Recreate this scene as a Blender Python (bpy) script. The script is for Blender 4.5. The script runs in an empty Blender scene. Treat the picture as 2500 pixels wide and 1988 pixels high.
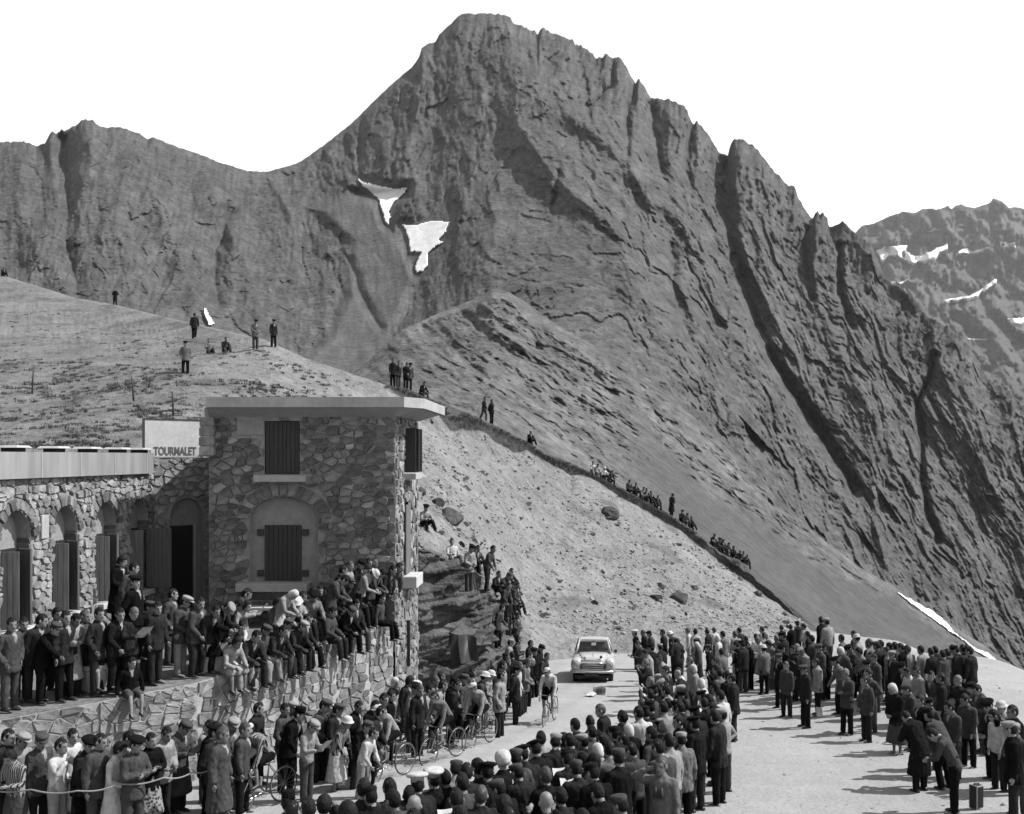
import bpy, bmesh, math, random
import numpy as np
from mathutils import Vector, Matrix, Euler

# ------------------------------------------------------------------ camera, sky, sun, exposure
SC = bpy.context.scene
COL = SC.collection
CZ = 10.0                      # height of the camera above the datum
FOC = 2500.0                   # focal length in image pixels (units of the coordinate tables below)
cam_data = bpy.data.cameras.new('camera')
cam_data.sensor_width = 36.0
cam_data.lens = 36.0
cam_data.shift_x = -141.0 / 2500.0
cam_data.shift_y = 121.0 / 2500.0
cam_data.clip_start = 0.1
cam_data.clip_end = 20000.0
cam = bpy.data.objects.new('camera', cam_data)
cam.location = (0, 0, CZ)
cam.rotation_euler = (math.radians(90), 0, 0)
COL.objects.link(cam)
SC.camera = cam

SUN_EL = math.radians(50)
SUN_AZ = math.radians(83)      # clockwise from +Y: the sun stands to the right, a little beyond the scene
sun_vec = Vector((math.sin(SUN_AZ) * math.cos(SUN_EL), math.cos(SUN_AZ) * math.cos(SUN_EL), math.sin(SUN_EL)))
world = bpy.data.worlds.new('World')
SC.world = world
world.use_nodes = True
wn = world.node_tree
wn.nodes.clear()
sky = wn.nodes.new('ShaderNodeTexSky')
sky.sky_type = 'NISHITA'
sky.sun_disc = False
sky.sun_elevation = SUN_EL
sky.sun_rotation = SUN_AZ
sky.altitude = 2100
sky.air_density = 1.0
sky.dust_density = 2.0
bw = wn.nodes.new('ShaderNodeSeparateColor')    # black-and-white film of the time saw mostly blue light
bg = wn.nodes.new('ShaderNodeBackground')
bg.inputs['Strength'].default_value = 0.15
wo = wn.nodes.new('ShaderNodeOutputWorld')
wn.links.new(sky.outputs['Color'], bw.inputs['Color'])
wn.links.new(bw.outputs['Blue'], bg.inputs['Color'])
wn.links.new(bg.outputs['Background'], wo.inputs['Surface'])
sun_data = bpy.data.lights.new('sun', 'SUN')
sun_data.energy = 5.0
sun_data.angle = math.radians(0.55)
sun_data.color = (1.0, 1.0, 1.0)
sun = bpy.data.objects.new('sun', sun_data)
sun.rotation_euler = sun_vec.to_track_quat('Z', 'Y').to_euler()
sun.location = (60, 30, 90)
COL.objects.link(sun)
SC.view_settings.view_transform = 'Standard'
SC.view_settings.look = 'None'
SC.view_settings.exposure = 1.0
SC.view_settings.gamma = 1.0
SC.cycles.max_bounces = 5
SC.cycles.diffuse_bounces = 3
SC.cycles.volume_bounces = 0

# ------------------------------------------------------------------ helpers
def tag(o, label=None, cat=None, group=None, kind=None):
    if label: o['label'] = label
    if cat: o['category'] = cat
    if group: o['group'] = group
    if kind: o['kind'] = kind
    return o

def empty(name, loc=(0, 0, 0), rz=0.0, parent=None):
    o = bpy.data.objects.new(name, None)
    o.empty_display_size = 0.2
    o.location = loc
    o.rotation_euler = (0, 0, rz)
    COL.objects.link(o)
    if parent: o.parent = parent
    return o

def link(name, me, mats, parent=None, loc=None, rot=None, smooth=False):
    if not isinstance(mats, (list, tuple)): mats = [mats]
    if not me.materials:
        for m in mats: me.materials.append(m)
    o = bpy.data.objects.new(name, me)
    COL.objects.link(o)
    if parent: o.parent = parent
    if loc is not None: o.location = loc
    if rot is not None: o.rotation_euler = rot
    if smooth: me.shade_smooth()
    return o

def grid_mesh(name, P, smooth=True):
    """P: (rows, cols, 3) array -> quad sheet"""
    r, c, _ = P.shape
    me = bpy.data.meshes.new(name)
    me.vertices.add(r * c)
    me.vertices.foreach_set('co', P.reshape(-1).astype(np.float32))
    i = np.arange((r - 1) * c).reshape(r - 1, c)[:, :-1].reshape(-1)
    q = np.stack([i, i + 1, i + c + 1, i + c], 1)
    n = len(q)
    me.loops.add(n * 4)
    me.loops.foreach_set('vertex_index', q.reshape(-1).astype(np.int32))
    me.polygons.add(n)
    me.polygons.foreach_set('loop_start', np.arange(0, n * 4, 4, dtype=np.int32))
    me.polygons.foreach_set('loop_total', np.full(n, 4, dtype=np.int32))
    me.update(calc_edges=True)
    if smooth: me.shade_smooth()
    return me

def float_attr(me, name, vals):
    a = me.attributes.new(name, 'FLOAT', 'POINT')
    a.data.foreach_set('value', np.asarray(vals, dtype=np.float32).reshape(-1))

class MB:
    """collects boxes, bars, tubes and prisms into one mesh"""
    def __init__(self): self.v = []; self.f = []; self.m = []
    def add(self, vs, fs, mi=0):
        b = len(self.v)
        self.v += [tuple(p) for p in vs]
        self.f += [tuple(b + i for i in f) for f in fs]
        self.m += [mi] * len(fs)
    def box(self, c, s, rz=0.0, mi=0, taper=1.0):
        cx, cy, cz = c; sx, sy, sz = s[0] / 2, s[1] / 2, s[2] / 2
        co, si = math.cos(rz), math.sin(rz)
        vs = []
        for dz, t in ((-sz, 1.0), (sz, taper)):
            for dx, dy in ((-sx, -sy), (sx, -sy), (sx, sy), (-sx, sy)):
                dx *= t; dy *= t
                vs.append((cx + dx * co - dy * si, cy + dx * si + dy * co, cz + dz))
        self.add(vs, [(3, 2, 1, 0), (4, 5, 6, 7), (0, 1, 5, 4), (1, 2, 6, 5), (2, 3, 7, 6), (3, 0, 4, 7)], mi)
        return self
    def tube(self, pts, rad, n=8, mi=0, closed=False, caps=True):
        pts = [Vector(p) for p in pts]
        rads = rad if isinstance(rad, (list, tuple)) else [rad] * len(pts)
        rings = []
        N = len(pts)
        up = None
        for i, p in enumerate(pts):
            a = pts[(i - 1) % N] if (closed or i > 0) else p
            b = pts[(i + 1) % N] if (closed or i < N - 1) else p
            t = (b - a).normalized()
            if up is None:
                up = t.orthogonal().normalized()
            else:
                up = (up - t * up.dot(t))
                up = up.normalized() if up.length > 1e-6 else t.orthogonal().normalized()
            w = t.cross(up)
            rings.append([p + (up * math.cos(2 * math.pi * k / n) + w * math.sin(2 * math.pi * k / n)) * rads[i] for k in range(n)])
        vs = [q for r in rings for q in r]
        fs = []
        for i in range(N if closed else N - 1):
            j = (i + 1) % N
            for k in range(n):
                k2 = (k + 1) % n
                fs.append((i * n + k, i * n + k2, j * n + k2, j * n + k))
        if caps and not closed:
            fs.append(tuple(range(n - 1, -1, -1)))
            fs.append(tuple((N - 1) * n + k for k in range(n)))
        self.add(vs, fs, mi)
        return self
    def loft(self, rings, mi=0, caps=True):
        """rings: list of equal-length vertex loops"""
        n = len(rings[0]); vs = [q for r in rings for q in r]; fs = []
        for i in range(len(rings) - 1):
            for k in range(n):
                k2 = (k + 1) % n
                fs.append((i * n + k, i * n + k2, (i + 1) * n + k2, (i + 1) * n + k))
        if caps:
            fs.append(tuple(range(n - 1, -1, -1)))
            fs.append(tuple((len(rings) - 1) * n + k for k in range(n)))
        self.add(vs, fs, mi)
        return self
    def mesh(self, name, smooth=False):
        me = bpy.data.meshes.new(name)
        me.from_pydata(self.v, [], self.f)
        if any(self.m): me.polygons.foreach_set('material_index', self.m)
        me.update()
        if smooth: me.shade_smooth()
        return me
    def build(self, name, mats, parent=None, smooth=False, loc=None, rot=None, bevel=0.0):
        me = self.mesh(name, smooth)
        o = link(name, me, mats, parent, loc, rot)
        if bevel > 0:
            bm = bmesh.new(); bm.from_mesh(me)
            bmesh.ops.bevel(bm, geom=bm.edges[:], offset=bevel, segments=1, affect='EDGES', clamp_overlap=True)
            bm.to_mesh(me); bm.free()
        return o

# ---- procedural grey materials
MATS = {}
def mat(name, val, rough=0.85, var=0.0, scale=3.0, bump=0.0, bscale=20.0, spec=0.3, detail=6.0, stretch=None, metal=0.0, coords='Object', var2=0.0, scale2=0.4):
    if name in MATS: return MATS[name]
    m = bpy.data.materials.new(name); m.use_nodes = True
    nt = m.node_tree; b = nt.nodes['Principled BSDF']
    b.inputs['Roughness'].default_value = rough
    b.inputs['Specular IOR Level'].default_value = spec
    b.inputs['Metallic'].default_value = metal
    b.inputs['Base Color'].default_value = (val, val, val, 1)
    tc = nt.nodes.new('ShaderNodeTexCoord'); src = tc.outputs[coords]
    if stretch:
        mp = nt.nodes.new('ShaderNodeMapping'); mp.inputs['Scale'].default_value = stretch
        nt.links.new(src, mp.inputs['Vector']); src = mp.outputs['Vector']
    if var > 0 or var2 > 0:
        last = None
        for v_, s_ in ((var, scale), (var2, scale2)):
            if v_ <= 0: continue
            nz = nt.nodes.new('ShaderNodeTexNoise'); nz.inputs['Scale'].default_value = s_; nz.inputs['Detail'].default_value = detail
            nt.links.new(src, nz.inputs['Vector'])
            mr = nt.nodes.new('ShaderNodeMapRange')
            mr.inputs['From Min'].default_value = 0.3; mr.inputs['From Max'].default_value = 0.7
            mr.inputs['To Min'].default_value = 1 - v_; mr.inputs['To Max'].default_value = 1 + v_
            nt.links.new(nz.outputs['Fac'], mr.inputs['Value'])
            if last is None: last = mr.outputs['Result']
            else:
                mm = nt.nodes.new('ShaderNodeMath'); mm.operation = 'MULTIPLY'
                nt.links.new(last, mm.inputs[0]); nt.links.new(mr.outputs['Result'], mm.inputs[1]); last = mm.outputs[0]
        mu = nt.nodes.new('ShaderNodeMath'); mu.operation = 'MULTIPLY'; mu.inputs[1].default_value = val; mu.use_clamp = True
        nt.links.new(last, mu.inputs[0]); nt.links.new(mu.outputs[0], b.inputs['Base Color'])
    if bump > 0:
        nb = nt.nodes.new('ShaderNodeTexNoise'); nb.inputs['Scale'].default_value = bscale; nb.inputs['Detail'].default_value = 5.0
        nt.links.new(src, nb.inputs['Vector'])
        bp = nt.nodes.new('ShaderNodeBump'); bp.inputs['Strength'].default_value = min(1.0, bump); bp.inputs['Distance'].default_value = 0.02 if bump <= 1 else 0.02 * bump
        nt.links.new(nb.outputs['Fac'], bp.inputs['Height']); nt.links.new(bp.outputs['Normal'], b.inputs['Normal'])
    MATS[name] = m
    return m

def terrain_mat(name, lo, hi, scales, bumps, attr=None, attr_val=None, contrast=(0.35, 0.65), rough=0.95, stretch=None, speck=None, ridge=False, streak=None):
    """rock/soil: colour from noise of several sizes between two greys, relief from several bumps (size in metres, depth in metres)"""
    m = bpy.data.materials.new(name); m.use_nodes = True
    nt = m.node_tree; b = nt.nodes['Principled BSDF']
    b.inputs['Roughness'].default_value = rough; b.inputs['Specular IOR Level'].default_value = 0.15
    tc = nt.nodes.new('ShaderNodeTexCoord'); src = tc.outputs['Object']
    if stretch:
        mp = nt.nodes.new('ShaderNodeMapping'); mp.inputs['Scale'].default_value = stretch
        nt.links.new(src, mp.inputs['Vector']); src = mp.outputs['Vector']
    acc = None
    for sz, w in scales:
        nz = nt.nodes.new('ShaderNodeTexNoise'); nz.inputs['Scale'].default_value = 1.0 / sz; nz.inputs['Detail'].default_value = 5; nz.inputs['Roughness'].default_value = 0.6
        nt.links.new(src, nz.inputs['Vector'])
        mu = nt.nodes.new('ShaderNodeMath'); mu.operation = 'MULTIPLY'; mu.inputs[1].default_value = w
        nt.links.new(nz.outputs['Fac'], mu.inputs[0])
        if acc is None: acc = mu.outputs[0]
        else:
            ad = nt.nodes.new('ShaderNodeMath'); ad.operation = 'ADD'
            nt.links.new(acc, ad.inputs[0]); nt.links.new(mu.outputs[0], ad.inputs[1]); acc = ad.outputs[0]
    tot = sum(w for _, w in scales)
    mr = nt.nodes.new('ShaderNodeMapRange')
    mr.inputs['From Min'].default_value = contrast[0] * tot; mr.inputs['From Max'].default_value = contrast[1] * tot
    mr.inputs['To Min'].default_value = lo; mr.inputs['To Max'].default_value = hi
    nt.links.new(acc, mr.inputs['Value']); out = mr.outputs['Result']
    if speck:
        sz, thr, val = speck
        vz = nt.nodes.new('ShaderNodeTexNoise'); vz.inputs['Scale'].default_value = 1.0 / sz; vz.inputs['Detail'].default_value = 3
        nt.links.new(src, vz.inputs['Vector'])
        r2 = nt.nodes.new('ShaderNodeMapRange'); r2.inputs['From Min'].default_value = thr; r2.inputs['From Max'].default_value = thr + 0.05
        nt.links.new(vz.outputs['Fac'], r2.inputs['Value'])
        mx = nt.nodes.new('ShaderNodeMix'); mx.data_type = 'FLOAT'
        nt.links.new(r2.outputs['Result'], mx.inputs[0]); nt.links.new(out, mx.inputs[2]); mx.inputs[3].default_value = val
        out = mx.outputs[0]
    if attr:
        an = nt.nodes.new('ShaderNodeAttribute'); an.attribute_name = attr
        m2 = nt.nodes.new('ShaderNodeMapRange')
        m2.inputs['From Min'].default_value = contrast[0] * tot; m2.inputs['From Max'].default_value = contrast[1] * tot
        m2.inputs['To Min'].default_value = attr_val[0]; m2.inputs['To Max'].default_value = attr_val[1]
        nt.links.new(acc, m2.inputs['Value'])
        mx = nt.nodes.new('ShaderNodeMix'); mx.data_type = 'FLOAT'
        nt.links.new(an.outputs['Fac'], mx.inputs[0]); nt.links.new(out, mx.inputs[2]); nt.links.new(m2.outputs['Result'], mx.inputs[3])
        out = mx.outputs[0]
    if streak:
        an = nt.nodes.new('ShaderNodeAttribute'); an.attribute_name = streak[0]
        m3 = nt.nodes.new('ShaderNodeMapRange'); m3.inputs['To Min'].default_value = streak[1]; m3.inputs['To Max'].default_value = streak[2]
        nt.links.new(an.outputs['Fac'], m3.inputs['Value'])
        mm = nt.nodes.new('ShaderNodeMath'); mm.operation = 'MULTIPLY'
        nt.links.new(out, mm.inputs[0]); nt.links.new(m3.outputs['Result'], mm.inputs[1]); out = mm.outputs[0]
    nt.links.new(out, b.inputs['Base Color'])
    prev = None
    for sz, dep in bumps:
        nb = nt.nodes.new('ShaderNodeTexNoise'); nb.inputs['Scale'].default_value = 1.0 / sz; nb.inputs['Detail'].default_value = 4; nb.inputs['Roughness'].default_value = 0.6
        if ridge: nb.noise_type = 'RIDGED_MULTIFRACTAL'; nb.inputs['Detail'].default_value = 6
        nt.links.new(src, nb.inputs['Vector'])
        bp = nt.nodes.new('ShaderNodeBump'); bp.inputs['Strength'].default_value = 1.0; bp.inputs['Distance'].default_value = dep
        nt.links.new(nb.outputs['Fac'], bp.inputs['Height'])
        if prev: nt.links.new(prev, bp.inputs['Normal'])
        prev = bp.outputs['Normal']
    if prev: nt.links.new(prev, b.inputs['Normal'])
    MATS[name] = m
    return m

# ------------------------------------------------------------------ noise
_perm = np.random.RandomState(7).permutation(1024)
def _h(ix, iy, iz): return _perm[(_perm[(_perm[ix & 1023] + iy) & 1023] + iz) & 1023]
_g = np.random.RandomState(11).normal(size=(1024, 3)); _g /= np.linalg.norm(_g, axis=1)[:, None]
def noise3(x, y, z):
    x = np.asarray(x, float); y = np.asarray(y, float) + 0 * x; z = np.asarray(z, float) + 0 * x
    xi = np.floor(x).astype(int); yi = np.floor(y).astype(int); zi = np.floor(z).astype(int)
    xf = x - xi; yf = y - yi; zf = z - zi
    u = xf * xf * xf * (xf * (xf * 6 - 15) + 10); v = yf * yf * yf * (yf * (yf * 6 - 15) + 10); w = zf * zf * zf * (zf * (zf * 6 - 15) + 10)
    out = 0
    for dx in (0, 1):
        for dy in (0, 1):
            for dz in (0, 1):
                g = _g[_h(xi + dx, yi + dy, zi + dz)]
                d = g[..., 0] * (xf - dx) + g[..., 1] * (yf - dy) + g[..., 2] * (zf - dz)
                out = out + d * (u if dx else 1 - u) * (v if dy else 1 - v) * (w if dz else 1 - w)
    return out * 1.6
def fbm(x, y, z=0.0, oct=5, gain=0.5):
    a = 1.0; t = 0; s = 0; f = 1.0
    for i in range(oct):
        t = t + a * noise3(x * f + 17.3 * i, y * f + 5.1 * i, np.asarray(z) * f + 9.7 * i); s += a; a *= gain; f *= 2.03
    return t / s
def ridged(x, y, z=0.0, oct=5, gain=0.55):
    a = 1.0; t = 0; s = 0; f = 1.0
    for i in range(oct):
        n = 1 - np.abs(noise3(x * f + 7.3 * i, y * f + 3.1 * i, np.asarray(z) * f + 2.7 * i)) * 1.8
        t = t + a * n; s += a; a *= gain; f *= 2.05
    return t / s
_wr = np.random.RandomState(23).uniform(size=(1024, 6))
def plates(x, y, seed=0, tilt=1.0):
    """broken rock: every cell is a slab with a tilt and a step of its own"""
    x = np.asarray(x, float); y = np.asarray(y, float)
    xi = np.floor(x).astype(int); yi = np.floor(y).astype(int)
    best = np.full(x.shape, 9.0); val = np.zeros(x.shape)
    for dx in (-1, 0, 1):
        for dy in (-1, 0, 1):
            h = _h(xi + dx, yi + dy, np.full(xi.shape, seed)); r = _wr[h]
            px, py = xi + dx + r[..., 0], yi + dy + r[..., 1]
            ox, oy = x - px, y - py; d = ox * ox + oy * oy
            v = (r[..., 2] - .5) + tilt * ((r[..., 3] - .5) * ox * 2.2 + (r[..., 4] - .5) * oy * 1.4)
            m = d < best
            best = np.where(m, d, best); val = np.where(m, v, val)
    return val
def smooth(a, b, x):
    t = np.clip((x - a) / (b - a), 0, 1); return t * t * (3 - 2 * t)
def poly_dist(U, V, pts):
    """distance to a polyline and the side it lies on (+ right of the downward line)"""
    best = np.full(U.shape, 1e9); side = np.zeros(U.shape); par = np.zeros(U.shape)
    n = len(pts) - 1
    for i in range(n):
        (x0, y0), (x1, y1) = pts[i], pts[i + 1]
        dx, dy = x1 - x0, y1 - y0; L2 = dx * dx + dy * dy
        t = np.clip(((U - x0) * dx + (V - y0) * dy) / L2, 0, 1)
        px, py = U - (x0 + t * dx), V - (y0 + t * dy)
        d = np.hypot(px, py)
        m = d < best
        best = np.where(m, d, best)
        side = np.where(m, np.sign(px * dy - py * dx), side)
        par = np.where(m, (i + t) / n, par)
    return best, side, par

# ------------------------------------------------------------------ the place in image coordinates
# image pixels (right, down) on a 2500-wide frame, estimated distances along +Y in metres
U0, V0 = 1391.0, 1115.0
def pos(u, v, Y): return ((u - U0) / FOC * Y, Y, CZ + (V0 - v) / FOC * Y)
def road_z(Y): return CZ - 4.62 - 0.1 * Y
def terrace_z(Y): return CZ - 4.85 + 0.051 * (np.minimum(Y, 27.5) - 18.7)
def tab(rows):
    a = np.array(rows, float)
    return lambda u, k: np.interp(u, a[:, 0], a[:, k])

# hillside: image column, foot (v,Y), crag top (v,Y), turf edge (v,Y), skyline (v,Y)
HILL = tab([
 (-150, 1150, 33, 1080, 36, 860, 64, 640, 118),
 (0,    1150, 33, 1080, 36, 880, 60, 671, 110),
 (81,   1150, 33, 1080, 36, 885, 58, 695, 106),
 (182,  1150, 33, 1080, 36, 890, 56, 727, 100),
 (290,  1150, 33, 1080, 36, 895, 54, 746, 92),
 (400,  1150, 33, 1080, 36, 905, 51, 774, 80),
 (526,  1150, 33, 1080, 36, 915, 51, 802, 68),
 (646,  1280, 33, 1120, 37, 940, 51, 830, 61),
 (747,  1330, 33, 1180, 37, 960, 53, 875, 60),
 (887,  1450, 33, 1260, 37, 985, 57, 922, 61),
 (944,  1560, 33, 1300, 36, 957, 61, 941, 62),
 (990,  1700, 33.5, 1320, 34.6, 974, 62.5, 948, 63.5),
 (1014, 1700, 34, 1326, 35.0, 979, 63, 958, 64.5),
 (1046, 1700, 34.5, 1338, 35.6, 996, 64, 972, 66),
 (1075, 1700, 35, 1348, 36.2, 1019, 65, 982, 67),
 (1101, 1695, 35.6, 1375, 36.8, 1054, 65.5, 993, 68.5),
 (1133, 1690, 36.4, 1396, 37.7, 1051, 67, 1006, 69.5),
 (1177, 1680, 37.6, 1424, 39.0, 1054, 69, 1025, 71),
 (1215, 1668, 39, 1462, 40.7, 1083, 70, 1041, 72),
 (1256, 1655, 41, 1530, 44, 1108, 71, 1062, 73),
 (1285, 1642, 43, 1575, 45.5, 1101, 72, 1077, 73.3),
 (1332, 1622, 46, 1570, 48.5, 1124, 72.5, 1108, 73.6),
 (1367, 1616, 46.8, 1560, 49.3, 1148, 73, 1122, 74.4),
 (1396, 1613, 47.2, 1555, 49.8, 1162, 73, 1131, 75),
 (1419, 1610, 47.6, 1552, 50.2, 1159, 74, 1142, 75.2),
 (1463, 1607, 48, 1548, 50.6, 1178, 74.5, 1164, 75.6),
 (1515, 1604, 48.6, 1550, 51.2, 1215, 75, 1190, 76.4),
 (1585, 1602, 49.2, 1556, 51.8, 1252, 75.5, 1225, 77),
 (1662, 1600, 50, 1560, 52.6, 1296, 76, 1274, 77.4),
 (1736, 1598, 51, 1562, 53.6, 1355, 76.5, 1327, 78),
 (1785, 1596, 52, 1566, 54.6, 1392, 76.5, 1359, 78),
 (1820, 1594, 53, 1568, 55.6, 1416, 76, 1377, 77.6),
 (1855, 1592, 54, 1570, 56.6, 1444, 75, 1421, 76),
 (1907, 1588, 56, 1572, 58.6, 1482, 73, 1459, 74),
 (1960, 1588, 58, 1576, 60.6, 1520, 72, 1506, 73),
 (2010, 1600, 60, 1590, 62, 1560, 71, 1550, 72),
 (2060, 1620, 60, 1610, 62, 1590, 70, 1580, 71),
])
def hill_Y(u, v):
    """distance of the hillside at an image point (scalar), used to stand people on it"""
    vs = [float(HILL(u, k)) for k in (1, 3, 5, 7)]; ys = [float(HILL(u, k)) for k in (2, 4, 6, 8)]
    return float(np.interp(-v, [-x for x in vs], ys))
SPUR = tab([   # image column, foot (v,Y), skyline (v,Y)
 (560, 990, 82, 935, 150), (760, 1000, 82, 925, 170), (860, 1010, 82, 912, 190), (900, 1015, 84, 880, 200), (980, 1025, 86, 806, 215),
 (1073, 1050, 90, 764, 225), (1167, 1080, 92, 727, 228), (1202, 1090, 93, 706, 228), (1242, 1110, 94, 713, 226), (1284, 1130, 95, 738, 222),
 (1354, 1160, 96, 790, 216), (1400, 1190, 97, 815, 212), (1466, 1220, 98, 852, 208), (1517, 1250, 98, 880, 206), (1587, 1290, 98, 927, 204),
 (1640, 1330, 98, 968, 202), (1740, 1400, 98, 1060, 200), (1833, 1460, 98, 1150, 200), (1920, 1530, 96, 1236, 200), (2000, 1600, 92, 1310, 200), (2100, 1660, 88, 1386, 204),
 (2180, 1700, 86, 1430, 208), (2300, 1760, 84, 1508, 214), (2454, 1820, 82, 1612, 220), (2560, 1860, 82, 1682, 224), (2760, 1930, 82, 1830, 232)])
SKYLINE = np.array([(-260,352),(-120,340),(0,348),(58,345),(75,352),(88,358),(110,352),(122,326),(130,322),(138,326),(150,316),(158,320),(170,313),(184,306),(192,304),(198,294),(208,291),(217,294),(226,292),(236,305),(250,310),(262,312),(277,309),(297,312),(320,320),(340,326),(360,340),(374,335),(390,342),(441,362),(487,377),(545,400),(603,417),(650,420),(696,408),(725,399),(755,380),(800,348),(864,296),(928,232),(986,180),(1005,165),(1023,140),(1030,117),(1045,107),(1062,104),(1072,85),(1090,67),(1107,52),(1120,38),(1140,32),(1160,35),(1178,32),(1190,35),(1197,31),(1205,36),(1215,34),(1235,37),(1248,45),(1251,57),(1270,62),(1290,71),(1305,76),(1313,84),(1318,70),(1331,70),(1345,80),(1360,85),(1375,89),(1390,95),(1400,100),(1404,108),(1430,118),(1446,132),(1452,140),(1466,141),(1473,141),(1475,133),(1482,136),(1488,136),(1495,144),(1508,141),(1518,148),(1530,165),(1540,185),(1547,200),(1551,205),(1556,195),(1560,193),(1566,200),(1574,212),(1583,232),(1588,243),(1594,241),(1632,243),(1640,250),(1652,250),(1656,258),(1665,256),(1678,270),(1679,282),(1686,293),(1694,302),(1703,297),(1716,312),(1728,328),(1740,350),(1755,371),(1766,376),(1777,381),(1780,365),(1785,350),(1794,340),(1803,338),(1813,339),(1822,348),(1836,354),(1855,372),(1874,396),(1890,418),(1912,438),(1925,454),(1934,456),(1939,455),(1946,475),(1964,508),(1978,526),(1986,533),(1989,518),(1996,515),(2004,524),(2010,520),(2020,535),(2023,550),(2033,556),(2040,552),(2048,546),(2055,537),(2064,546),(2078,562),(2090,570),(2110,586),(2127,600),(2138,625),(2145,642),(2158,668),(2170,687),(2195,700),(2214,711),(2240,742),(2264,771),(2296,790),(2328,806),(2340,820),(2373,855),(2390,890),(2408,920),(2442,944),(2470,965),(2500,990),(2600,1060),(2760,1170)], float)
MASS = tab([   # image column, foot (v,Y), skyline Y
 (-260, 760, 290, 700), (0, 800, 290, 700), (300, 860, 290, 700), (600, 930, 280, 740), (900, 1010, 265, 840), (1000, 960, 280, 890), (1200, 860, 300, 930),
 (1400, 960, 290, 880), (1600, 1080, 280, 800), (1800, 1240, 270, 720), (2000, 1430, 262, 640), (2200, 1600, 256, 560), (2500, 1780, 250, 480), (2760, 1950, 250, 430)])
# ------------------------------------------------------------------ land forms
def sheet_xyz(U, V, Y):
    return np.stack([(U - U0) / FOC * Y, Y, CZ + (V0 - V) / FOC * Y], -1)
def push(P, amt):
    """move a sheet along its own normals"""
    du = np.gradient(P, axis=1); dv = np.gradient(P, axis=0)
    n = np.cross(du, dv); n /= np.linalg.norm(n, axis=-1)[..., None] + 1e-9
    n *= np.sign(n[..., 2:3] + 1e-9)
    return P + n * amt[..., None]
def inside(U, V, poly):
    r = np.zeros(U.shape, bool); n = len(poly)
    for i in range(n):
        (x0, y0), (x1, y1) = poly[i], poly[(i + 1) % n]
        c = ((y0 > V) != (y1 > V)) & (U < (x1 - x0) * (V - y0) / ((y1 - y0) if y1 != y0 else 1e-9) + x0)
        r ^= c
    return r

rock_mat = terrain_mat('mountain_rock', 0.022, 0.068, [(70, 0.6), (16, 0.8), (4, 1.3), (1.6, 1.3)], [(20, 0.5), (6, 0.5), (2.2, 0.45)], attr='scree', attr_val=(0.040, 0.066), contrast=(0.40, 0.60), ridge=True, streak=('streak', .66, 1.34))
spur_mat = terrain_mat('spur_turf_and_scree', 0.028, 0.105, [(26, 1.0), (6, 1.0), (1.5, 0.8)], [(7, 1.2), (2.2, 0.8), (.8, .4)], attr='scree', attr_val=(0.036, 0.056), contrast=(0.36, 0.64), streak=('streak', .7, 1.35))
far_mat = terrain_mat('far_range_rock', 0.02, 0.055, [(260, 1.0), (60, 0.8), (18, 0.5)], [(90, 14.0), (25, 5.0)], contrast=(0.36, 0.64))
bank_mat = terrain_mat('scree_bank', 0.062, 0.165, [(5, 1.0), (1.3, 0.9), (0.35, 1.1), (0.12, 0.8)], [(1.2, 0.25), (0.35, 0.14), (0.12, 0.06)], attr='turf', attr_val=(0.015, 0.065), contrast=(0.38, 0.62), speck=(0.6, 0.66, 0.05))
snow_mat = terrain_mat('old_snow', 0.42, 0.56, [(14, 1.0), (4, 0.6)], [(5, 0.5)])
ground_mat = terrain_mat('dusty_gravel', 0.15, 0.21, [(3.5, 1.0), (0.7, 1.0), (0.22, 0.9), (0.10, 1.0)], [(0.5, 0.04), (0.1, 0.03)], contrast=(0.36, 0.64), speck=(0.16, 0.70, 0.09))
road_mat = terrain_mat('worn_pale_road', 0.145, 0.225, [(4, 1.0), (0.9, 0.9), (0.25, 0.9), (0.1, 0.8)], [(0.5, 0.03), (0.06, 0.015)], contrast=(0.34, 0.66), streak=('track', .80, 1.04))

SNOW_BEDS = [[(868, 432), (890, 447), (930, 455), (965, 462), (998, 458), (990, 474), (962, 497), (950, 520), (956, 533), (948, 552), (940, 545), (932, 520), (925, 493), (905, 472), (883, 455)],
 [(980, 549), (1010, 552), (1045, 541), (1075, 541), (1098, 545), (1088, 570), (1072, 590), (1086, 594), (1062, 606), (1045, 622), (1046, 650), (1034, 666), (1016, 670), (1012, 655), (1020, 632), (1028, 620), (1012, 618), (1000, 620), (998, 590), (990, 568)]]
# --- the great peak and the ridge to its left: one massif
mu = np.arange(-260, 2764, 3.0)
NR = 320
ms = np.linspace(0, 1, NR)
U, S = np.meshgrid(mu, ms)
Vs = np.interp(mu, SKYLINE[:, 0], SKYLINE[:, 1])
Vb = MASS(mu, 1)
def mov0(a, w): return np.convolve(np.pad(a, w // 2, mode='edge'), np.ones(w) / w, mode='valid')[:len(a)]
Vb = mov0(Vb, 61); Vsm = mov0(mov0(Vs, 41), 21)
V = Vb + (Vsm - Vb) * S + (Vs - Vsm) * smooth(0.80, 1.0, S)
Yb = mov0(MASS(mu, 2), 81); Ys = mov0(MASS(mu, 3), 81)
Ysm = Ys
Y = Yb + (Ysm - Yb) * S ** (0.92 + 0.62 * np.exp(-((U - 1490) / 270) ** 2))       # the rock face above the spur stands steep
scree = np.zeros(U.shape)
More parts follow.
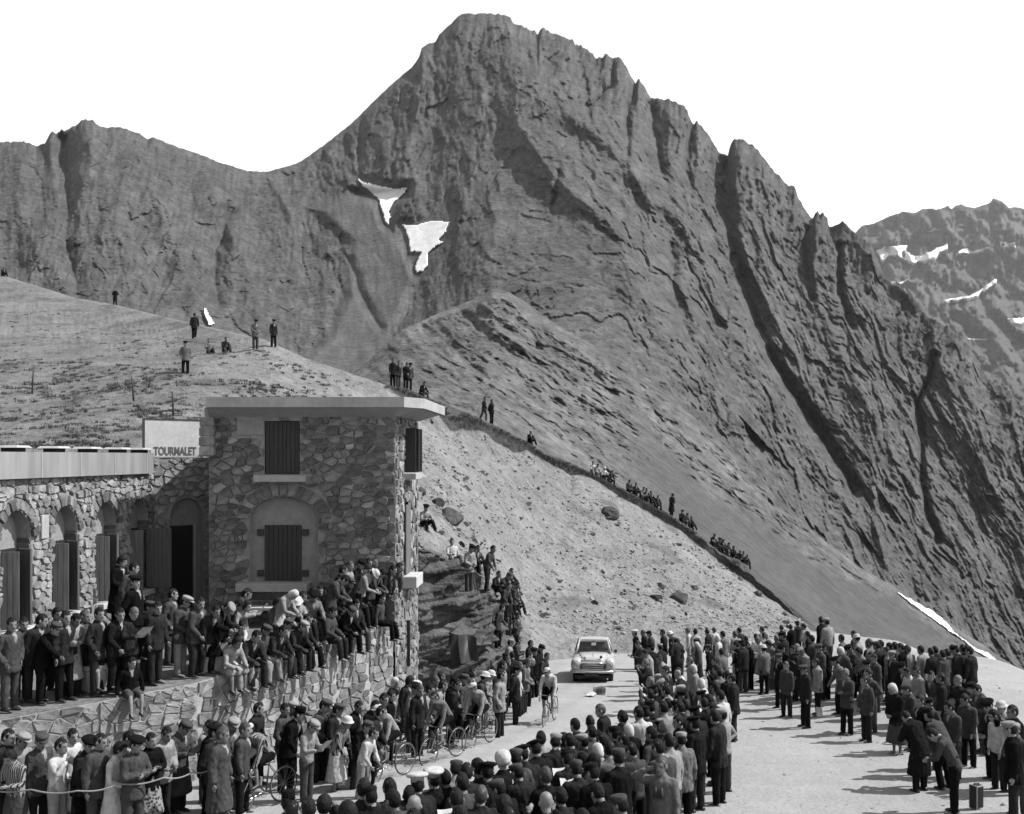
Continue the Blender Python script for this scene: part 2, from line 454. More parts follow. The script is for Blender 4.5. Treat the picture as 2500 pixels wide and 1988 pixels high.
# gullies and ribs follow the fall of the rock: steep near the crest, slanting right lower down
wr = smooth(1150, 1700, U)
pu = U - 0.88 * np.maximum(0, V - Vs - 150) * wr + 0.22 * np.maximum(0, V - Vs) * smooth(1000, 500, U) * np.sin(U / 210.0)
warp = 26 * fbm(U / 160, V / 160, 3.3, 3)
big = ridged((pu + 1.6 * warp) / 190, V / 420, 1.7, 4)
mid = ridged((pu + 1.5 * warp) / 66, V / 150, 5.1, 4)
fin = ridged((pu + 0.6 * warp) / 26, V / 44, 8.8, 4)
rough = fbm(U / 22, V / 16, 2.2, 4)
crest = smooth(0.0, 0.045, 1 - S)           # keep the skyline at its image coordinates
foot = smooth(0, 0.05, S)
mid_w = 1 - 0.45 * smooth(0.15, 0.6, (V - Vs) / 700)
wob = 9 * fbm(U / 34, V / 34, 6.1, 3)
pl1 = plates((pu + 1.3 * warp + wob) / 58, (V + 1.5 * wob) / 130, 1)
pl2 = plates((pu + warp + wob) / 24, (V + wob) / 42, 2)
pl3 = plates((pu + wob) / 10, (V + wob) / 14, 3)
relief = -(big - 0.5) * 0.042 - (mid - 0.5) * 0.012 * mid_w - (fin - 0.5) * 0.006 + pl1 * 0.010 + pl2 * 0.0075 + pl3 * 0.0038 + rough * 0.005
relief = relief * 0.72 * (1 - 0.55 * smooth(820, 560, U) * smooth(0.45, 0.8, S))
streak = np.clip(0.5 + 0.9 * (ridged((pu + 0.5 * warp) / 17, V / 70, 3.9, 4) - 0.62) + 0.5 * fbm(U / 40, V / 30, 7.7, 4) + 0.22 * fbm((U + 0.5 * V) / 60, (V - 0.35 * U) / 10, 2.0, 3), 0, 1)
scr = np.array([(735, 505), (850, 470), (930, 470), (960, 560), (1010, 600), (1030, 680), (1000, 760), (960, 830), (920, 900), (880, 960), (700, 960), (720, 880), (790, 810), (830, 720), (840, 600), (800, 560)])
dpol, _, _ = poly_dist(U, V, [tuple(p) for p in scr] + [tuple(scr[0])])
ins = inside(U, V, [tuple(p) for p in scr])
sm = np.where(ins, smooth(0, 34, dpol), 0.0)
sc2 = smooth(0.1, 0.45, fbm(U / 130, V / 130, 6.0, 3)) * smooth(0.75, 0.4, S) * smooth(760, 560, U) * 0.5
scree = np.clip(sm + sc2, 0, 1)
relief = relief * (1 - 0.8 * sm) - 0.03 * sm
for sp_ in SNOW_BEDS:
    ds_, _, _ = poly_dist(U, V, sp_ + [sp_[0]])
    mk_ = np.where(inside(U, V, sp_), 1.0, smooth(26, 4, ds_))
    sm = np.maximum(sm, mk_); 
snowbed = np.zeros(U.shape)
for sp_ in SNOW_BEDS:
    ds_, _, _ = poly_dist(U, V, sp_ + [sp_[0]])
    snowbed = np.maximum(snowbed, np.where(inside(U, V, sp_), 1.0, smooth(22, 2, ds_)))
relief = relief * (1 - 0.92 * snowbed)
RIBS = [  # (line, height as share of distance, width left, width right)
 ([(1240, 90), (1262, 200), (1267, 308), (1349, 425), (1414, 485), (1489, 541), (1522, 611), (1554, 700), (1606, 775), (1700, 900), (1800, 1010)], 0.085, 70, 190),
 ([(1310, 240), (1430, 300), (1560, 440), (1640, 520), (1700, 600), (1760, 760), (1850, 920), (1950, 1060), (2100, 1290)], 0.055, 45, 110),
 ([(1560, 196), (1548, 300), (1535, 400), (1590, 520)], 0.035, 22, 50),
 ([(1640, 250), (1630, 380), (1650, 480), (1700, 580)], 0.03, 22, 50),
 ([(1805, 340), (1792, 480), (1810, 600), (1900, 800), (2010, 980), (2150, 1200)], 0.06, 45, 120),
 ([(1995, 517), (1985, 640), (2000, 760), (2090, 930), (2200, 1150)], 0.05, 40, 90),
 ([(1040, 110), (1010, 290), (985, 400), (1000, 470)], 0.05, 150, 60),
 ([(1190, 470), (1210, 600), (1150, 700)], 0.035, 90, 70),
 ([(210, 295), (225, 400), (180, 520), (110, 620)], 0.05, 60, 80), ([(60, 360), (40, 480), (90, 600)], 0.045, 60, 60), ([(330, 340), (300, 440), (280, 560), (330, 660)], 0.05, 60, 70), ([(500, 420), (540, 520), (600, 640), (640, 760)], 0.05, 60, 70),
 ([(350, 420), (410, 560), (440, 640), (484, 745)], 0.04, 40, 70),
 ([(390, 600), (300, 690), (250, 740)], 0.03, 60, 40),
 ([(660, 440), (710, 520), (700, 640)], 0.04, 90, 60),
 ([(840, 590), (825, 700), (780, 800)], 0.035, 80, 40),
 ([(60, 560), (120, 640), (170, 720)], 0.03, 60, 40),
 ([(2284, 860), (2330, 980), (2420, 1180)], 0.035, 20, 90),
]
GULLIES = [
 ([(1768, 385), (1774, 470), (1790, 600), (1840, 750), (1900, 900), (2000, 1050), (2090, 1200)], 0.05, 26),
 ([(2280, 868), (2266, 934), (2240, 984), (2252, 1093), (2249, 1180), (2290, 1320)], 0.045, 16),
 ([(1500, 150), (1490, 210), (1440, 260)], 0.03, 14), ([(1552, 206), (1530, 290), (1534, 380)], 0.03, 14), ([(1590, 250), (1600, 330), (1620, 420)], 0.03, 14),
 ([(1690, 300), (1672, 400), (1690, 480)], 0.025, 14), ([(1970, 560), (1966, 650), (1985, 730)], 0.03, 14), ([(2050, 600), (2052, 720), (2080, 800)], 0.03, 14),
 ([(150, 320), (170, 470), (160, 600), (200, 740)], 0.04, 34), ([(560, 520), (525, 620), (530, 740)], 0.045, 34), ([(990, 470), (920, 480), (870, 470)], 0.035, 24),
 ([(860, 640), (880, 720), (930, 800)], 0.02, 20), ([(1365, 420), (1350, 520)], 0.02, 12), ([(1640, 600), (1650, 740), (1720, 900)], 0.03, 20),
]
for pts, a, wl, wrr in RIBS:
    d, s, t = poly_dist(U, V, pts)
    d = d * (1 + 0.35 * fbm(U / 60, V / 60, 4.4, 3))
    w = np.where(s > 0, wrr, wl)
    relief = relief - 0.6 * (1 - .7 * snowbed) * a * np.clip(1 - d / w, 0, 1) ** 1.15 * (0.35 + 0.65 * smooth(0, 0.15, t)) * (1 - 0.5 * sm)
for pts, a, w in GULLIES:
    d, s, t = poly_dist(U + 8 * fbm(U / 40, V / 40, 1.4, 2), V, pts)
    relief = relief + a * np.clip(1 - d / w, 0, 1) ** 1.3
Y = Y * (1 + relief * crest * foot)
jag = 9.0 * fbm(U / 8, V / 30, 0.7, 3) * smooth(0.93, 1.0, S) * (0.3 + 0.7 * smooth(1150, 1300, U) + 0.5 * smooth(450, 150, U))
V = V + jag
MP = sheet_xyz(U, V, Y)
MP_uv = (mu, Vb, Vs)
back = []
top = MP[-1]
for k, (dy, dz) in enumerate(((14, -6), (45, -30), (130, -110), (300, -260))):
    q = top.copy(); q[:, 1] += dy; q[:, 0] *= (top[:, 1] + dy) / top[:, 1]; q[:, 2] += dz
    back.append(q)
front = MP[0].copy(); front[:, 1] -= 60; front[:, 2] -= 60
full = np.concatenate([front[None], MP, np.array(back)], 0)
me = grid_mesh('mountain', full)
float_attr(me, 'scree', np.concatenate([scree[:1], scree, np.repeat(scree[-1:], 4, 0)], 0))
float_attr(me, 'streak', np.concatenate([streak[:1], streak, np.repeat(streak[-1:], 4, 0)], 0))
mountain = link('mountain', me, rock_mat)
tag(mountain, kind='structure')
def sheet_sampler(MPa, us, vb, vs):
    rows = MPa.shape[0]
    def f(u, v):
        iu = np.clip((u - us[0]) / (us[1] - us[0]), 0, len(us) - 1.001); j = iu.astype(int); fu = iu - j
        b = np.interp(u, us, vb); t = np.interp(u, us, vs)
        r = np.clip((b - v) / (b - t), 0, 1) * (rows - 1); r = np.clip(r, 0, rows - 1.001); i = r.astype(int); fr = r - i
        A = MPa[i, j] * (1 - fu)[:, None] + MPa[i, j + 1] * fu[:, None]
        B = MPa[i + 1, j] * (1 - fu)[:, None] + MPa[i + 1, j + 1] * fu[:, None]
        return A * (1 - fr)[:, None] + B * fr[:, None]
    return f
mass_at = sheet_sampler(MP, mu, Vb, Vsm)

def snow_patch(label, poly, at, thick, step=2.5, wob=3.0, group=None):
    """old snow lying on a slope: a skin of its own thickness over the rock"""
    us = np.arange(min(p[0] for p in poly) - 6, max(p[0] for p in poly) + 6, step)
    vs = np.arange(min(p[1] for p in poly) - 6, max(p[1] for p in poly) + 6, step)
    A, B = np.meshgrid(us, vs)
    wx = wob * fbm(A / 14, B / 14, 3.0, 3); wy = wob * fbm(A / 14, B / 14, 9.0, 3)
    ins = inside(A + wx, B + wy, poly)
    P = at(A.reshape(-1), B.reshape(-1)).reshape(A.shape + (3,))
    # level out the roughness below, then lift
    for _ in range(5):
        Q = P.copy(); Q[1:-1, 1:-1] = (P[1:-1, 1:-1] * 2 + P[:-2, 1:-1] + P[2:, 1:-1] + P[1:-1, :-2] + P[1:-1, 2:]) / 6; P = Q
    dirv = P - np.array([0, 0, CZ]); dirv /= np.linalg.norm(dirv, axis=-1)[..., None]
    T = P - dirv * thick * 2.2; T[..., 2] += thick * 0.5
    Bt = P + dirv * thick * 2
    idx = {}; vv = []; ff = []
    def vid(i, j, lay):
        k = (i, j, lay)
        if k not in idx:
            idx[k] = len(vv); vv.append(tuple(T[i, j] if lay == 0 else Bt[i, j]))
        return idx[k]
    cell = ins[:-1, :-1] & ins[1:, :-1] & ins[:-1, 1:] & ins[1:, 1:]
    R, C = cell.shape
    for i, j in zip(*np.nonzero(cell)):
        ff.append((vid(i, j, 0), vid(i + 1, j, 0), vid(i + 1, j + 1, 0), vid(i, j + 1, 0)))
        for (di, dj, a, b) in ((-1, 0, (0, 0), (0, 1)), (1, 0, (1, 1), (1, 0)), (0, -1, (1, 0), (0, 0)), (0, 1, (0, 1), (1, 1))):
            ni, nj = i + di, j + dj
            if not (0 <= ni < R and 0 <= nj < C and cell[ni, nj]):
                ff.append((vid(i + a[0], j + a[1], 0), vid(i + b[0], j + b[1], 0), vid(i + b[0], j + b[1], 1), vid(i + a[0], j + a[1], 1)))
    me = bpy.data.meshes.new('snow_patch'); me.from_pydata(vv, [], ff); me.update(); me.shade_smooth()
    return tag(link('snow_patch', me, snow_mat), label, 'snow patch', group or 'snow patches on the mountains')

snow_patch('upper snow patch in the gully left of the great peak', [(868, 432), (890, 447), (930, 455), (965, 462), (998, 458), (990, 474), (962, 497), (950, 520), (956, 533), (948, 552), (940, 545), (932, 520), (925, 493), (905, 472), (883, 455)], mass_at, 1.2)
snow_patch('lower snow patch below it, with a tongue hanging down the scree', [(980, 549), (1010, 552), (1045, 541), (1075, 541), (1098, 545), (1088, 570), (1072, 590), (1086, 594), (1062, 606), (1045, 622), (1046, 650), (1034, 666), (1016, 670), (1012, 655), (1020, 632), (1028, 620), (1012, 618), (1000, 620), (998, 590), (990, 568)], mass_at, 1.2)
snow_patch('thin snow wedge behind the walkers on the grassy hill', [(497, 755), (506, 756), (509, 770), (518, 782), (527, 796), (510, 797), (500, 780)], mass_at, 1.2)

# --- the spur below the peak
su = np.arange(556, 2764, 4.0)
SR = 190
S1 = np.linspace(0, 1, SR)
U, S = np.meshgrid(su, S1)
vb, yb, vs_, ys_ = (SPUR(su, k) for k in (1, 2, 3, 4))
V = vb + (vs_ - vb) * S
Y = yb + (ys_ - yb) * S ** 0.95
pu = U - 1.25 * (V - 800)
dline, sd, _ = poly_dist(U, V, [(1600, 1040), (1740, 1189), (1833, 1236), (1903, 1301), (1997, 1357), (2180, 1441), (2454, 1640)])
smoothscree = smooth(1500, 1640, U) * np.where(sd < 0, smooth(0, 40, dline), 0)
dline2, sd2, _ = poly_dist(U, V, [(1180, 1000), (1300, 960), (1480, 1060), (1620, 1180), (1720, 1300)])
strk = np.clip(0.5 + 0.9 * (ridged((pu + 20 * fbm(U / 50, V / 50, 3, 3)) / 20, V / 60, 1.9, 4) - .6) + 0.7 * fbm(U / 26, V / 20, 4.2, 4), 0, 1)
rel = -(ridged((pu + 30 * fbm(U / 70, V / 70, 0.4, 3)) / 46, V / 90, 2.2, 4) - 0.5) * 0.018 - (ridged(pu / 150, V / 300, 7.2, 3) - 0.5) * 0.03 + fbm(U / 24, V / 18, 1.1, 4) * 0.012
crag = np.zeros(U.shape)
for (cx, cy, r) in ((1275, 838, 34), (1325, 838, 14), (1265, 905, 46), (1320, 930, 40), (1380, 960, 40), (1180, 860, 34), (1480, 900, 30)):
    crag = np.maximum(crag, np.clip(1 - np.hypot(U - cx, (V - cy) * 1.3) / r, 0, 1))
rel = rel * (1 - 0.85 * smoothscree) * (0.5 + 0.5 * smooth(0, 0.3, S)) + plates((pu + 14 * fbm(U / 30, V / 30, 2, 2)) / 34, V / 44, 8) * 0.005 * (1 - smoothscree) + plates(pu / 13, V / 15, 9) * 0.0028 * (1 - .8 * smoothscree) - 0.02 * crag ** 0.7 - 0.04 * np.clip(1 - poly_dist(U, V, [(1202, 706), (1170, 790), (1060, 870), (960, 940)])[0] / 120, 0, 1) - 0.03 * np.clip(1 - poly_dist(U, V, [(1202, 706), (1330, 800), (1500, 950), (1640, 1090)])[0] / 90, 0, 1)
Y = Y * (1 + rel * smooth(0, 0.06, 1 - S) * smooth(0, 0.08, S))
V = V + 2.2 * fbm(U / 12, V / 12, 4.0, 3) * smooth(0.9, 1, S)
SP = sheet_xyz(U, V, Y)
bk = []
for dy, dz in ((5, -1.5), (16, -9), (50, -38), (90, -80)):
    q = SP[-1].copy(); q[:, 1] += dy; q[:, 0] *= (SP[-1][:, 1] + dy) / SP[-1][:, 1]; q[:, 2] += dz; bk.append(q)
fr = SP[0].copy(); fr[:, 1] -= 8; fr[:, 2] -= 10
me = grid_mesh('spur_hill', np.concatenate([fr[None], SP, np.array(bk)], 0))
sc = np.clip(smoothscree + 0.3 * smooth(0.1, 0.4, fbm(U / 90, V / 60, 3.3, 3)), 0, 1)
float_attr(me, 'scree', np.concatenate([sc[:1], sc, np.repeat(sc[-1:], 4, 0)], 0))
strk = strk * (1 - .5 * smoothscree) + .25 * smoothscree
float_attr(me, 'streak', np.concatenate([strk[:1], strk, np.repeat(strk[-1:], 4, 0)], 0))
tag(link('spur_hill', me, spur_mat), kind='structure')
spur_at = sheet_sampler(SP, su, vb, vs_)
snow_patch('long narrow snow strip in the ravine below the great peak', [(2178, 1441), (2200, 1452), (2235, 1472), (2262, 1486), (2276, 1482), (2284, 1497), (2312, 1522), (2330, 1545), (2350, 1560), (2372, 1578), (2392, 1590), (2412, 1595), (2430, 1612), (2452, 1628), (2430, 1622), (2400, 1602), (2380, 1592), (2345, 1562), (2320, 1546), (2290, 1524), (2262, 1505), (2230, 1480)], lambda u, v: spur_at(u, np.maximum(v, np.interp(u, su, vs_) + 1)) + 0, 0.45, step=2.0, wob=3.5)

# --- far range to the right
fu = np.arange(2000, 2770, 3.5)
fsk = np.array([(2000, 590), (2060, 580), (2090, 567), (2105, 550), (2135, 545), (2160, 533), (2180, 525), (2204, 517), (2234, 520), (2250, 511), (2269, 508), (2290, 512), (2313, 502), (2324, 510), (2335, 502), (2346, 499), (2362, 505), (2378, 508), (2392, 504), (2410, 499), (2418, 494), (2422, 485), (2434, 487), (2445, 491), (2455, 500), (2465, 508), (2482, 505), (2500, 510), (2600, 520), (2770, 500)], float)
fvs = np.interp(fu, fsk[:, 0], fsk[:, 1])
U, S = np.meshgrid(fu, np.linspace(0, 1, 170))
fvb = np.full(fu.shape, 1180.0)
V = fvb + (fvs - fvb) * S
Y = 1700 + 2300 * (0.25 * S + 0.75 * smooth(0, 1, S * 0.9))
rel = (ridged((U - 0.5 * V) / 90, V / 140, 6.2, 4) - 0.5) * 0.10 + (ridged(U / 30, V / 60, 2.9, 4) - 0.5) * 0.05 * smooth(0.4, 0.8, S) + fbm(U / 20, V / 12, 3.1, 4) * 0.02
Y = Y * (1 + rel * smooth(0, 0.05, 1 - S))
V = V + 4 * fbm(U / 8, V / 8, 2.0, 3) * smooth(0.95, 1, S)
FP = sheet_xyz(U, V, Y)
bk = []
for dy, dz in ((40, -20), (300, -260)):
    q = FP[-1].copy(); q[:, 1] += dy; q[:, 0] *= (FP[-1][:, 1] + dy) / FP[-1][:, 1]; q[:, 2] += dz; bk.append(q)
tag(link('far_mountains', grid_mesh('far_mountains', np.concatenate([FP, np.array(bk)], 0)), far_mat), kind='structure')
far_at = sheet_sampler(FP, fu, fvb, fvs)
def C6(pts): return [(1500 + x / 2.016, 250 + y / 2.016) for x, y in pts]
G6 = 'snow patches on the far range'
snow_patch('broad ragged snow patch on the far range beside the peak', C6([(1290, 750), (1340, 722), (1400, 725), (1445, 722), (1440, 750), (1470, 775), (1520, 770), (1580, 740), (1645, 708), (1640, 740), (1590, 775), (1540, 800), (1480, 812), (1430, 800), (1395, 775), (1350, 780), (1330, 800), (1318, 815)]), far_at, 30, 2.0, 4.0, G6)
snow_patch('flat snow streak right of the broad patch, far range', C6([(1670, 765), (1710, 740), (1740, 735), (1760, 748), (1850, 728), (1840, 745), (1780, 762), (1720, 765)]), far_at, 26, 2.0, 3.0, G6)
snow_patch('small squarish snow patch high near the right frame edge', C6([(1895, 705), (1940, 708), (1972, 704), (1978, 738), (1950, 730), (1915, 735), (1898, 728)]), far_at, 26, 2.0, 3.0, G6)
snow_patch('curved snow ribbon low on the far range', C6([(1600, 996), (1680, 980), (1750, 968), (1800, 940), (1850, 900), (1888, 880), (1880, 910), (1830, 945), (1770, 978), (1700, 992), (1640, 1000)]), far_at, 24, 2.0, 3.0, G6)
snow_patch('snow patch cut by the right frame edge', C6([(1930, 1082), (2016, 1080), (2100, 1085), (2100, 1160), (2016, 1152), (1975, 1138), (1955, 1110)]), far_at, 24, 2.0, 3.0, G6)
snow_patch('small snow patch close above the dark ridge, far range', C6([(1348, 880), (1380, 882), (1405, 890), (1440, 870), (1450, 875), (1410, 900), (1370, 905)]), far_at, 4, 1.6, 3.0, G6)
snow_patch('tiny snow fleck high on the far range', C6([(1540, 640), (1575, 618), (1610, 630), (1580, 634), (1560, 645)]), far_at, 4, 1.4, 3.0, G6)
snow_patch('thin snow line above the valley floor, far range', C6([(1715, 1168), (1760, 1163), (1850, 1165), (1856, 1172), (1780, 1174)]), far_at, 3, 1.4, 1.5, G6)

# --- near hillside: grassy hill behind the house, scree bank, turf edge
hu = np.arange(-150, 2062, 3.0)
n1, n2, n3, n4, n5 = 100, 150, 10, 26, 5
rows = []
def seg(a, b, n, e=1.0): return [(a, b, t) for t in (np.linspace(0, 1, n, endpoint=False) ** e)]
tv = [HILL(hu, k) for k in (1, 3, 5, 7)]; ty = [HILL(hu, k) for k in (2, 4, 6, 8)]
def mov(a, w):
    k = np.ones(w) / w
    return np.convolve(np.pad(a, w // 2, mode='edge'), k, mode='valid')[:len(a)]
tv[0] = mov(tv[0], 15); tv[1] = mov(tv[1], 21); ty = [mov(t_, 41) for t_ in ty]
isl = smooth(930, 960, hu)
tv2s = mov(tv[2], 61)
wobv = 7 * fbm(hu / 26, 0 * hu, 1.0, 3) * isl
tv[2] = tv[2] + wobv
lipv = tv[2] - (6 + 16 * isl + 18 * isl * smooth(1450, 1250, hu) + 12 * fbm(hu / 30, 0 * hu, 5.0, 2) * isl) * smooth(2010, 1840, hu)
lipv = np.maximum(lipv, np.minimum(tv[3] + 3, tv[2] - 0.5))
ylip = ty[2] + 0.05 * isl + (1 - isl) * (ty[3] - ty[2]) * (tv[2] - lipv) / np.maximum(1, tv[2] - tv[3])
Vr, Yr, Kr = [], [], []
for a, b, t in seg(0, 1, n1):
    Vr.append(tv[0] + (tv[1] - tv[0]) * t); Yr.append(ty[0] + (ty[1] - ty[0]) * t); Kr.append(t)
for a, b, t in seg(1, 2, n2):
    w_ = smooth(0.8, 1.0, np.array(t))
    Vr.append(tv[1] + (tv2s * (1 - w_) + tv[2] * w_ - tv[1]) * t); Yr.append(ty[1] + (ty[2] - ty[1]) * t ** (1.0)); Kr.append(1 + t)
for a, b, t in seg(2, 3, n3):
    Vr.append(tv[2] + (lipv - tv[2]) * t); Yr.append(ty[2] - (0.25 * np.sin(t * 3.14)) * 0 + (ylip - ty[2]) * t); Kr.append(2 + t)
for a, b, t in seg(3, 4, n4):
    Vr.append(lipv + (tv[3] - lipv) * t); Yr.append(ylip + (ty[3] - ylip) * t); Kr.append(3 + t)
V = np.array(Vr + [tv[3]]); Y = np.array(Yr + [ty[3]]); K = np.array(Kr + [4.0])[:, None] + 0 * V
U = hu[None, :] + 0 * V
HP = sheet_xyz(U, V, Y)
cragm = smooth(1300, 1215, U) * smooth(975, 995, U) * smooth(1.12, 0.98, K)
X_, Y_, Z_ = HP[..., 0], HP[..., 1], HP[..., 2]
gr = smooth(985, 925, U)                       # grassy part
bankm = (1 - gr) * (K < 2.0)
amp = 0.10 * fbm(X_ / 0.9, Y_ / 0.9, Z_ / 0.9, 4) + 0.30 * fbm(X_ / 5, Y_ / 5, Z_ / 5, 3) + bankm * (0.22 * (ridged((X_ - 0.5 * Y_) / 2.2, Y_ / 5, 0, 4) - 0.6))
amp = amp + cragm * (0.55 * plates(X_ / 1.3 + .3 * Z_, Z_ / .55 - .25 * X_, 5) + 0.22 * plates(X_ / .5 + .2 * Z_, Z_ / .22 - .2 * X_, 6) + 0.6 * fbm(X_ / 3.5, Y_ / 3.5, Z_ / 2.0, 2))
amp *= smooth(4.0, 3.75, K) * 0.92 + 0.08
HP = push(HP, amp)
bk = []
for dy, dz in ((1.0, -0.25), (4, -1.8), (12, -7), (22, -16)):
    q = HP[-1].copy(); q[:, 1] += dy; q[:, 0] *= (HP[-1][:, 1] + dy) / HP[-1][:, 1]; q[:, 2] += dz; bk.append(q)
fr = HP[0].copy(); fr[:, 2] -= 8; fr[:, 1] -= 1.5
me = grid_mesh('hillside', np.concatenate([fr[None], HP, np.array(bk)], 0))
turf = np.where(K > 2.05, 1.0, 0.0) * (1 - gr)  # turf strip, plus the scarp below it darkened for the overhang's shadow
turf = np.maximum(turf, gr * np.clip(0.55 * smooth(-0.1, 0.5, fbm(X_ / 3.0, Y_ / 3.0, 2.0, 4)) + 0.14 - 0.3 * smooth(480, 700, U) * smooth(700, 800, V), 0, 1))
turf = np.maximum(turf, cragm * 0.8)  # crag rock darkened too, part of its shade put into the colour
pt = smooth(0.22, 0.42, fbm((X_ - 0.4 * Y_) / 4.0, Y_ / 6.0, 8.0, 4)) * bankm * 0.55
turf = np.maximum(turf, pt)
float_attr(me, 'turf', np.concatenate([turf[:1], turf, np.repeat(turf[-1:], 4, 0)], 0))
tag(link('hillside', me, bank_mat), kind='structure')
HU, HV, HPg = hu, V, HP
def hill_point(u, v):
    j = int(np.clip(np.searchsorted(HU, u), 0, len(HU) - 1))
    col = HV[:, j]; i = int(np.argmin(np.abs(col - v)))
    return HPg[i, j]

# --- ground of the pass: road, gravel lot and its outer edge
EDGE = [(40, -8), (28, 12), (19.5, 26), (15.6, 32.8), (17.4, 43), (17.0, 50), (18.5, 58), (16, 66), (-44, 66), (-44, -8)]
gx = np.concatenate([np.arange(-30, -14, 0.5), np.arange(-14, 20, 0.16), np.arange(20, 60, 0.8)])
gy = np.concatenate([np.arange(-6, 9, 0.6), np.arange(9, 36, 0.15), np.arange(36, 64, 0.28), np.arange(64, 110, 1.2)])
GX, GY = np.meshgrid(gx, gy)
dE, _, _ = poly_dist(GX, GY, EDGE + [EDGE[0]])
insd = inside(GX, GY, EDGE)
sd = np.where(insd, 0, dE)
def ground_z(x, y):
    x = np.asarray(x, float); y = np.asarray(y, float)
    z = road_z(y) + 0.05 * fbm(x / 3.1, y / 3.1, 0.3, 3) * smooth(-3, 4, x) + 0.55 * np.exp(-((x - 16.5) ** 2 / 14 + (y - 41) ** 2 / 40))
    return z + 0.75 * np.exp(-((x - 12.0) ** 2 / 20 + (y - 35) ** 2 / 26))
GZ = ground_z(GX, GY) + 0.012 * fbm(GX / 0.35, GY / 0.35, 0, 3) - 0.42 * np.maximum(0, sd) ** 1.15
tag(link('ground', grid_mesh('ground', np.stack([GX, GY, GZ], -1)), ground_mat), kind='structure')
# road: a worn strip from the camera's left down to the bend behind the car
RC = [(-3.6, 8), (-3.6, 14), (-3.4, 18), (-2.9, 22), (-1.9, 27), (-0.6, 32), (0.7, 38), (1.3, 43), (1.6, 47), (3.2, 51), (6.5, 53.5), (11, 55)]
ry = np.linspace(0, len(RC) - 1, 160); ra = np.array(RC, float)
rcx = np.interp(ry, range(len(RC)), ra[:, 0]); rcy = np.interp(ry, range(len(RC)), ra[:, 1])
for _ in range(30):
    rcx[1:-1] = (rcx[:-2] + rcx[1:-1] + rcx[2:]) / 3; rcy[1:-1] = (rcy[:-2] + rcy[1:-1] + rcy[2:]) / 3
tx, ty2 = np.gradient(rcx), np.gradient(rcy); L = np.hypot(tx, ty2); nx, ny = ty2 / L, -tx / L
W = np.linspace(-2.9, 2.9, 48)
jit = 0.12 * fbm(ry[:, None] * 2.1, np.sign(W)[None, :] * 4.0, 0, 3)
RX = rcx[:, None] + nx[:, None] * (W[None, :] + jit); RY = rcy[:, None] + ny[:, None] * (W[None, :] + jit)
RZ = ground_z(RX, RY) + 0.030 + 0.03 * (1 - (W[None, :] / 2.9) ** 2) - 0.05 * (np.abs(W)[None, :] > 2.85)
rme = grid_mesh('road', np.stack([RX, RY, RZ], -1))
trk = np.ones(RX.shape)
for c_, w_, a_ in ((-1.9, .22, .55), (-.55, .24, .6), (.5, .24, .6), (1.85, .22, .5)):      # lines worn by wheels
    trk -= a_ * np.exp(-((W[None, :] + .25 * fbm(ry[:, None] * .6, 0 * W[None, :], c_, 2) - c_) / w_) ** 2) * (.55 + .9 * fbm(RX / 1.4, RY / 2.6, c_, 3))
float_attr(rme, 'track', np.clip(trk, 0, 1))
tag(link('road', rme, road_mat), kind='structure')
# ------------------------------------------------------------------ stone masonry
from mathutils.geometry import tessellate_polygon
def clip_half(poly, px, py, nx, ny):
    """keep the side of the line through (px,py) where (p-p0).n <= 0"""
    out = []; n = len(poly)
    for i in range(n):
        a, b = poly[i], poly[(i + 1) % n]
        da = (a[0] - px) * nx + (a[1] - py) * ny; db = (b[0] - px) * nx + (b[1] - py) * ny
        if da <= 0: out.append(a)
        if (da < 0 < db) or (db < 0 < da):
            t = da / (da - db); out.append((a[0] + (b[0] - a[0]) * t, a[1] + (b[1] - a[1]) * t))
    return out
def area(p): return 0.5 * sum(p[i][0] * p[(i + 1) % len(p)][1] - p[(i + 1) % len(p)][0] * p[i][1] for i in range(len(p)))

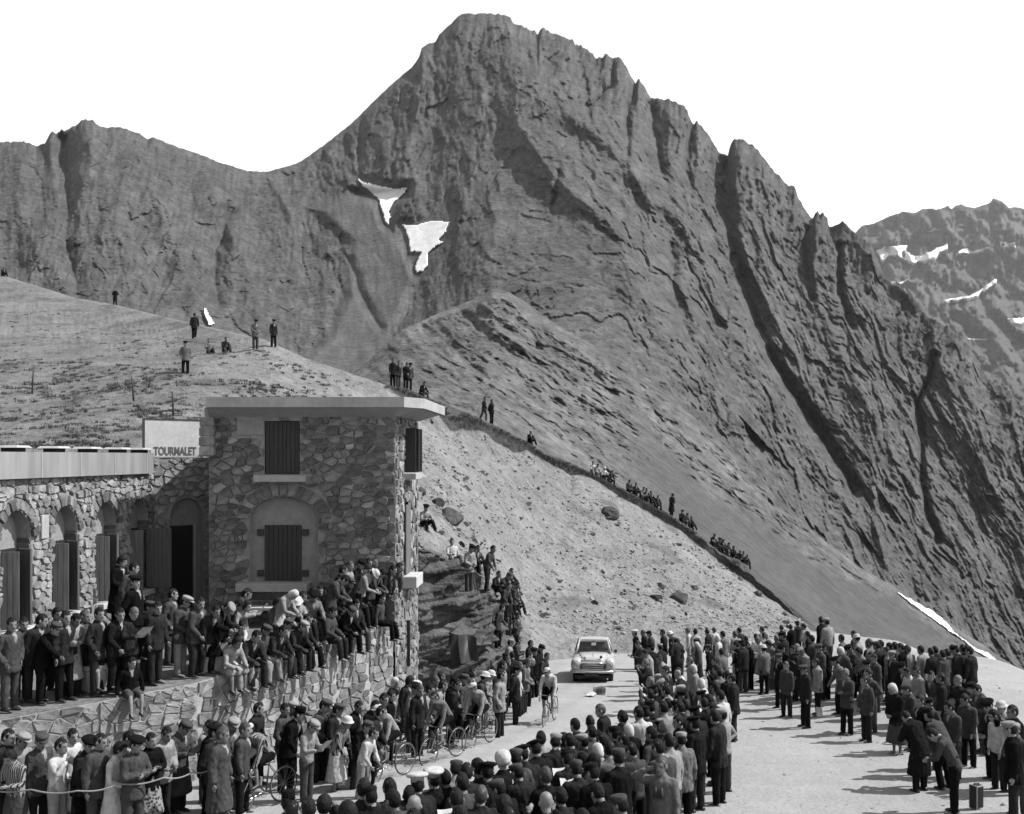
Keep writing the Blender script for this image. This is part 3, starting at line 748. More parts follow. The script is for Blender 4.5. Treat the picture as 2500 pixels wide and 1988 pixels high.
class Rect:
    def __init__(s, x0, y0, x1, y1): s.b = (x0, y0, x1, y1)
    def near(s, x, y):
        x0, y0, x1, y1 = s.b
        if x0 < x < x1 and y0 < y < y1: return None
        dx = max(x0 - x, 0, x - x1); dy = max(y0 - y, 0, y - y1)
        if dx * 0.8 >= dy: return ((x0, y, 1, 0) if x < x0 else (x1, y, -1, 0))
        return ((x, y0, 0, 1) if y < y0 else (x, y1, 0, -1))
    def outline(s, n=0):
        x0, y0, x1, y1 = s.b; return [(x0, y0), (x1, y0), (x1, y1), (x0, y1)]
class Arch:
    """round- or flat-headed opening: half width, base, spring line, rise; grown by the ring of voussoirs"""
    def __init__(s, cx, hw, y0, ys, rise, ring=0.0): s.p = (cx, hw, y0, ys, rise, ring)
    def near(s, x, y):
        cx, hw, y0, ys, rise, ring = s.p
        a, b = hw + ring, rise + ring
        if y < ys:
            if abs(x - cx) < hw + 0.02 and y > y0: return None
            if y <= y0: return (x, y0, 0, 1) if abs(x - cx) < hw else None if False else ((cx - hw, y, 1, 0) if x < cx else (cx + hw, y, -1, 0))
            return (cx - hw, y, 1, 0) if x < cx else (cx + hw, y, -1, 0)
        ex, ey = (x - cx) / a, (y - ys) / b
        r = math.hypot(ex, ey)
        if r < 1.0: return None
        qx, qy = cx + ex / r * a, ys + ey / r * b
        nx, ny = -ex / a, -ey / b; L = math.hypot(nx, ny)
        return (qx, qy, nx / L, ny / L)
    def outline(s, n=14):
        cx, hw, y0, ys, rise, ring = s.p
        return [(cx - hw, y0), (cx + hw, y0)] + [(cx + hw * math.cos(math.pi * k / n), ys + rise * math.sin(math.pi * k / n)) for k in range(n + 1)]
    def ring_stones(s, n, joint, depth_ring):
        cx, hw, y0, ys, rise, ring = s.p
        out = []
        for k in range(n):
            a0, a1 = math.pi * k / n, math.pi * (k + 1) / n
            g = joint / 2 / (hw + ring / 2)
            a0 += g; a1 -= g
            i0, i1 = 0.012, depth_ring
            pts = []
            for a in (a0, (a0 + a1) / 2, a1): pts.append((cx + (hw + i0) * math.cos(a), ys + (rise + i0) * math.sin(a)))
            for a in (a1, (a0 + a1) / 2, a0): pts.append((cx + (hw + i1) * math.cos(a), ys + (rise + i1) * math.sin(a)))
            out.append(pts[::-1] if area(pts) < 0 else pts)
        return out

def rubble(w, h, sx, sy, holes, rnd, y0=0.0, x0=0.0, keep=None):
    """cells of a rubble wall laid in rough courses"""
    seeds = []
    rows = max(1, round(h / sy))
    for r in range(-1, rows + 1):
        cols = max(1, round(w / sx)); off = rnd.random()
        for c in range(-1, cols + 2):
            if rnd.random() < 0.16: continue
            seeds.append((x0 + (c + off) * sx + rnd.uniform(-.34, .34) * sx, y0 + (r + 0.5) * sy + rnd.uniform(-.33, .33) * sy))
            if rnd.random() < 0.24: seeds.append((seeds[-1][0] + rnd.uniform(-.4, .4) * sx, seeds[-1][1] + rnd.uniform(-.5, .5) * sy))
    cells = []
    k = sx / sy
    for i, (x, y) in enumerate(seeds):
        if x < x0 or x > x0 + w or y < y0 or y > y0 + h: continue
        lines = []
        bad = False
        for hl in holes:
            q = hl.near(x, y)
            if q is None: bad = True; break
            lines.append(q)
        if bad or (keep and not keep(x, y)): continue
        poly = [(max(x0, x - 2 * sx), max(y0, y - 2 * sy)), (min(x0 + w, x + 2 * sx), max(y0, y - 2 * sy)), (min(x0 + w, x + 2 * sx), min(y0 + h, y + 2 * sy)), (max(x0, x - 2 * sx), min(y0 + h, y + 2 * sy))]
        for j, (x2, y2) in enumerate(seeds):
            if j == i or abs(x2 - x) > 3 * sx or abs(y2 - y) > 3 * sy: continue
            dx, dy = x2 - x, (y2 - y) * k * k          # courses lie flat
            poly = clip_half(poly, (x + x2) / 2, (y + y2) / 2, dx, dy)
            if len(poly) < 3: break
        for (px, py, nx, ny) in lines:
            if len(poly) < 3: break
            poly = clip_half(poly, px, py, nx, ny)
        if len(poly) >= 3 and abs(area(poly)) > 0.05 * sx * sy:
            cells.append(poly if area(poly) > 0 else poly[::-1])
    return cells

def inset(poly, d):
    cx = sum(p[0] for p in poly) / len(poly); cy = sum(p[1] for p in poly) / len(poly)
    out = poly
    n = len(poly); res = list(poly)
    for i in range(n):
        a, b = poly[i], poly[(i + 1) % n]
        ex, ey = b[0] - a[0], b[1] - a[1]; L = math.hypot(ex, ey)
        if L < 1e-6: continue
        nx, ny = ey / L, -ex / L
        res = clip_half(res, a[0] - nx * d, a[1] - ny * d, nx, ny)
        if len(res) < 3: return None
    return res

def stone_mesh(poly, frame, joint, proud, rnd, mi=0):
    """one dressed or rough stone: shoulders rounded into a slightly domed, tilted face"""
    O, ex, ey, n = frame
    p0 = inset(poly, joint / 2)
    if not p0 or abs(area(p0)) < 0.002: return None
    # roughen corners: cut them
    q = []
    m = len(p0)
    for i in range(m):
        a, b = p0[i], p0[(i + 1) % m]
        L = math.hypot(b[0] - a[0], b[1] - a[1])
        if L < 0.03: q.append(((a[0] + b[0]) / 2, (a[1] + b[1]) / 2)); continue
        t = min(0.25, 0.016 / L * rnd.uniform(.6, 1.6))
        q.append((a[0] + (b[0] - a[0]) * t, a[1] + (b[1] - a[1]) * t)); q.append((a[0] + (b[0] - a[0]) * (1 - t), a[1] + (b[1] - a[1]) * (1 - t)))
    if len(q) < 3: return None
    cx = sum(p[0] for p in q) / len(q); cy = sum(p[1] for p in q) / len(q)
    tx, ty = rnd.uniform(-.06, .06), rnd.uniform(-.06, .06)
    vs = []; k = len(q)
    for lay, (sc, dz) in enumerate(((1.0, -0.03), (0.985, proud * 0.55), (0.92, proud))):
        for (x, y) in q:
            X, Yv = cx + (x - cx) * sc, cy + (y - cy) * sc
            z = dz + ((X - cx) * tx + (Yv - cy) * ty if lay else 0) + (rnd.uniform(-.010, .010) if lay else 0)
            vs.append(O + ex * X + ey * Yv + n * z)
    vs.append(O + ex * cx + ey * cy + n * (proud * 1.02))
    fs = []
    for lay in range(2):
        for i in range(k):
            j = (i + 1) % k
            fs.append((lay * k + i, lay * k + j, (lay + 1) * k + j, (lay + 1) * k + i))
    for i in range(k): fs.append((2 * k + i, 2 * k + (i + 1) % k, 3 * k))
    return vs, fs

def wall_sheet(frame, outer, holes, thick=0.0):
    """flat wall face with openings"""
    O, ex, ey, n = frame
    loops = [[Vector((x, y, 0)) for x, y in outer]] + [[Vector((x, y, 0)) for x, y in hl.outline()] for hl in holes]
    tris = tessellate_polygon(loops)
    flat = [p for lp in loops for p in lp]
    vs = [O + ex * p.x + ey * p.y for p in flat]
    fs = []
    for t in tris:
        a, b, c = (flat[i] for i in t)
        fs.append(t if (b - a).cross(c - a).z > 0 else (t[0], t[2], t[1]))
    return vs, fs
def reveal(frame, outline, depth, d0=0.0):
    O, ex, ey, n = frame
    vs = []; k = len(outline)
    for x, y in outline: vs.append(O + ex * x + ey * y + n * d0)
    for x, y in outline: vs.append(O + ex * x + ey * y - n * depth)
    return vs, [(i, i + k, (i + 1) % k + k, (i + 1) % k) for i in range(k)]
def flat_poly(frame, outline, off):
    O, ex, ey, n = frame
    return [O + ex * x + ey * y + n * off for x, y in outline], [tuple(range(len(outline)))]

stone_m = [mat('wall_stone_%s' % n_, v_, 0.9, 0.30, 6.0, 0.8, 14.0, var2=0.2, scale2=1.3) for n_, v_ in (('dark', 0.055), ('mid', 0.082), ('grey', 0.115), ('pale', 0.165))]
mortar_m = mat('lime_mortar', 0.15, 0.95, 0.15, 4.0, 0.6, 40.0)  # one even grey for the mortar of every lodge wall
plaster = mat('grey_render', 0.15, 0.9, 0.18, 1.1, 0.3, 30.0, var2=0.12, scale2=9.0)
concrete = mat('pale_concrete', 0.22, 0.9, 0.14, 0.9, 0.35, 25.0, var2=0.10, scale2=7.0)
fascia_m = mat('streaked_concrete', 0.15, 0.9, 0.13, 1.0, 0.25, 30.0, stretch=(1.0, 3.0, 0.5), var2=0.16, scale2=0.5)
white_stone = mat('whitewashed_sill', 0.28, 0.85, 0.12, 3.0, 0.2, 20.0)
dark_wood = mat('dark_shutter_wood', 0.022, 0.75, 0.25, 3.0, 0.5, 30.0, stretch=(6, 6, 0.6))
grey_wood = mat('grey_shutter_wood', 0.075, 0.8, 0.25, 3.0, 0.5, 30.0, stretch=(6, 6, 0.6))
black_int = mat('dark_interior', 0.008, 0.9, 0.1, 2.0)
iron = mat('black_iron', 0.02, 0.6, 0.2, 8.0, 0.2, 40.0)
glass_dark = mat('window_glass', 0.02, 0.08, 0.05, 2.0, spec=0.6)

lodge = empty('stone_lodge', (-9.0, 27.5, CZ - 4.7))
tag(lodge, 'two-storey rubble stone lodge with flat concrete roof and arched wing', 'building')
def part(name, vsfs, mats, parent=lodge, smooth_=False):
    mb = MB()
    for vs, fs in (vsfs if isinstance(vsfs, list) else [vsfs]): mb.add(vs, fs)
    o = mb.build(name, mats, None, smooth_)
    put(o, parent); return o
def put(o, parent):
    o.parent = parent
    base = parent
    off = Vector((0, 0, 0))
    while base is not None:
        off += base.location; base = base.parent
    o.location = o.location - off
    return o
ALL_STONES = []       # (shown area, wall part, (verts, faces), material)
def lay_stones(cells, frame, wallpart, joint, proud, rnd, weight, tones):
    for poly in cells:
        pr = proud * rnd.uniform(.35, 1.4)
        g = stone_mesh(poly, frame, joint * rnd.uniform(.7, 1.5), pr, rnd)
        if g: ALL_STONES.append((abs(area(poly)) * weight, wallpart, g, stone_m[rnd.choices(range(4), tones)[0]]))
Zv = Vector((0, 0, 1))
rs = random.Random(3)
SHADE = (4, 5, 3, 1)  # darker stone mix: the gable's shade is put into its colour
# --- tower gable (faces the camera)
GX0, GY, GZ0 = -9.69, 27.5, CZ - 4.65
gf = (Vector((GX0, GY, GZ0)), Vector((1, 0, 0)), Zv, Vector((0, -1, 0)))
GW, GH = 5.01, 5.72
win_up = Rect(1.49, 4.175, 2.44, 5.607)
niche = Arch(2.01, 0.925, 0.80, 2.98, 0.60, 0.36)
gable = part('gable_wall', [wall_sheet(gf, [(0, -0.6), (GW, -0.6), (GW, GH), (0, GH)], [win_up, Arch(2.01, 0.925, 0.80, 2.98, 0.60)])], mortar_m)
patch = Rect(0.75, 5.2, 1.49, 5.75)
cells = rubble(GW, GH + 0.1, 0.27, 0.175, [win_up, niche, patch, Rect(1.2, 3.93, 2.68, 4.19)], rs, -0.1)
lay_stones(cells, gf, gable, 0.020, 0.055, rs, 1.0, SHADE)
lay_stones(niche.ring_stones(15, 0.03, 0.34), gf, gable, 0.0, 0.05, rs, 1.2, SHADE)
put(MB().box((GX0 + 1.12, GY - 0.012, GZ0 + 5.48), (0.72, 0.03, 0.50)).build('render_patch', plaster), lodge)
put(MB().box((GX0 + GW / 2 - 0.05, GY + 0.2, CZ + 1.19), (GW + 0.1, 0.5, 0.24)).build('render_band', plaster), lodge)
part('niche_infill', [reveal(gf, Arch(2.01, 0.925, 0.80, 2.98, 0.60).outline(), 0.30), flat_poly(gf, Arch(2.01, 0.925, 0.80, 2.98, 0.60).outline(20), -0.22)], plaster)
part('window_reveal', [reveal(gf, win_up.outline(), 0.2)], plaster)
def shutter(frame, x0, y0, x1, y1, off, m, parent, n=8, name='shutter', hinges=True):
    O, ex, ey, nn = frame
    o = part(name, [flat_poly(frame, [(x0, y0), (x1, y0), (x1, y1), (x0, y1)], off)], m, parent)
    w = (x1 - x0) / n
    for k in range(n):
        mb = MB()
        a, b = x0 + k * w + 0.007, x0 + (k + 1) * w - 0.007
        t = 0.022 + rs.uniform(-.003, .003)
        vs = [O + ex * x + ey * y + nn * (off + d) for d in (0.002, t) for x, y in ((a, y0), (b, y0), (b, y1), (a, y1))]
        mb.add(vs, [(4, 5, 6, 7), (0, 1, 5, 4), (1, 2, 6, 5), (2, 3, 7, 6), (3, 0, 4, 7)])
        put(mb.build('plank', m), o)
    return o
shutter(gf, 1.51, 4.19, 2.42, 5.59, -0.05, dark_wood, lodge)
shutter(gf, 1.44, 1.30, 2.44, 2.80, -0.19, dark_wood, lodge)
for hx, hy in ((1.33, 2.6), (2.55, 2.6), (1.33, 1.5), (2.55, 1.5)):
    put(MB().box((GX0 + hx, GY + 0.19, GZ0 + hy), (0.16, 0.07, 0.17)).build('hinge_block', iron, bevel=0.01), lodge)
put(MB().box((GX0 + 1.94, GY - 0.06, GZ0 + 4.06), (1.38, 0.30, 0.18)).build('window_sill', concrete, bevel=0.012), lodge)
put(MB().box((GX0 + 1.75, GY - 0.05, GZ0 + 1.16), (1.9, 0.5, 0.22)).build('niche_sill', concrete, bevel=0.012), lodge)
# --- tower side wall (faces the road)
sf = (Vector((GX0 + GW, GY, CZ - 7.8)), Vector((0, 1, 0)), Zv, Vector((1, 0, 0)))
SH = 7.8 + 1.07
sw_up = Rect(1.45, 7.35, 2.35, 8.6); sw_lo = Rect(1.3, 4.46, 2.2, 6.5)
side = part('side_wall', [wall_sheet(sf, [(0, 0), (3.9, 0), (3.9, SH), (0, SH)], [sw_up, sw_lo])], mortar_m)
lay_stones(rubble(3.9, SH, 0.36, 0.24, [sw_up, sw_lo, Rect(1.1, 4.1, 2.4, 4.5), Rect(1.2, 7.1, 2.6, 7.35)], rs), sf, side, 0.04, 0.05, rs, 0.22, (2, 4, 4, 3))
for r_ in (sw_up, sw_lo):
    part('window_reveal', [reveal(sf, r_.outline(), 0.2), flat_poly(sf, r_.outline(), -0.18)], black_int)
def box_part(name, c, s, m, rz=0.0, bevel=0.0, parent=lodge):
    return put(MB().box(c, s, rz).build(name, m, bevel=bevel), parent)
TX = GX0 + GW
box_part('window_sill', (TX + 0.14, GY + 1.9, CZ - 7.8 + 7.24), (0.44, 1.2, 0.18), concrete, bevel=0.012)
box_part('window_sill', (TX + 0.18, GY + 1.7, CZ - 7.8 + 4.28), (0.46, 1.2, 0.34), white_stone, bevel=0.02)
for yy, a in ((1.38, 0.0), (2.05, -0.2), (2.6, 0.25)):           # leaves standing out from the upper side window
    box_part('shutter', (TX + 0.18, GY + yy, CZ - 7.8 + 7.98), (0.32, 0.04, 1.25), dark_wood, a)
box_part('shutter', (TX + 0.05, GY + 1.75, CZ - 7.8 + 5.45), (0.05, 0.8, 1.95), grey_wood)
box_part('drain_pipe', (TX + 0.10, GY + 1.6, CZ - 5.3), (0.09, 0.09, 1.3), iron)
# rear and left faces of the tower
box_part('tower_core', (GX0 + GW / 2, GY + 2.15, CZ - 3.3), (GW - 0.5, 3.6, 8.6), mortar_m)
box_part('rear_wall', (GX0 + GW / 2, GY + 3.98, CZ - 3.3), (GW, 0.14, 8.7), mortar_m)
box_part('left_wall', (GX0 + 0.1, GY + 2.06, CZ - 2.0), (0.2, 3.7, 6.1), mortar_m)
# roof slab with a cut corner, on a cove
def prism(name, plan, z0, z1, m, plan0=None, parent=lodge):
    mb = MB(); k = len(plan); lo = plan0 or plan
    vs = [(x, y, z0) for x, y in lo] + [(x, y, z1) for x, y in plan]
    mb.add(vs, [tuple(range(k - 1, -1, -1)), tuple(range(k, 2 * k))] + [(i, (i + 1) % k, (i + 1) % k + k, i + k) for i in range(k)])
    return put(mb.build(name, m), parent)
roof_plan = [(-9.58, 26.95), (-4.36, 26.95), (-3.93, 27.7), (-3.93, 32.2), (-9.6, 32.2)]
prism('roof_slab', roof_plan, CZ + 1.30, CZ + 1.57, concrete)
prism('roof_cove', [(-9.6, 27.02), (-4.45, 27.02), (-4.05, 27.75), (-4.05, 32.0), (-9.62, 32.0), (-9.62, 27.3)], CZ + 1.08, CZ + 1.297, concrete, [(-9.66, 27.46), (-4.72, 27.46), (-4.64, 27.56), (-4.64, 31.5), (-9.66, 31.5), (-9.66, 27.5)])
# --- arched wing (faces the sun)
WX = -11.85
wf = (Vector((WX, 15.0, CZ - 5.3)), Vector((0, 1, 0)), Zv, Vector((1, 0, 0)))
WW, WH = 14.1, 5.3 - 0.47
bays = [15.75 + 2.1 * k - 15.0 for k in range(7)]      # centre of each bay, along the wing
bays = [b for b in bays]
CEN = [19.80, 21.90, 24.03, 26.13, 28.18]
op = [Arch(c - 15.0, 0.60, 1.62, 3.53, 0.62, 0.26) for c in CEN]
op0 = [Arch(c - 15.0, 0.60, 1.62, 3.53, 0.62) for c in CEN]
wing = part('wing_wall', [wall_sheet(wf, [(0, 0), (WW, 0), (WW, WH), (0, WH)], op0)], mortar_m)
plaq = Rect(23.03 - 15 - 0.17, 3.45, 23.03 - 15 + 0.17, 4.0)
lay_stones(rubble(8.6, WH, 0.27, 0.18, op + [plaq], rs, 0.0, 5.5), wf, wing, 0.03, 0.065, rs, 0.45, (0, 1, 4, 7))  # paler stone mix puts the wing's sunlight into the colour
for a_, c in zip(op, CEN):
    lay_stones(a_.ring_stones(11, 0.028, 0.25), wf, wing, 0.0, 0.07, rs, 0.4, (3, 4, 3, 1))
    # jamb stones inside the far reveal, seen from the road; darker stone paints its shade
    jf = (Vector((WX, c + 0.60, CZ - 5.3)), Vector((-1, 0, 0)), Zv, Vector((0, -1, 0)))
    y = 1.62
    while y < 3.5:
        hh = rs.uniform(.2, .32); y1 = min(y + hh, 3.53)
        g = stone_mesh([(-0.02, y), (0.30, y), (0.30, y1), (-0.02, y1)], jf, 0.03, 0.03, rs)
        if g: ALL_STONES.append((0.08, wing, g, stone_m[rs.choice((0, 0, 1))]))
        y = y1
put(MB().box((WX + 0.03, 23.03, CZ - 5.3 + 3.72), (0.07, 0.32, 0.53)).build('wall_plaque', concrete, bevel=0.01), lodge)
for k, c in enumerate(CEN):
    ol = Arch(c - 15.0, 0.60, 1.62, 3.53, 0.62).outline(18)
    w_ = part('window', [reveal(wf, ol, 0.34), flat_poly(wf, ol, -0.30)], plaster)
    box_part('opening', (WX - 0.26, c, CZ - 5.3 + 2.48), (0.09, 0.9, 1.66), black_int, parent=w_)
    for sgn in (-1, 1):
        far_open = (k == len(CEN) - 1 and sgn == 1)
        ang = math.radians(85 if far_open else (62 if sgn > 0 else 74)) * -sgn
        L = 0.72 if far_open else 0.45
        hinge = Vector((WX - 0.18 + (0.2 if far_open else 0), c + sgn * 0.45, CZ - 5.3 + 2.48))
        d = Vector((math.sin(abs(ang)), -sgn * math.cos(ang), 0))
        cpos = hinge + d * L / 2
        sh = box_part('shutter', cpos, (L, 0.035, 1.64), grey_wood, math.atan2(d.y, d.x), parent=w_)
        for q in range(4 if not far_open else 6):
            n_ = 4 if not far_open else 6
            pp = hinge + d * L * (q + 0.5) / n_
            nrm = Vector((-d.y, d.x, 0)); nrm = nrm if nrm.y < 0 else -nrm
            pb = MB().box(pp + nrm * 0.024, (L / n_ - 0.012, 0.014, 1.62), math.atan2(d.y, d.x)).build('plank', grey_wood)
            pb.parent = sh; pb.location = -(sh.location + w_.location + lodge.location)
    box_part('window_sill', (WX + 0.10, c, CZ - 5.3 + 1.54), (0.24, 1.1, 0.15), white_stone, bevel=0.015, parent=w_)
prism('wing_roof', [(-19, 15.0), (-11.68, 15.0), (-11.68, 28.75), (-12.6, 29.3), (-19, 29.3)], CZ - 0.47, CZ + 0.10, fascia_m)
for yy in (16.9, 19.9, 21.75, 23.55, 25.4, 27.4):
    box_part('fascia_joint', (-11.676, yy + 0.9, CZ - 0.185), (0.012, 0.035, 0.566), concrete)
for yy in (21.9, 23.64, 25.28, 26.95, 28.3):       # low vent caps on the wing roof
    v_ = box_part('roof_vent', (-11.9, yy, CZ + 0.145), (0.3, 0.42, 0.09), black_int)
    put(MB().box((-11.9, yy, CZ + 0.215), (0.5, 0.62, 0.05), taper=0.8).build('vent_lid', concrete), v_)
box_part('wing_core', (-15.4, 22, CZ - 2.9), (6.2, 13.8, 4.8), mortar_m)
# --- slanting entrance wall with door and signboard
s2 = math.sqrt(.5)
ef = (Vector((WX, 29.05, CZ - 4.75)), Vector((s2, s2, 0)), Zv, Vector((s2, -s2, 0)))
door = Arch(1.02, 0.50, 0.16, 2.98, 0.56, 0.05)
ent = part('entrance_wall', [wall_sheet(ef, [(0, 0), (1.75, 0), (1.75, 4.72), (0, 4.72)], [Arch(1.02, 0.50, 0.16, 2.98, 0.56)])], mortar_m)
lay_stones(rubble(1.75, 4.72, 0.32, 0.20, [door], rs), ef, ent, 0.03, 0.06, rs, 1.0, (0, 1, 4, 8))  # pale stone mix stands in for light bounced up from the terrace
part('door_infill', [reveal(ef, Arch(1.02, 0.50, 0.16, 2.98, 0.56).outline(), 0.3), flat_poly(ef, Arch(1.02, 0.50, 0.16, 2.98, 0.56).outline(18), -0.24)], plaster)
part('door_opening', [flat_poly(ef, [(0.54, 0.18), (1.30, 0.18), (1.30, 2.74), (0.54, 2.74)], -0.225)], black_int)
for x_ in (0.52, 1.33):
    q = ef[0] + ef[1] * x_ + ef[3] * -0.19 + Zv * 1.46
    box_part('door_frame', q, (0.06, 0.08, 2.6), concrete, math.radians(45))
V2 = Vector
for x_, z0_, hh in ((1.72, 4.72, 1.05),):
    q = V2((-9.66, 27.32, CZ + hh / 2))
    pier = box_part('roof_pier', q, (0.32, 0.36, hh), mortar_m, math.radians(10), 0.02)
    for kk in range(4):
        q2 = V2((-9.66, 27.32, CZ + 0.14 + kk * 0.26))
        put(MB().box(q2, (0.36 + rs.uniform(0, .04), 0.40, 0.23), math.radians(10 + rs.uniform(-3, 3))).build('stone', stone_m[rs.choice((2, 3))], bevel=0.02), pier)
# stones: the largest in view singly, the rest as one part
ALL_STONES.sort(key=lambda t: -t[0])
rest = {}
for k, (ar, wp, (vs, fs), m_) in enumerate(ALL_STONES):
    if k < 290:
        mb = MB(); c = sum(vs, Vector()) / len(vs)
        mb.add([v - c for v in vs], fs)
        o = mb.build('stone', m_, None); o.location = c; put(o, wp)
    else:
        r_ = rest.setdefault('all', MB()); r_.add(vs, fs, stone_m.index(m_))
if rest:
    o = rest['all'].build('small_stones', stone_m, None); put(o, lodge); o['kind'] = 'stuff'

# signboard above the entrance
sign_pos = ef[0] + ef[1] * 0.60 + Zv * 4.74 + ef[3] * 0.02
sign = empty('signboard', sign_pos, math.radians(45))
tag(sign, 'white signboard lettered TOURMALET standing above the arched entrance', 'sign')
paint_w = mat('white_sign_paint', 0.30, 0.7, 0.12, 2.0, var2=0.1, scale2=14.0)
def loc_box(name, c, s, m, parent, bevel=0.0, rot=None):
    o = MB().box((0, 0, 0), s).build(name, m, parent, bevel=bevel); o.location = c
    if rot: o.rotation_euler = rot
    return o
loc_box('board', (0, 0, 0.53), (1.66, 0.04, 1.04), paint_w, sign)
for x_ in (-0.85, 0.85): loc_box('frame_post', (x_, 0, 0.54), (0.05, 0.07, 1.1), iron, sign)
loc_box('frame_rail', (0, 0, 1.075), (1.66, 0.07, 0.04), iron, sign)
ink = mat('sign_lettering', 0.06, 0.8, 0.2, 5.0)
def sign_text(body, size, x, z, m, bold=0.0):
    cu = bpy.data.curves.new('lettering', 'FONT'); cu.body = body; cu.size = size; cu.extrude = 0.004; cu.offset = bold
    cu.align_x = 'CENTER'
    t = bpy.data.objects.new('lettering_curve', cu); COL.objects.link(t)
    dg = bpy.context.evaluated_depsgraph_get()
    me = bpy.data.meshes.new_from_object(t.evaluated_get(dg)); bpy.data.objects.remove(t)
    me.name = 'lettering'; me.materials.clear(); me.materials.append(m)
    o = bpy.data.objects.new('lettering', me); COL.objects.link(o); o.parent = sign
    o.location = (x, -0.026, z); o.rotation_euler = (math.radians(90), 0, 0); o.scale = (1, 1.5, 1)
    return o
sign_text('TOURMALET', 0.215, 0.05, 0.06, ink, 0.007)
sign_text('AU', 0.13, -0.75, 0.08, ink, 0.002)
faint = mat('faded_lettering', 0.33, 0.8, 0.1, 5.0)

# --- terrace and its retaining wall
TP = [(-13.2, 14.6), (-11.9, 17.0), (-10.48, 18.84), (-9.2, 20.0), (-7.78, 21.4), (-7.1, 22.6), (-6.41, 23.8), (-5.75, 25.2), (-5.18, 26.4), (-4.74, 27.44)]
mb = MB()
outer = [(x - 0.03, y + 0.02, float(terrace_z(y)) - 0.012) for x, y in TP]
inner = [(-13.0, 14.6, float(terrace_z(14.6)) - 0.012), (-12.6, 31, float(terrace_z(27.5)) - 0.012), (-4.74, 31, float(terrace_z(27.5)) - 0.012)]
mb.add(outer + [inner[2], inner[1], inner[0]], [tuple(range(len(outer) + 3))])
tag(mb.build('terrace', terrain_mat('terrace_gravel', 0.075, 0.13, [(2, 1.0), (0.4, 1.0), (0.1, 0.8)], [(0.3, 0.02), (0.08, 0.02)])), kind='structure')
rwall = empty('retaining_wall', (-7.5, 21.5, float(road_z(21.5))))
tag(rwall, 'curving rubble retaining wall with pale mortar below the crowded terrace', 'wall')
wall_mortar = mat('pale_pointing', 0.23, 0.95, 0.2, 3.0, 0.5, 30.0)
wall_stone = [mat('terrace_stone_%s' % n_, v_, 0.9, 0.28, 5.0, 0.8, 14.0, var2=0.2, scale2=1.1) for n_, v_ in (('dark', 0.08), ('mid', 0.115), ('grey', 0.15), ('pale', 0.19))]
rest_mb = MB(); count = 0
core = MB()
for i in range(len(TP) - 1):
    a, b = Vector((*TP[i], 0)), Vector((*TP[i + 1], 0))
    ex = (b - a); L = ex.length; ex.normalize(); nn = Vector((ex.y, -ex.x, 0))
    zt0, zt1 = float(terrace_z(a.y)), float(terrace_z(b.y)); zb = float(road_z(b.y)) - 0.25
    zt = min(zt0, zt1)
    fr_ = (Vector((a.x, a.y, zb)), ex, Zv, nn)
    h0, h1 = zt0 - zb, zt1 - zb
    core.add([fr_[0], fr_[0] + ex * L, fr_[0] + ex * L + Zv * h1, fr_[0] + Zv * h0], [(0, 1, 2, 3)])
    core.add([fr_[0] + Zv * (h0 + .004), fr_[0] + ex * L + Zv * (h1 + .004), fr_[0] + ex * L + Zv * (h1 + .004) - nn * 0.4, fr_[0] + Zv * (h0 + .004) - nn * 0.4], [(0, 1, 2, 3)], 1)
    if i == 0: continue
    cells = rubble(L, max(h0, h1), 0.31, 0.22, [], rs)
    for poly in cells:
        poly = clip_half(poly, 0, h0, -(h1 - h0) / L, 1.0)
        if len(poly) < 3: continue
        g = stone_mesh(poly, fr_, 0.026 * rs.uniform(.4, 1.4), 0.035 * rs.uniform(.3, 1.5), rs)
        if not g: continue
        vs, fs = g; m_ = wall_stone[rs.choices(range(4), (2, 4, 4, 2))[0]]
        if count < 295:
            c = sum(vs, Vector()) / len(vs); q = MB(); q.add([v - c for v in vs], fs)
            o = q.build('stone', m_, None); o.location = c; put(o, rwall); count += 1
        else: rest_mb.add(vs, fs, wall_stone.index(m_))
put(core.build('mortar_core', [wall_mortar, mat('trodden_coping', .085, .95, .35, 3.0, .6, 20.0, var2=.3, scale2=12.0)]), rwall)
if rest_mb.v:
    o = rest_mb.build('small_stones', wall_stone, None); put(o, rwall); o['kind'] = 'stuff'

# low parapet on which people sit above the ledge of the wall
PPT = [(-7.55, 22.85), (-6.88, 24.05), (-6.22, 25.42), (-5.66, 26.6), (-5.3, 27.3)]
par = empty('parapet', (PPT[0][0], PPT[0][1], float(terrace_z(23.0)))); tag(par, 'low stone parapet set back from the terrace edge, a bench for the crowd', 'parapet')
for (x0, y0), (x1, y1) in zip(PPT[:-1], PPT[1:]):
    L = math.hypot(x1 - x0, y1 - y0); n_ = max(1, round(L / .55)); a_ = math.atan2(y1 - y0, x1 - x0)
    for k in range(n_):
        t = (k + .5) / n_; xx, yy = x0 + (x1 - x0) * t, y0 + (y1 - y0) * t
        put(MB().box((xx, yy, float(terrace_z(yy)) + .20), (L / n_ - .02, .36, .47), a_).build('stone', wall_stone[rs.choice((1, 2, 3))], bevel=.02), par)
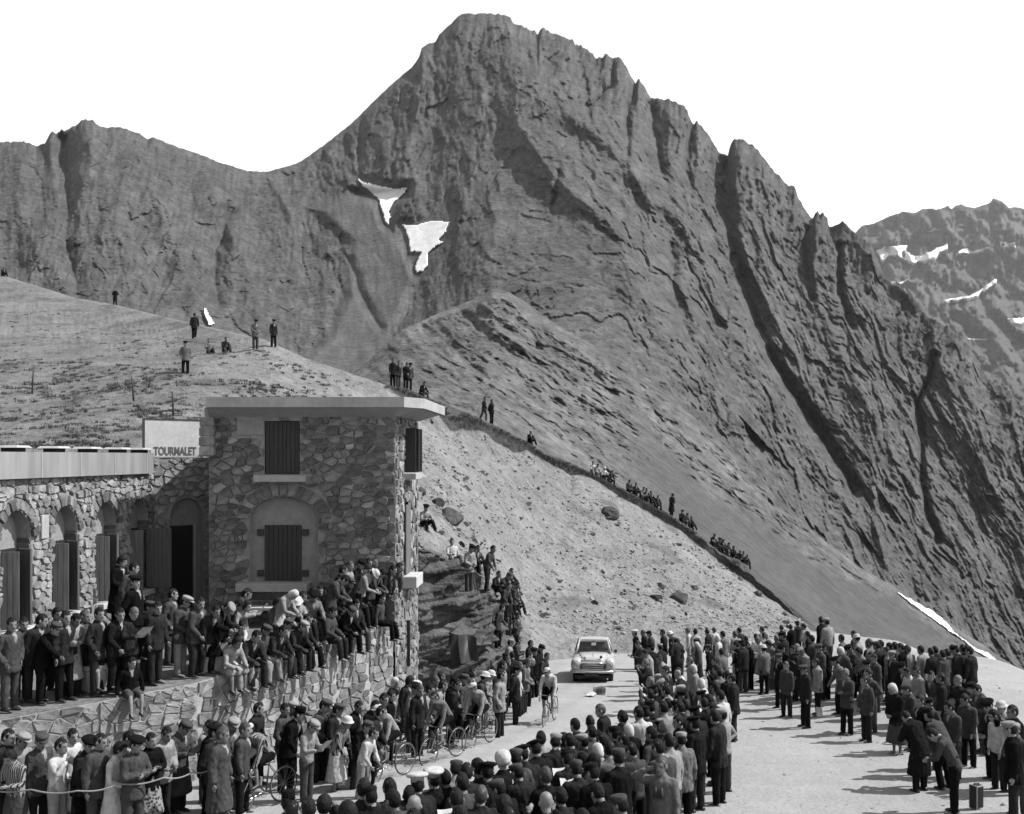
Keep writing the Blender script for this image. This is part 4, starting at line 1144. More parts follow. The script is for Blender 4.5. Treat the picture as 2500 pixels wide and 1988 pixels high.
# ------------------------------------------------------------------ people
BENCH = bpy.data.scenes.new('bench')       # work bench: meshes are grown here, apart from the scene
def evaluated_mesh(o):
    BENCH.collection.objects.link(o)
    vl = BENCH.view_layers[0]; vl.update(); dg = vl.depsgraph
    out = bpy.data.meshes.new_from_object(o.evaluated_get(dg), depsgraph=dg)
    bpy.data.objects.remove(o)
    return out
def remeshed(name, mb, voxel, smooth_it=4, fold=0.0, seed=0.0, keep=None):
    """grow one continuous skin over overlapping closed pieces"""
    me = mb.mesh(name)
    o = bpy.data.objects.new('grow', me)
    md = o.modifiers.new('r', 'REMESH'); md.mode = 'VOXEL'; md.voxel_size = voxel; md.use_smooth_shade = True
    if smooth_it:
        sm_ = o.modifiers.new('s', 'SMOOTH'); sm_.iterations = smooth_it; sm_.factor = 0.5
    out = evaluated_mesh(o); bpy.data.meshes.remove(me)
    out.name = name
    if fold > 0:
        n = len(out.vertices); co = np.empty(n * 3, np.float32); out.vertices.foreach_get('co', co); co = co.reshape(-1, 3).astype(float)
        no = np.empty(n * 3, np.float32); out.vertices.foreach_get('normal', no); no = no.reshape(-1, 3)
        d = fold * (1.0 - 1.6 * np.abs(noise3(co[:, 0] * 11 + seed, co[:, 1] * 11 + 3, co[:, 2] * 4.2 + seed)) + 0.7 * noise3(co[:, 0] * 22, co[:, 1] * 22 + seed, co[:, 2] * 13))
        co = co + no * d[:, None]
        out.vertices.foreach_set('co', co.astype(np.float32).reshape(-1)); out.update()
    out.shade_smooth()
    return out

def ring(c, ex, ey, rx, ry, n=14, sq=1.0):
    r = []
    for k in range(n):
        a = 2 * math.pi * k / n; ca, sa = math.cos(a), math.sin(a)
        if sq != 1.0: ca, sa = math.copysign(abs(ca) ** sq, ca), math.copysign(abs(sa) ** sq, sa)
        r.append(c + ex * (rx * ca) + ey * (ry * sa))
    return r
def limb(mb, pts, rads, n=10):
    """tapered limb with rounded ends"""
    pts = [Vector(p) for p in pts]
    d0 = (pts[0] - pts[1]).normalized(); d1 = (pts[-1] - pts[-2]).normalized()
    P_ = [pts[0] + d0 * rads[0] * .75] + pts + [pts[-1] + d1 * rads[-1] * .75]
    R_ = [rads[0] * .55] + list(rads) + [rads[-1] * .55]
    mb.tube(P_, R_, n)
def ell(mb, c, ex, ey, ez, rx, ry, rz, n=12, m=8):
    rings = []
    for i in range(m + 1):
        t = math.pi * (0.04 + 0.92 * i / m)
        rings.append(ring(c - ez * (rz * math.cos(t)), ex, ey, rx * math.sin(t), ry * math.sin(t), n))
    mb.loft(rings)

V_ = Vector
def arm(u, f): return (V_(u).normalized(), V_(f).normalized())
DOWN = ((0.03, 0.0, -1), (0.01, -0.03, -1))
POSES = {   # torso pitch, head (pitch, yaw), arms (right, left; x outward), legs (thigh, shin; x outward), hip height
 'stand':   dict(t=2, h=(6, 12), a=(((.2, .02, -1), (.06, .22, -1)), ((.22, -.05, -1), (.05, .18, -1))), l=(DOWN, ((.07, .05, -1), (.03, 0, -1)))),
 'stand2':  dict(t=5, h=(10, -24), a=(((.22, .1, -1), (-.1, .45, -1)), ((.18, -.05, -1), (.02, .2, -1))), l=(((.08, -.03, -1), (.02, -.02, -1)), DOWN)),
 'pocket':  dict(t=2, h=(4, 20), a=(((.36, -.16, -1), (-.34, .42, -.8)), ((.36, -.16, -1), (-.34, .42, -.8))), l=(((.08, .04, -1), (.04, 0, -1)), DOWN)),
 'clasp':   dict(t=6, h=(14, -14), a=(((.24, .12, -1), (-.58, .62, -.42)), ((.24, .12, -1), (-.58, .62, -.42))), l=(DOWN, DOWN)),
 'cross':   dict(t=3, h=(4, -10), a=(((.26, .28, -1), (-.85, .42, .12)), ((.26, .28, -1), (-.85, .5, .0))), l=(((.07, 0, -1), (.05, 0, -1)), DOWN)),
 'behind':  dict(t=-2, h=(2, 16), a=(((.3, -.3, -1), (-.5, -.3, -.62)), ((.3, -.3, -1), (-.5, -.3, -.62))), l=(DOWN, ((.06, .03, -1), (.03, 0, -1)))),
 'hold':    dict(t=6, h=(24, 0), a=(((.2, .32, -1), (-.28, 1, .18)), ((.2, .32, -1), (-.28, 1, .18))), l=(DOWN, ((.05, .02, -1), (.02, -.02, -1)))),
 'brow':    dict(t=0, h=(-2, 6), a=(((.86, .42, .22), (-.86, .06, .5)), ((.2, .02, -1), (.05, .2, -1))), l=(((.09, 0, -1), (.06, 0, -1)), DOWN)),
 'akimbo':  dict(t=2, h=(2, -18), a=(((.7, -.25, -.8), (-.8, .2, -.4)), ((.7, -.25, -.8), (-.8, .2, -.4))), l=(((.1, 0, -1), (.06, 0, -1)), ((.08, 0, -1), (.05, 0, -1)))),
 'lean':    dict(t=24, h=(-6, 10), a=(((.2, .3, -1), (-.25, .6, -.8)), ((.25, .2, -1), (-.3, .55, -.8))), l=(((.06, .12, -1), (.02, -.12, -1)), ((.06, -.06, -1), (.02, -.12, -1)))),
 'lean2':   dict(t=17, h=(0, -26), a=(((.25, -.2, -1), (-.4, -.1, -.8)), ((.2, .2, -1), (-.2, .7, -.6))), l=(DOWN, ((.07, .2, -1), (.03, -.1, -1)))),
 'bend':    dict(t=48, h=(-22, 0), a=(((.2, .35, -1), (-.06, .1, -1)), ((.2, .35, -1), (-.06, .1, -1))), l=(((.08, .22, -1), (.02, -.24, -1)), ((.08, .22, -1), (.02, -.24, -1)))),
 'stoop':   dict(t=34, h=(38, 0), a=(((.2, .55, -1), (-.5, .75, -.2)), ((.2, .55, -1), (-.5, .75, -.2))), l=(DOWN, ((.08, .06, -1), (.03, -.02, -1)))),
 'reach':   dict(t=34, h=(-10, 8), a=(((.15, .95, -.55), (.0, 1, -.32)), ((.2, .0, -1), (.0, .2, -1))), l=(((.05, .2, -1), (.02, -.1, -1)), ((.05, -.12, -1), (.02, -.2, -1)))),
 'photo':   dict(t=4, h=(2, 0), a=(((.42, .72, -.55), (-.5, .3, .85)), ((.42, .72, -.55), (-.5, .3, .85))), l=(((.09, 0, -1), (.05, 0, -1)), DOWN)),
 'clap':    dict(t=8, h=(6, 14), a=(((.2, .25, -1), (-.42, .8, .25)), ((.2, .25, -1), (-.42, .8, .25))), l=(DOWN, DOWN)),
 'walk':    dict(t=6, h=(2, 0), a=(((.16, .35, -1), (.0, .6, -.8)), ((.16, -.35, -1), (.03, -.1, -1))), l=(((.03, -.28, -1), (.02, -.55, -1)), ((.03, .36, -1), (.02, -.02, -1)))),
 'sit_wall': dict(sit=1, t=10, h=(16, 14), a=(((.2, .25, -1), (-.3, .75, -.35)), ((.2, .25, -1), (-.3, .75, -.35))), l=(((.16, 1, -.05), (.02, .1, -1)), ((.14, 1, -.1), (.02, .0, -1)))),
 'sit_lean': dict(sit=1, t=32, h=(0, -16), a=(((.22, .55, -.85), (-.3, .85, -.15)), ((.22, .55, -.85), (-.3, .85, -.15))), l=(((.2, 1, -.02), (.0, .08, -1)), ((.18, 1, -.05), (.02, -.06, -1)))),
 'sit_hang': dict(sit=1, t=4, h=(10, -20), a=(((.4, -.1, -1), (.1, .12, -1)), ((.4, -.1, -1), (.1, .12, -1))), l=(((.1, 1, -.12), (.04, .22, -1)), ((.1, 1, -.12), (-.05, .05, -1)))),
 'sit_slope': dict(sit=1, t=16, h=(-4, 10), a=(((.25, .55, -.75), (-.45, .8, .1)), ((.25, .55, -.75), (-.45, .8, .1))), l=(((.14, .8, .52), (.03, .42, -.9)), ((.16, .85, .42), (.03, .5, -.85)))),
 'sit_slope2': dict(sit=1, t=-8, h=(4, -14), a=(((.4, -.35, -1), (.1, -.2, -1)), ((.25, .5, -.8), (-.3, .9, .0))), l=(((.12, .85, .4), (.03, .5, -.8)), ((.16, .98, .1), (.04, .8, -.5)))),
 'rider':   dict(sit=1, t=52, h=(-34, 4), a=(((.14, .6, -.8), (-.06, .62, -.62)), ((.14, .6, -.8), (-.06, .62, -.62))), l=(((.12, .72, -.62), (-.04, -.12, -1)), ((.12, .98, -.12), (-.04, -.16, -1)))),
}
def skeleton(p):
    P = POSES[p]; J = {}
    J['sit'] = bool(P.get('sit'))
    # legs first, to find the hip height of standing figures
    legs = []
    low = 0
    for th, sh in P['l']:
        th = V_(th).normalized(); sh = V_(sh).normalized()
        legs.append((th, sh)); low = min(low, th.z * .44 + sh.z * .42 - .075)
    hz = 0.10 if J['sit'] else -low
    pel = V_((0, 0, hz)); J['pelvis'] = pel
    t = math.radians(P['t'])
    def up(a): return V_((0, math.sin(a), math.cos(a)))
    sp = [pel]; ang = [t * .55, t * .85, t, t * 1.02]
    for a, L in zip(ang, (.17, .17, .16, .09)): sp.append(sp[-1] + up(a) * L)
    J['spine'] = sp; J['up'] = [up(t * .4)] + [up(a) for a in ang]
    U_ = up(t); X_ = V_((1, 0, 0)); F_ = X_.cross(U_) * -1
    F_ = V_((0, math.cos(t), -math.sin(t)))
    sh_c = sp[3] - U_ * .035
    J['F'] = F_; J['U'] = U_
    for sgn, nm, (ua, fa) in ((1, 'R', P['a'][0]), (-1, 'L', P['a'][1])):
        S = sh_c + X_ * (sgn * .178)
        # arm directions are given upright and carried along by half of the torso's pitch
        def carry(v):
            v = V_(v).normalized(); v.x *= sgn
            return Matrix.Rotation(-t * .35, 3, 'X') @ v
        E = S + carry(ua) * .285; W = E + carry(fa) * .25
        J['S' + nm], J['E' + nm], J['W' + nm] = S, E, W; J['fd' + nm] = carry(fa)
    for sgn, nm, (th, sh) in ((1, 'R', legs[0]), (-1, 'L', legs[1])):
        H = pel + X_ * (sgn * .092) - V_((0, 0, .02))
        th = V_((th.x * sgn, th.y, th.z)); sh = V_((sh.x * sgn, sh.y, sh.z))
        K = H + th * .43; A = K + sh * .41
        J['H' + nm], J['K' + nm], J['A' + nm] = H, K, A; J['sd' + nm] = sh
    hp, hy = P['h']
    neck = sp[-1]
    q = Matrix.Rotation(-math.radians(P['t'] * .75 + hp) , 4, 'X')
    q = Matrix.Rotation(math.radians(-hy), 4, 'Z') @ q
    J['neck'] = neck
    hc = neck + U_ * .004 + (q.to_3x3() @ V_((0, .038, .118)))
    J['head'] = Matrix.Translation(hc) @ q @ Matrix.Scale(1.12, 4)
    J['top'] = hc.z + .14
    return J
SK = {p: skeleton(p) for p in POSES}
HEADTOP = {p: SK[p]['top'] for p in POSES}

def head_mesh(mb, M):
    R3 = M.to_3x3(); ex, ey, ez = R3 @ V_((1, 0, 0)), R3 @ V_((0, 1, 0)), R3 @ V_((0, 0, 1)); c = M.translation
    # skull and jaw as one loft from chin to crown (height, half width, half depth, forward shift)
    prof = [(-.118, .018, .02, .052), (-.112, .036, .04, .046), (-.095, .050, .058, .034), (-.065, .060, .074, .020), (-.03, .067, .084, .008), (.005, .071, .090, .0), (.04, .073, .093, -.004), (.07, .069, .088, -.006), (.095, .055, .072, -.008), (.112, .034, .045, -.009), (.119, .012, .016, -.01)]
    mb.loft([ring(c + ez * z + ey * s, ex, ey, rx, ry, 16) for z, rx, ry, s in prof])
    # nose, brow, lips, ears
    mb.loft([ring(c + ez * z + ey * y, ex, ey, rx, ry, 8) for z, y, rx, ry in ((.022, .080, .007, .012), (-.005, .092, .010, .014), (-.030, .102, .015, .016), (-.042, .092, .016, .012))])
    ell(mb, c + ez * .026 + ey * .082, ex, ey, ez, .048, .012, .009, 10, 5)
    ell(mb, c - ez * .066 + ey * .082, ex, ey, ez, .022, .012, .009, 8, 5)
    for s in (-1, 1): ell(mb, c + ex * (s * .080) - ez * .010 - ey * .010, ey, ez, ex, .021, .034, .013, 8, 5)
def hand_mesh(mb, W, d, out, rnd):
    d = d.normalized(); side = (out - d * out.dot(d)); side = side.normalized() if side.length > 1e-4 else d.orthogonal().normalized()
    nrm = d.cross(side)
    c = W + d * .05
    mb.loft([ring(W + d * t, side, nrm, rx, .016, 10) for t, rx in ((-.01, .024), (.02, .032), (.055, .040), (.088, .040))])
    for k, L in enumerate((.062, .072, .068, .052)):
        b = W + d * .083 + side * (.029 - .0195 * k)
        curl = nrm * (.25 + .05 * k)
        m1 = b + (d + curl * .5).normalized() * L * .5; m2 = m1 + (d + curl * 1.9).normalized() * L * .55
        mb.tube([b - d * .02, b, m1, m2], [.0095, .0095, .0088, .0072], 7)
    th0 = W + d * .03 + side * .026
    mb.tube([th0 - side * .01, th0 + (side * .7 + d * .6 + nrm * .3) * .035, th0 + (side * .55 + d * 1.1 + nrm * .5) * .06], [.012, .0105, .008], 7)
def torso_rings(J, k, grow=0.0, hem=0.0):
    X_ = V_((1, 0, 0)); sp, upv = J['spine'], J['up']
    prof = [(.150, .108), (.148, .108), (.138, .102), (.158, .112), (.172, .112), (.150, .092)]
    out = []
    seq = [sp[0] - upv[0] * (.06 + hem), sp[0] + upv[0] * .02, sp[1], sp[2], sp[2] + upv[2] * .09, sp[3] - upv[3] * .01]
    for i, (c, (rx, ry)) in enumerate(zip(seq, prof)):
        u = upv[min(i, len(upv) - 1)]; f = X_.cross(u) * -1
        f = V_((0, u.z, -u.y))
        out.append(ring(c, X_, f, rx + grow, ry + grow, 16, .88))
    u = upv[3]; f = V_((0, u.z, -u.y))
    out.append(ring(sp[3] + u * .035, X_, f, .085 + grow * .6, .065 + grow * .5, 16)); out.append(ring(sp[4] - u * .01, X_, f, .056 + grow * .3, .056 + grow * .3, 16))
    return out
def body_mesh(p):
    J = SK[p]; mb = MB(); rnd = random.Random(5)
    mb.loft(torso_rings(J, 0))
    limb(mb, [J['spine'][3], J['neck'] + J['U'] * .02, J['head'].translation - J['head'].to_3x3() @ V_((0, .02, .05))], [.06, .054, .05])
    head_mesh(mb, J['head'])
    for nm, s in (('R', 1), ('L', -1)):
        limb(mb, [J['S' + nm], J['E' + nm], J['W' + nm]], [.048, .038, .026])
        hand_mesh(mb, J['W' + nm], J['fd' + nm], V_((0, 0, 1)) + V_((0, .4, 0)), rnd)
        limb(mb, [J['H' + nm], J['H' + nm].lerp(J['K' + nm], .5), J['K' + nm], J['K' + nm].lerp(J['A' + nm], .35), J['A' + nm]], [.082, .070, .050, .050, .034])
        A = J['A' + nm]
        limb(mb, [A - V_((0, .02, .03)), A + V_((0, .10, -.05))], [.036, .03])
    me = remeshed('person', mb, 0.0155, 1)
    # eyes, brows and mouth
    Mi = J['head'].inverted()
    n = len(me.polygons); cen = np.empty(n * 3, np.float32); me.polygons.foreach_get('center', cen); cen = cen.reshape(-1, 3)
    R = np.array(Mi.to_3x3()); T = np.array(Mi.translation)
    L = cen @ R.T + T
    idx = np.zeros(n, np.int32)
    for s in (-1, 1): idx[(np.abs(L[:, 0] - s * .032) < .016) & (np.abs(L[:, 2] - .008) < .010) & (L[:, 1] > .055)] = 1
    idx[(np.abs(L[:, 0]) < .024) & (np.abs(L[:, 2] + .066) < .007) & (L[:, 1] > .06)] = 1
    me.polygons.foreach_set('material_index', idx)
    return me
def hem_ring(J, drop, rx, ry):
    c = J['pelvis'].copy(); c.z -= drop
    mid = (J['KR'] + J['KL']) / 2
    c.y += (mid.y - J['pelvis'].y) * min(1, drop / .43) * .8
    return ring(c, V_((1, 0, 0)), V_((0, 1, 0)), rx, ry, 16)
def top_mesh(p, kind):
    J = SK[p]; mb = MB()
    g = {'jacket': .030, 'shirt': .016, 'coat': .036}[kind]
    rr = torso_rings(J, 0, g, 0)
    if J['sit']: mb.loft([ring(J['pelvis'] - V_((0, 0, .05)), V_((1, 0, 0)), V_((0, 1, 0)), .165 + g * .6, .135 + g, 16, .9)] + rr[1:])
    else:
        drop = {'jacket': (.02, .13, .20), 'shirt': (.0, .05, .09), 'coat': (.16, .36, .56)}[kind]
        w = {'jacket': (.178, .190, .196), 'shirt': (.166, .168, .166), 'coat': (.205, .235, .262)}[kind]
        low = [hem_ring(J, d_, w_ + g * .2, w_ * .80 + g * .3) for d_, w_ in zip(reversed(drop), reversed(w))]
        mb.loft(low + rr[1:])
    sl = {'jacket': (.068, .058, .050), 'shirt': (.060, .050, .042), 'coat': (.074, .064, .058)}[kind]
    for nm in 'RL':
        S, E, W = J['S' + nm], J['E' + nm], J['W' + nm]
        limb(mb, [S, S.lerp(E, .5), E, W.lerp(E, .10)], [sl[0], sl[0] * .95, sl[1], sl[2]])
    limb(mb, [J['SR'], J['SL']], [.062 + g * .5, .062 + g * .5])
    limb(mb, [J['spine'][3] + J['U'] * .03 - J['F'] * .012, J['neck'] - J['U'] * .03 - J['F'] * .012], [.072, .064])
    me = remeshed(kind, mb, 0.020, 2, {'jacket': .013, 'shirt': .009, 'coat': .015}[kind], hash(p) % 97)
    # shirt front showing in the opening
    n = len(me.polygons); cen = np.empty(n * 3, np.float32); me.polygons.foreach_get('center', cen); cen = cen.reshape(-1, 3)
    b = np.array(J['spine'][2]); Uv = np.array(J['U']); Fv = np.array(J['F'])
    h = (cen - b) @ Uv; f = (cen - b) @ Fv
    idx = np.where((f > .06) & (np.abs(cen[:, 0]) < .012 + .20 * np.clip(h - .02, 0, 1)) & (h > .02) & (h < .30) | (h > .262), 1, 0)
    me.polygons.foreach_set('material_index', idx.astype(np.int32))
    return me
def trouser_mesh(p, short=False):
    J = SK[p]; mb = MB()
    mb.loft(torso_rings(J, 0, .012)[:3])
    for nm in 'RL':
        H, K, A = J['H' + nm], J['K' + nm], J['A' + nm]
        if short: limb(mb, [H, H.lerp(K, .85)], [.108, .096])
        else: limb(mb, [H, H.lerp(K, .5), K, K.lerp(A, .5), A.lerp(K, .02)], [.106, .092, .078, .074, .070])
    return remeshed('shorts' if short else 'trousers', mb, 0.020, 2, .007, hash(p) % 71)
def skirt_mesh(p):
    J = SK[p]; mb = MB()
    if J['sit']:
        for nm in 'RL': limb(mb, [J['H' + nm], J['H' + nm].lerp(J['K' + nm], .95)], [.12, .11])
        mid = [(J['HR'] + J['HL']) / 2, (J['KR'] + J['KL']) / 2]
        limb(mb, mid, [.12, .115])
        mb.loft(torso_rings(J, 0, .016)[:3])
    else:
        mb.loft([hem_ring(J, d_, w_, w_ * .85) for d_, w_ in ((.62, .275), (.4, .235), (.15, .19), (-.02, .158), (-.1, .148))])
    return remeshed('skirt', mb, 0.021, 2, .012, hash(p) % 53)
def shoe_mesh():
    mb = MB()
    rings = [(-.085, .030, .030), (-.06, .040, .046), (0, .042, .050), (.06, .046, .036), (.12, .048, .028), (.165, .036, .022), (.185, .015, .012)]
    mb.loft([[V_((rx * math.cos(2 * math.pi * k / 12), y, -.062 + max(0.0, h + h * math.sin(2 * math.pi * k / 12)))) for k in range(12)] for y, rx, h in rings])
    return mb.mesh('shoe', True)

# hats and hair, built round the head's centre
def hat_mesh(kind):
    mb = MB(); X_, Y_, Z_ = V_((1, 0, 0)), V_((0, 1, 0)), V_((0, 0, 1))
    def dome(prof, fwd=0.0, tilt=0.0, n=18):
        f = V_((0, math.cos(tilt), math.sin(tilt))); u = V_((0, -math.sin(tilt), math.cos(tilt)))
        mb.loft([ring(V_((0, fwd, 0)) + u * z + f * s, X_, f, rx, ry, n) for z, rx, ry, s in prof])
    def peak(z, y0, L, w, drop, th=.008):
        top, bot = [], []
        N = 9
        vs = []
        for j in (0, 1):
            for k in range(N):
                a = math.pi * k / (N - 1)
                r = w
                base = V_((w * math.cos(a), y0 + .03 * math.sin(a), z)); tip = V_((w * .96 * math.cos(a), y0 + (L + .03) * math.sin(a), z - drop * math.sin(a)))
                vs += [base - Z_ * (th * j), tip - Z_ * (th * j)]
        fs = []
        for k in range(N - 1):
            fs += [(2 * k, 2 * k + 1, 2 * k + 3, 2 * k + 2), (2 * N + 2 * k + 2, 2 * N + 2 * k + 3, 2 * N + 2 * k + 1, 2 * N + 2 * k), (2 * k + 1, 2 * N + 2 * k + 1, 2 * N + 2 * k + 3, 2 * k + 3)]
        mb.add(vs, fs)
    if kind == 'beret':
        dome([(.045, .078, .098, -.004), (.062, .082, .102, -.004), (.078, .118, .128, -.01), (.094, .126, .134, -.012), (.112, .108, .115, -.012), (.124, .06, .07, -.012), (.128, .01, .01, -.012)], tilt=-.16)
        mb.tube([(0, -.03, .122), (0, -.03, .148)], [.005, .004], 6)
    elif kind == 'flat_cap':
        dome([(.035, .078, .098, -.002), (.07, .086, .104, .0), (.098, .098, .118, .012), (.116, .082, .10, .008), (.128, .045, .055, .0), (.131, .01, .01, 0)], tilt=-.06)
        peak(.06, .072, .062, .075, .022)
    elif kind == 'police_cap':
        dome([(.04, .078, .099, 0), (.085, .082, .102, 0), (.10, .125, .138, .004), (.122, .138, .148, .006), (.142, .12, .13, .004), (.152, .06, .07, .002), (.154, .01, .01, 0)], tilt=.05)
        peak(.05, .078, .055, .074, .03)
    elif kind == 'kepi':
        dome([(.035, .080, .100, 0), (.09, .081, .100, .004), (.135, .077, .094, .008), (.139, .074, .09, .008), (.139, .01, .01, .008)], tilt=.04)
        peak(.045, .08, .058, .074, .028)
    elif kind == 'helmet':
        dome([(-.03, .092, .108, -.022), (.02, .108, .126, -.012), (.06, .113, .130, -.006), (.10, .104, .120, -.004), (.135, .078, .09, -.004), (.155, .035, .042, -.004), (.158, .008, .01, -.004)])
        peak(.03, .09, .03, .08, .02)
    elif kind == 'sun_hat':
        dome([(.02, .125, .145, 0), (.028, .122, .142, 0), (.045, .088, .108, 0), (.085, .085, .104, 0), (.115, .068, .082, 0), (.132, .03, .04, 0), (.135, .008, .01, 0)])
    elif kind == 'racing_cap':
        dome([(.04, .077, .097, 0), (.075, .080, .098, 0), (.105, .066, .082, 0), (.124, .035, .045, -.004), (.128, .008, .01, -.004)])
        peak(.055, .075, .05, .062, -.01, .006)
    elif kind == 'headscarf':
        dome([(-.115, .05, .05, -.035), (-.08, .072, .075, -.032), (-.03, .083, .086, -.026), (.02, .086, .094, -.016), (.06, .084, .096, -.008), (.095, .070, .082, -.008), (.122, .035, .045, -.01), (.128, .008, .01, -.01)])
        mb.tube([(0, .03, -.135), (0, .0, -.15), (.01, -.02, -.165)], [.02, .018, .008], 7)
    else:
        # hair: a shell over the skull, cut to a hair line
        long_ = kind == 'long_hair'
        n, m = 28, 14; vs = []; fs = []
        rx, ry, rz = (.094, .112, .128) if long_ else (.0785, .104, .121)
        for i in range(m + 1):
            for k in range(n):
                a = 2 * math.pi * k / n; fy = math.sin(a)
                low = math.radians(62 if fy > .55 else (94 + (44 if long_ else 38) * smooth(.4, -.5, np.array(fy)).item() if fy < .55 else 80))
                th = low * i / m
                wob = 1 + .07 * math.sin(k * 2.3 + i * 1.7) * math.sin(i * .9) + (.03 * math.sin(5 * a + i) if long_ else 0)
                vs.append(V_((rx * math.sin(th) * math.cos(a) * wob, -.008 + ry * math.sin(th) * fy * wob, .012 + rz * math.cos(th))))
        for i in range(m):
            for k in range(n):
                k2 = (k + 1) % n
                fs.append((i * n + k, (i + 1) * n + k, (i + 1) * n + k2, i * n + k2))
        arr = np.array([v[:] for v in vs]); dn = .006 * noise3(arr[:, 0] * 40, arr[:, 1] * 40, arr[:, 2] * 26) + .003 * noise3(arr[:, 0] * 90, arr[:, 1] * 90, arr[:, 2] * 40)
        vs = [v * (1 + float(d_) / .1) for v, d_ in zip(vs, dn)]
        b = len(vs)
        vs += [v * .90 + V_((0, 0, -.004)) for v in vs[m * n:(m + 1) * n]]
        for k in range(n): fs.append((m * n + k, b + k, b + (k + 1) % n, m * n + (k + 1) % n))
        mb.add(vs, fs)
    return mb.mesh(kind, True)
CACHE = {}
def cached(key, fn):
    if key not in CACHE: CACHE[key] = fn()
    return CACHE[key]
TONE = {'K': ('black', .0045), 'C': ('charcoal', .0075), 'D': ('dark grey', .014), 'G': ('grey', .036), 'M': ('mid grey', .08), 'L': ('light grey', .15), 'W': ('white', .28), 'S': ('striped', .05), 'F': ('flowered', .08)}
def cloth(t):
    nm, v = TONE[t]
    key = 'cloth_' + nm.replace(' ', '_')
    if key in MATS: return MATS[key]
    m = mat(key, v, 0.9, 0.22, 7.0, 0.5, 45.0, spec=0.03, var2=0.15, scale2=2.0)
    if t in 'SF':
        nt = m.node_tree; b = nt.nodes['Principled BSDF']
        tc = nt.nodes.new('ShaderNodeTexCoord')
        if t == 'S':
            w = nt.nodes.new('ShaderNodeTexWave'); w.inputs['Scale'].default_value = 9.0; w.inputs['Distortion'].default_value = 0.6
        else:
            w = nt.nodes.new('ShaderNodeTexVoronoi'); w.inputs['Scale'].default_value = 17.0
        nt.links.new(tc.outputs['Object'], w.inputs['Vector'])
        r = nt.nodes.new('ShaderNodeMapRange'); r.inputs['From Min'].default_value = .25; r.inputs['From Max'].default_value = .5; r.inputs['To Min'].default_value = .012; r.inputs['To Max'].default_value = .16
        nt.links.new(w.outputs['Fac' if t == 'S' else 'Distance'], r.inputs['Value']); nt.links.new(r.outputs['Result'], b.inputs['Base Color'])
    return m
skin_m = [mat('skin_%d' % k, v, 0.6, 0.12, 9.0, 0.2, 60.0, spec=0.35) for k, v in enumerate((.095, .115, .135))]
feat_m = mat('eyes_and_lips', 0.018, 0.5, 0.1, 20.0)
hair_m = {'n': mat('dark_hair', .0045, .6, .5, 40.0, .8, 90.0, spec=.12), 'g': mat('grey_hair', .06, .6, .3, 30.0, .6, 80.0), 'f': mat('fair_hair', .022, .6, .3, 30.0, .6, 80.0), 'w': mat('dark_wavy_hair', .005, .6, .4, 25.0, .8, 60.0, spec=.12)}
leather = mat('shoe_leather', .012, .45, .25, 12.0)
pale_sock = mat('canvas_shoe', .09, .8, .2, 12.0)
HATS = {'n': ('short_hair', None, 'dark hair'), 'g': ('short_hair', None, 'grey hair'), 'f': ('short_hair', None, 'fair hair'), 'w': ('long_hair', None, 'dark wavy hair'), 'b': ('beret', 'K', 'black beret'), 'c': ('flat_cap', 'G', 'grey cap'), 'd': ('flat_cap', 'C', 'dark cap'), 'l': ('flat_cap', 'L', 'pale cap'), 'p': ('police_cap', 'W', 'white peaked cap'), 'k': ('kepi', 'K', 'dark kepi'), 's': ('headscarf', 'W', 'white headscarf'), 'h': ('sun_hat', 'W', 'white sun hat'), 'm': ('helmet', 'W', 'white helmet'), 'y': ('racing_cap', 'W', 'white racing cap'), 'x': (None, None, 'bald head')}
TOPS = {'j': 'jacket', 'c': 'coat', 's': 'shirt'}
BOTS = {'t': 'trousers', 'k': 'skirt', 'h': 'shorts'}
POSEWORD = {'stand': 'standing', 'stand2': 'standing', 'pocket': 'hands in pockets', 'clasp': 'hands clasped', 'cross': 'arms crossed', 'behind': 'hands behind back', 'hold': 'holding paper', 'brow': 'hand at brow', 'akimbo': 'hands on hips', 'lean': 'leaning forward', 'lean2': 'leaning forward', 'bend': 'bent over', 'stoop': 'stooping', 'reach': 'reaching out', 'photo': 'hands raised to face', 'clap': 'clapping', 'walk': 'walking', 'sit_wall': 'sitting', 'sit_lean': 'sitting hunched', 'sit_hang': 'sitting', 'sit_slope': 'sitting', 'sit_slope2': 'sitting back', 'rider': 'riding'}
def slot(o, i, m):
    o.material_slots[i].link = 'OBJECT'; o.material_slots[i].material = m
def mesh_slots(me, n):
    while len(me.materials) < n: me.materials.append(None)
    return me
def piece(name, me, parent, mats, M=None):
    mesh_slots(me, len(mats))
    o = bpy.data.objects.new(name, me); COL.objects.link(o); o.parent = parent
    for i, m in enumerate(mats): slot(o, i, m)
    if M is not None: o.matrix_local = M
    return o
PEOPLE = []
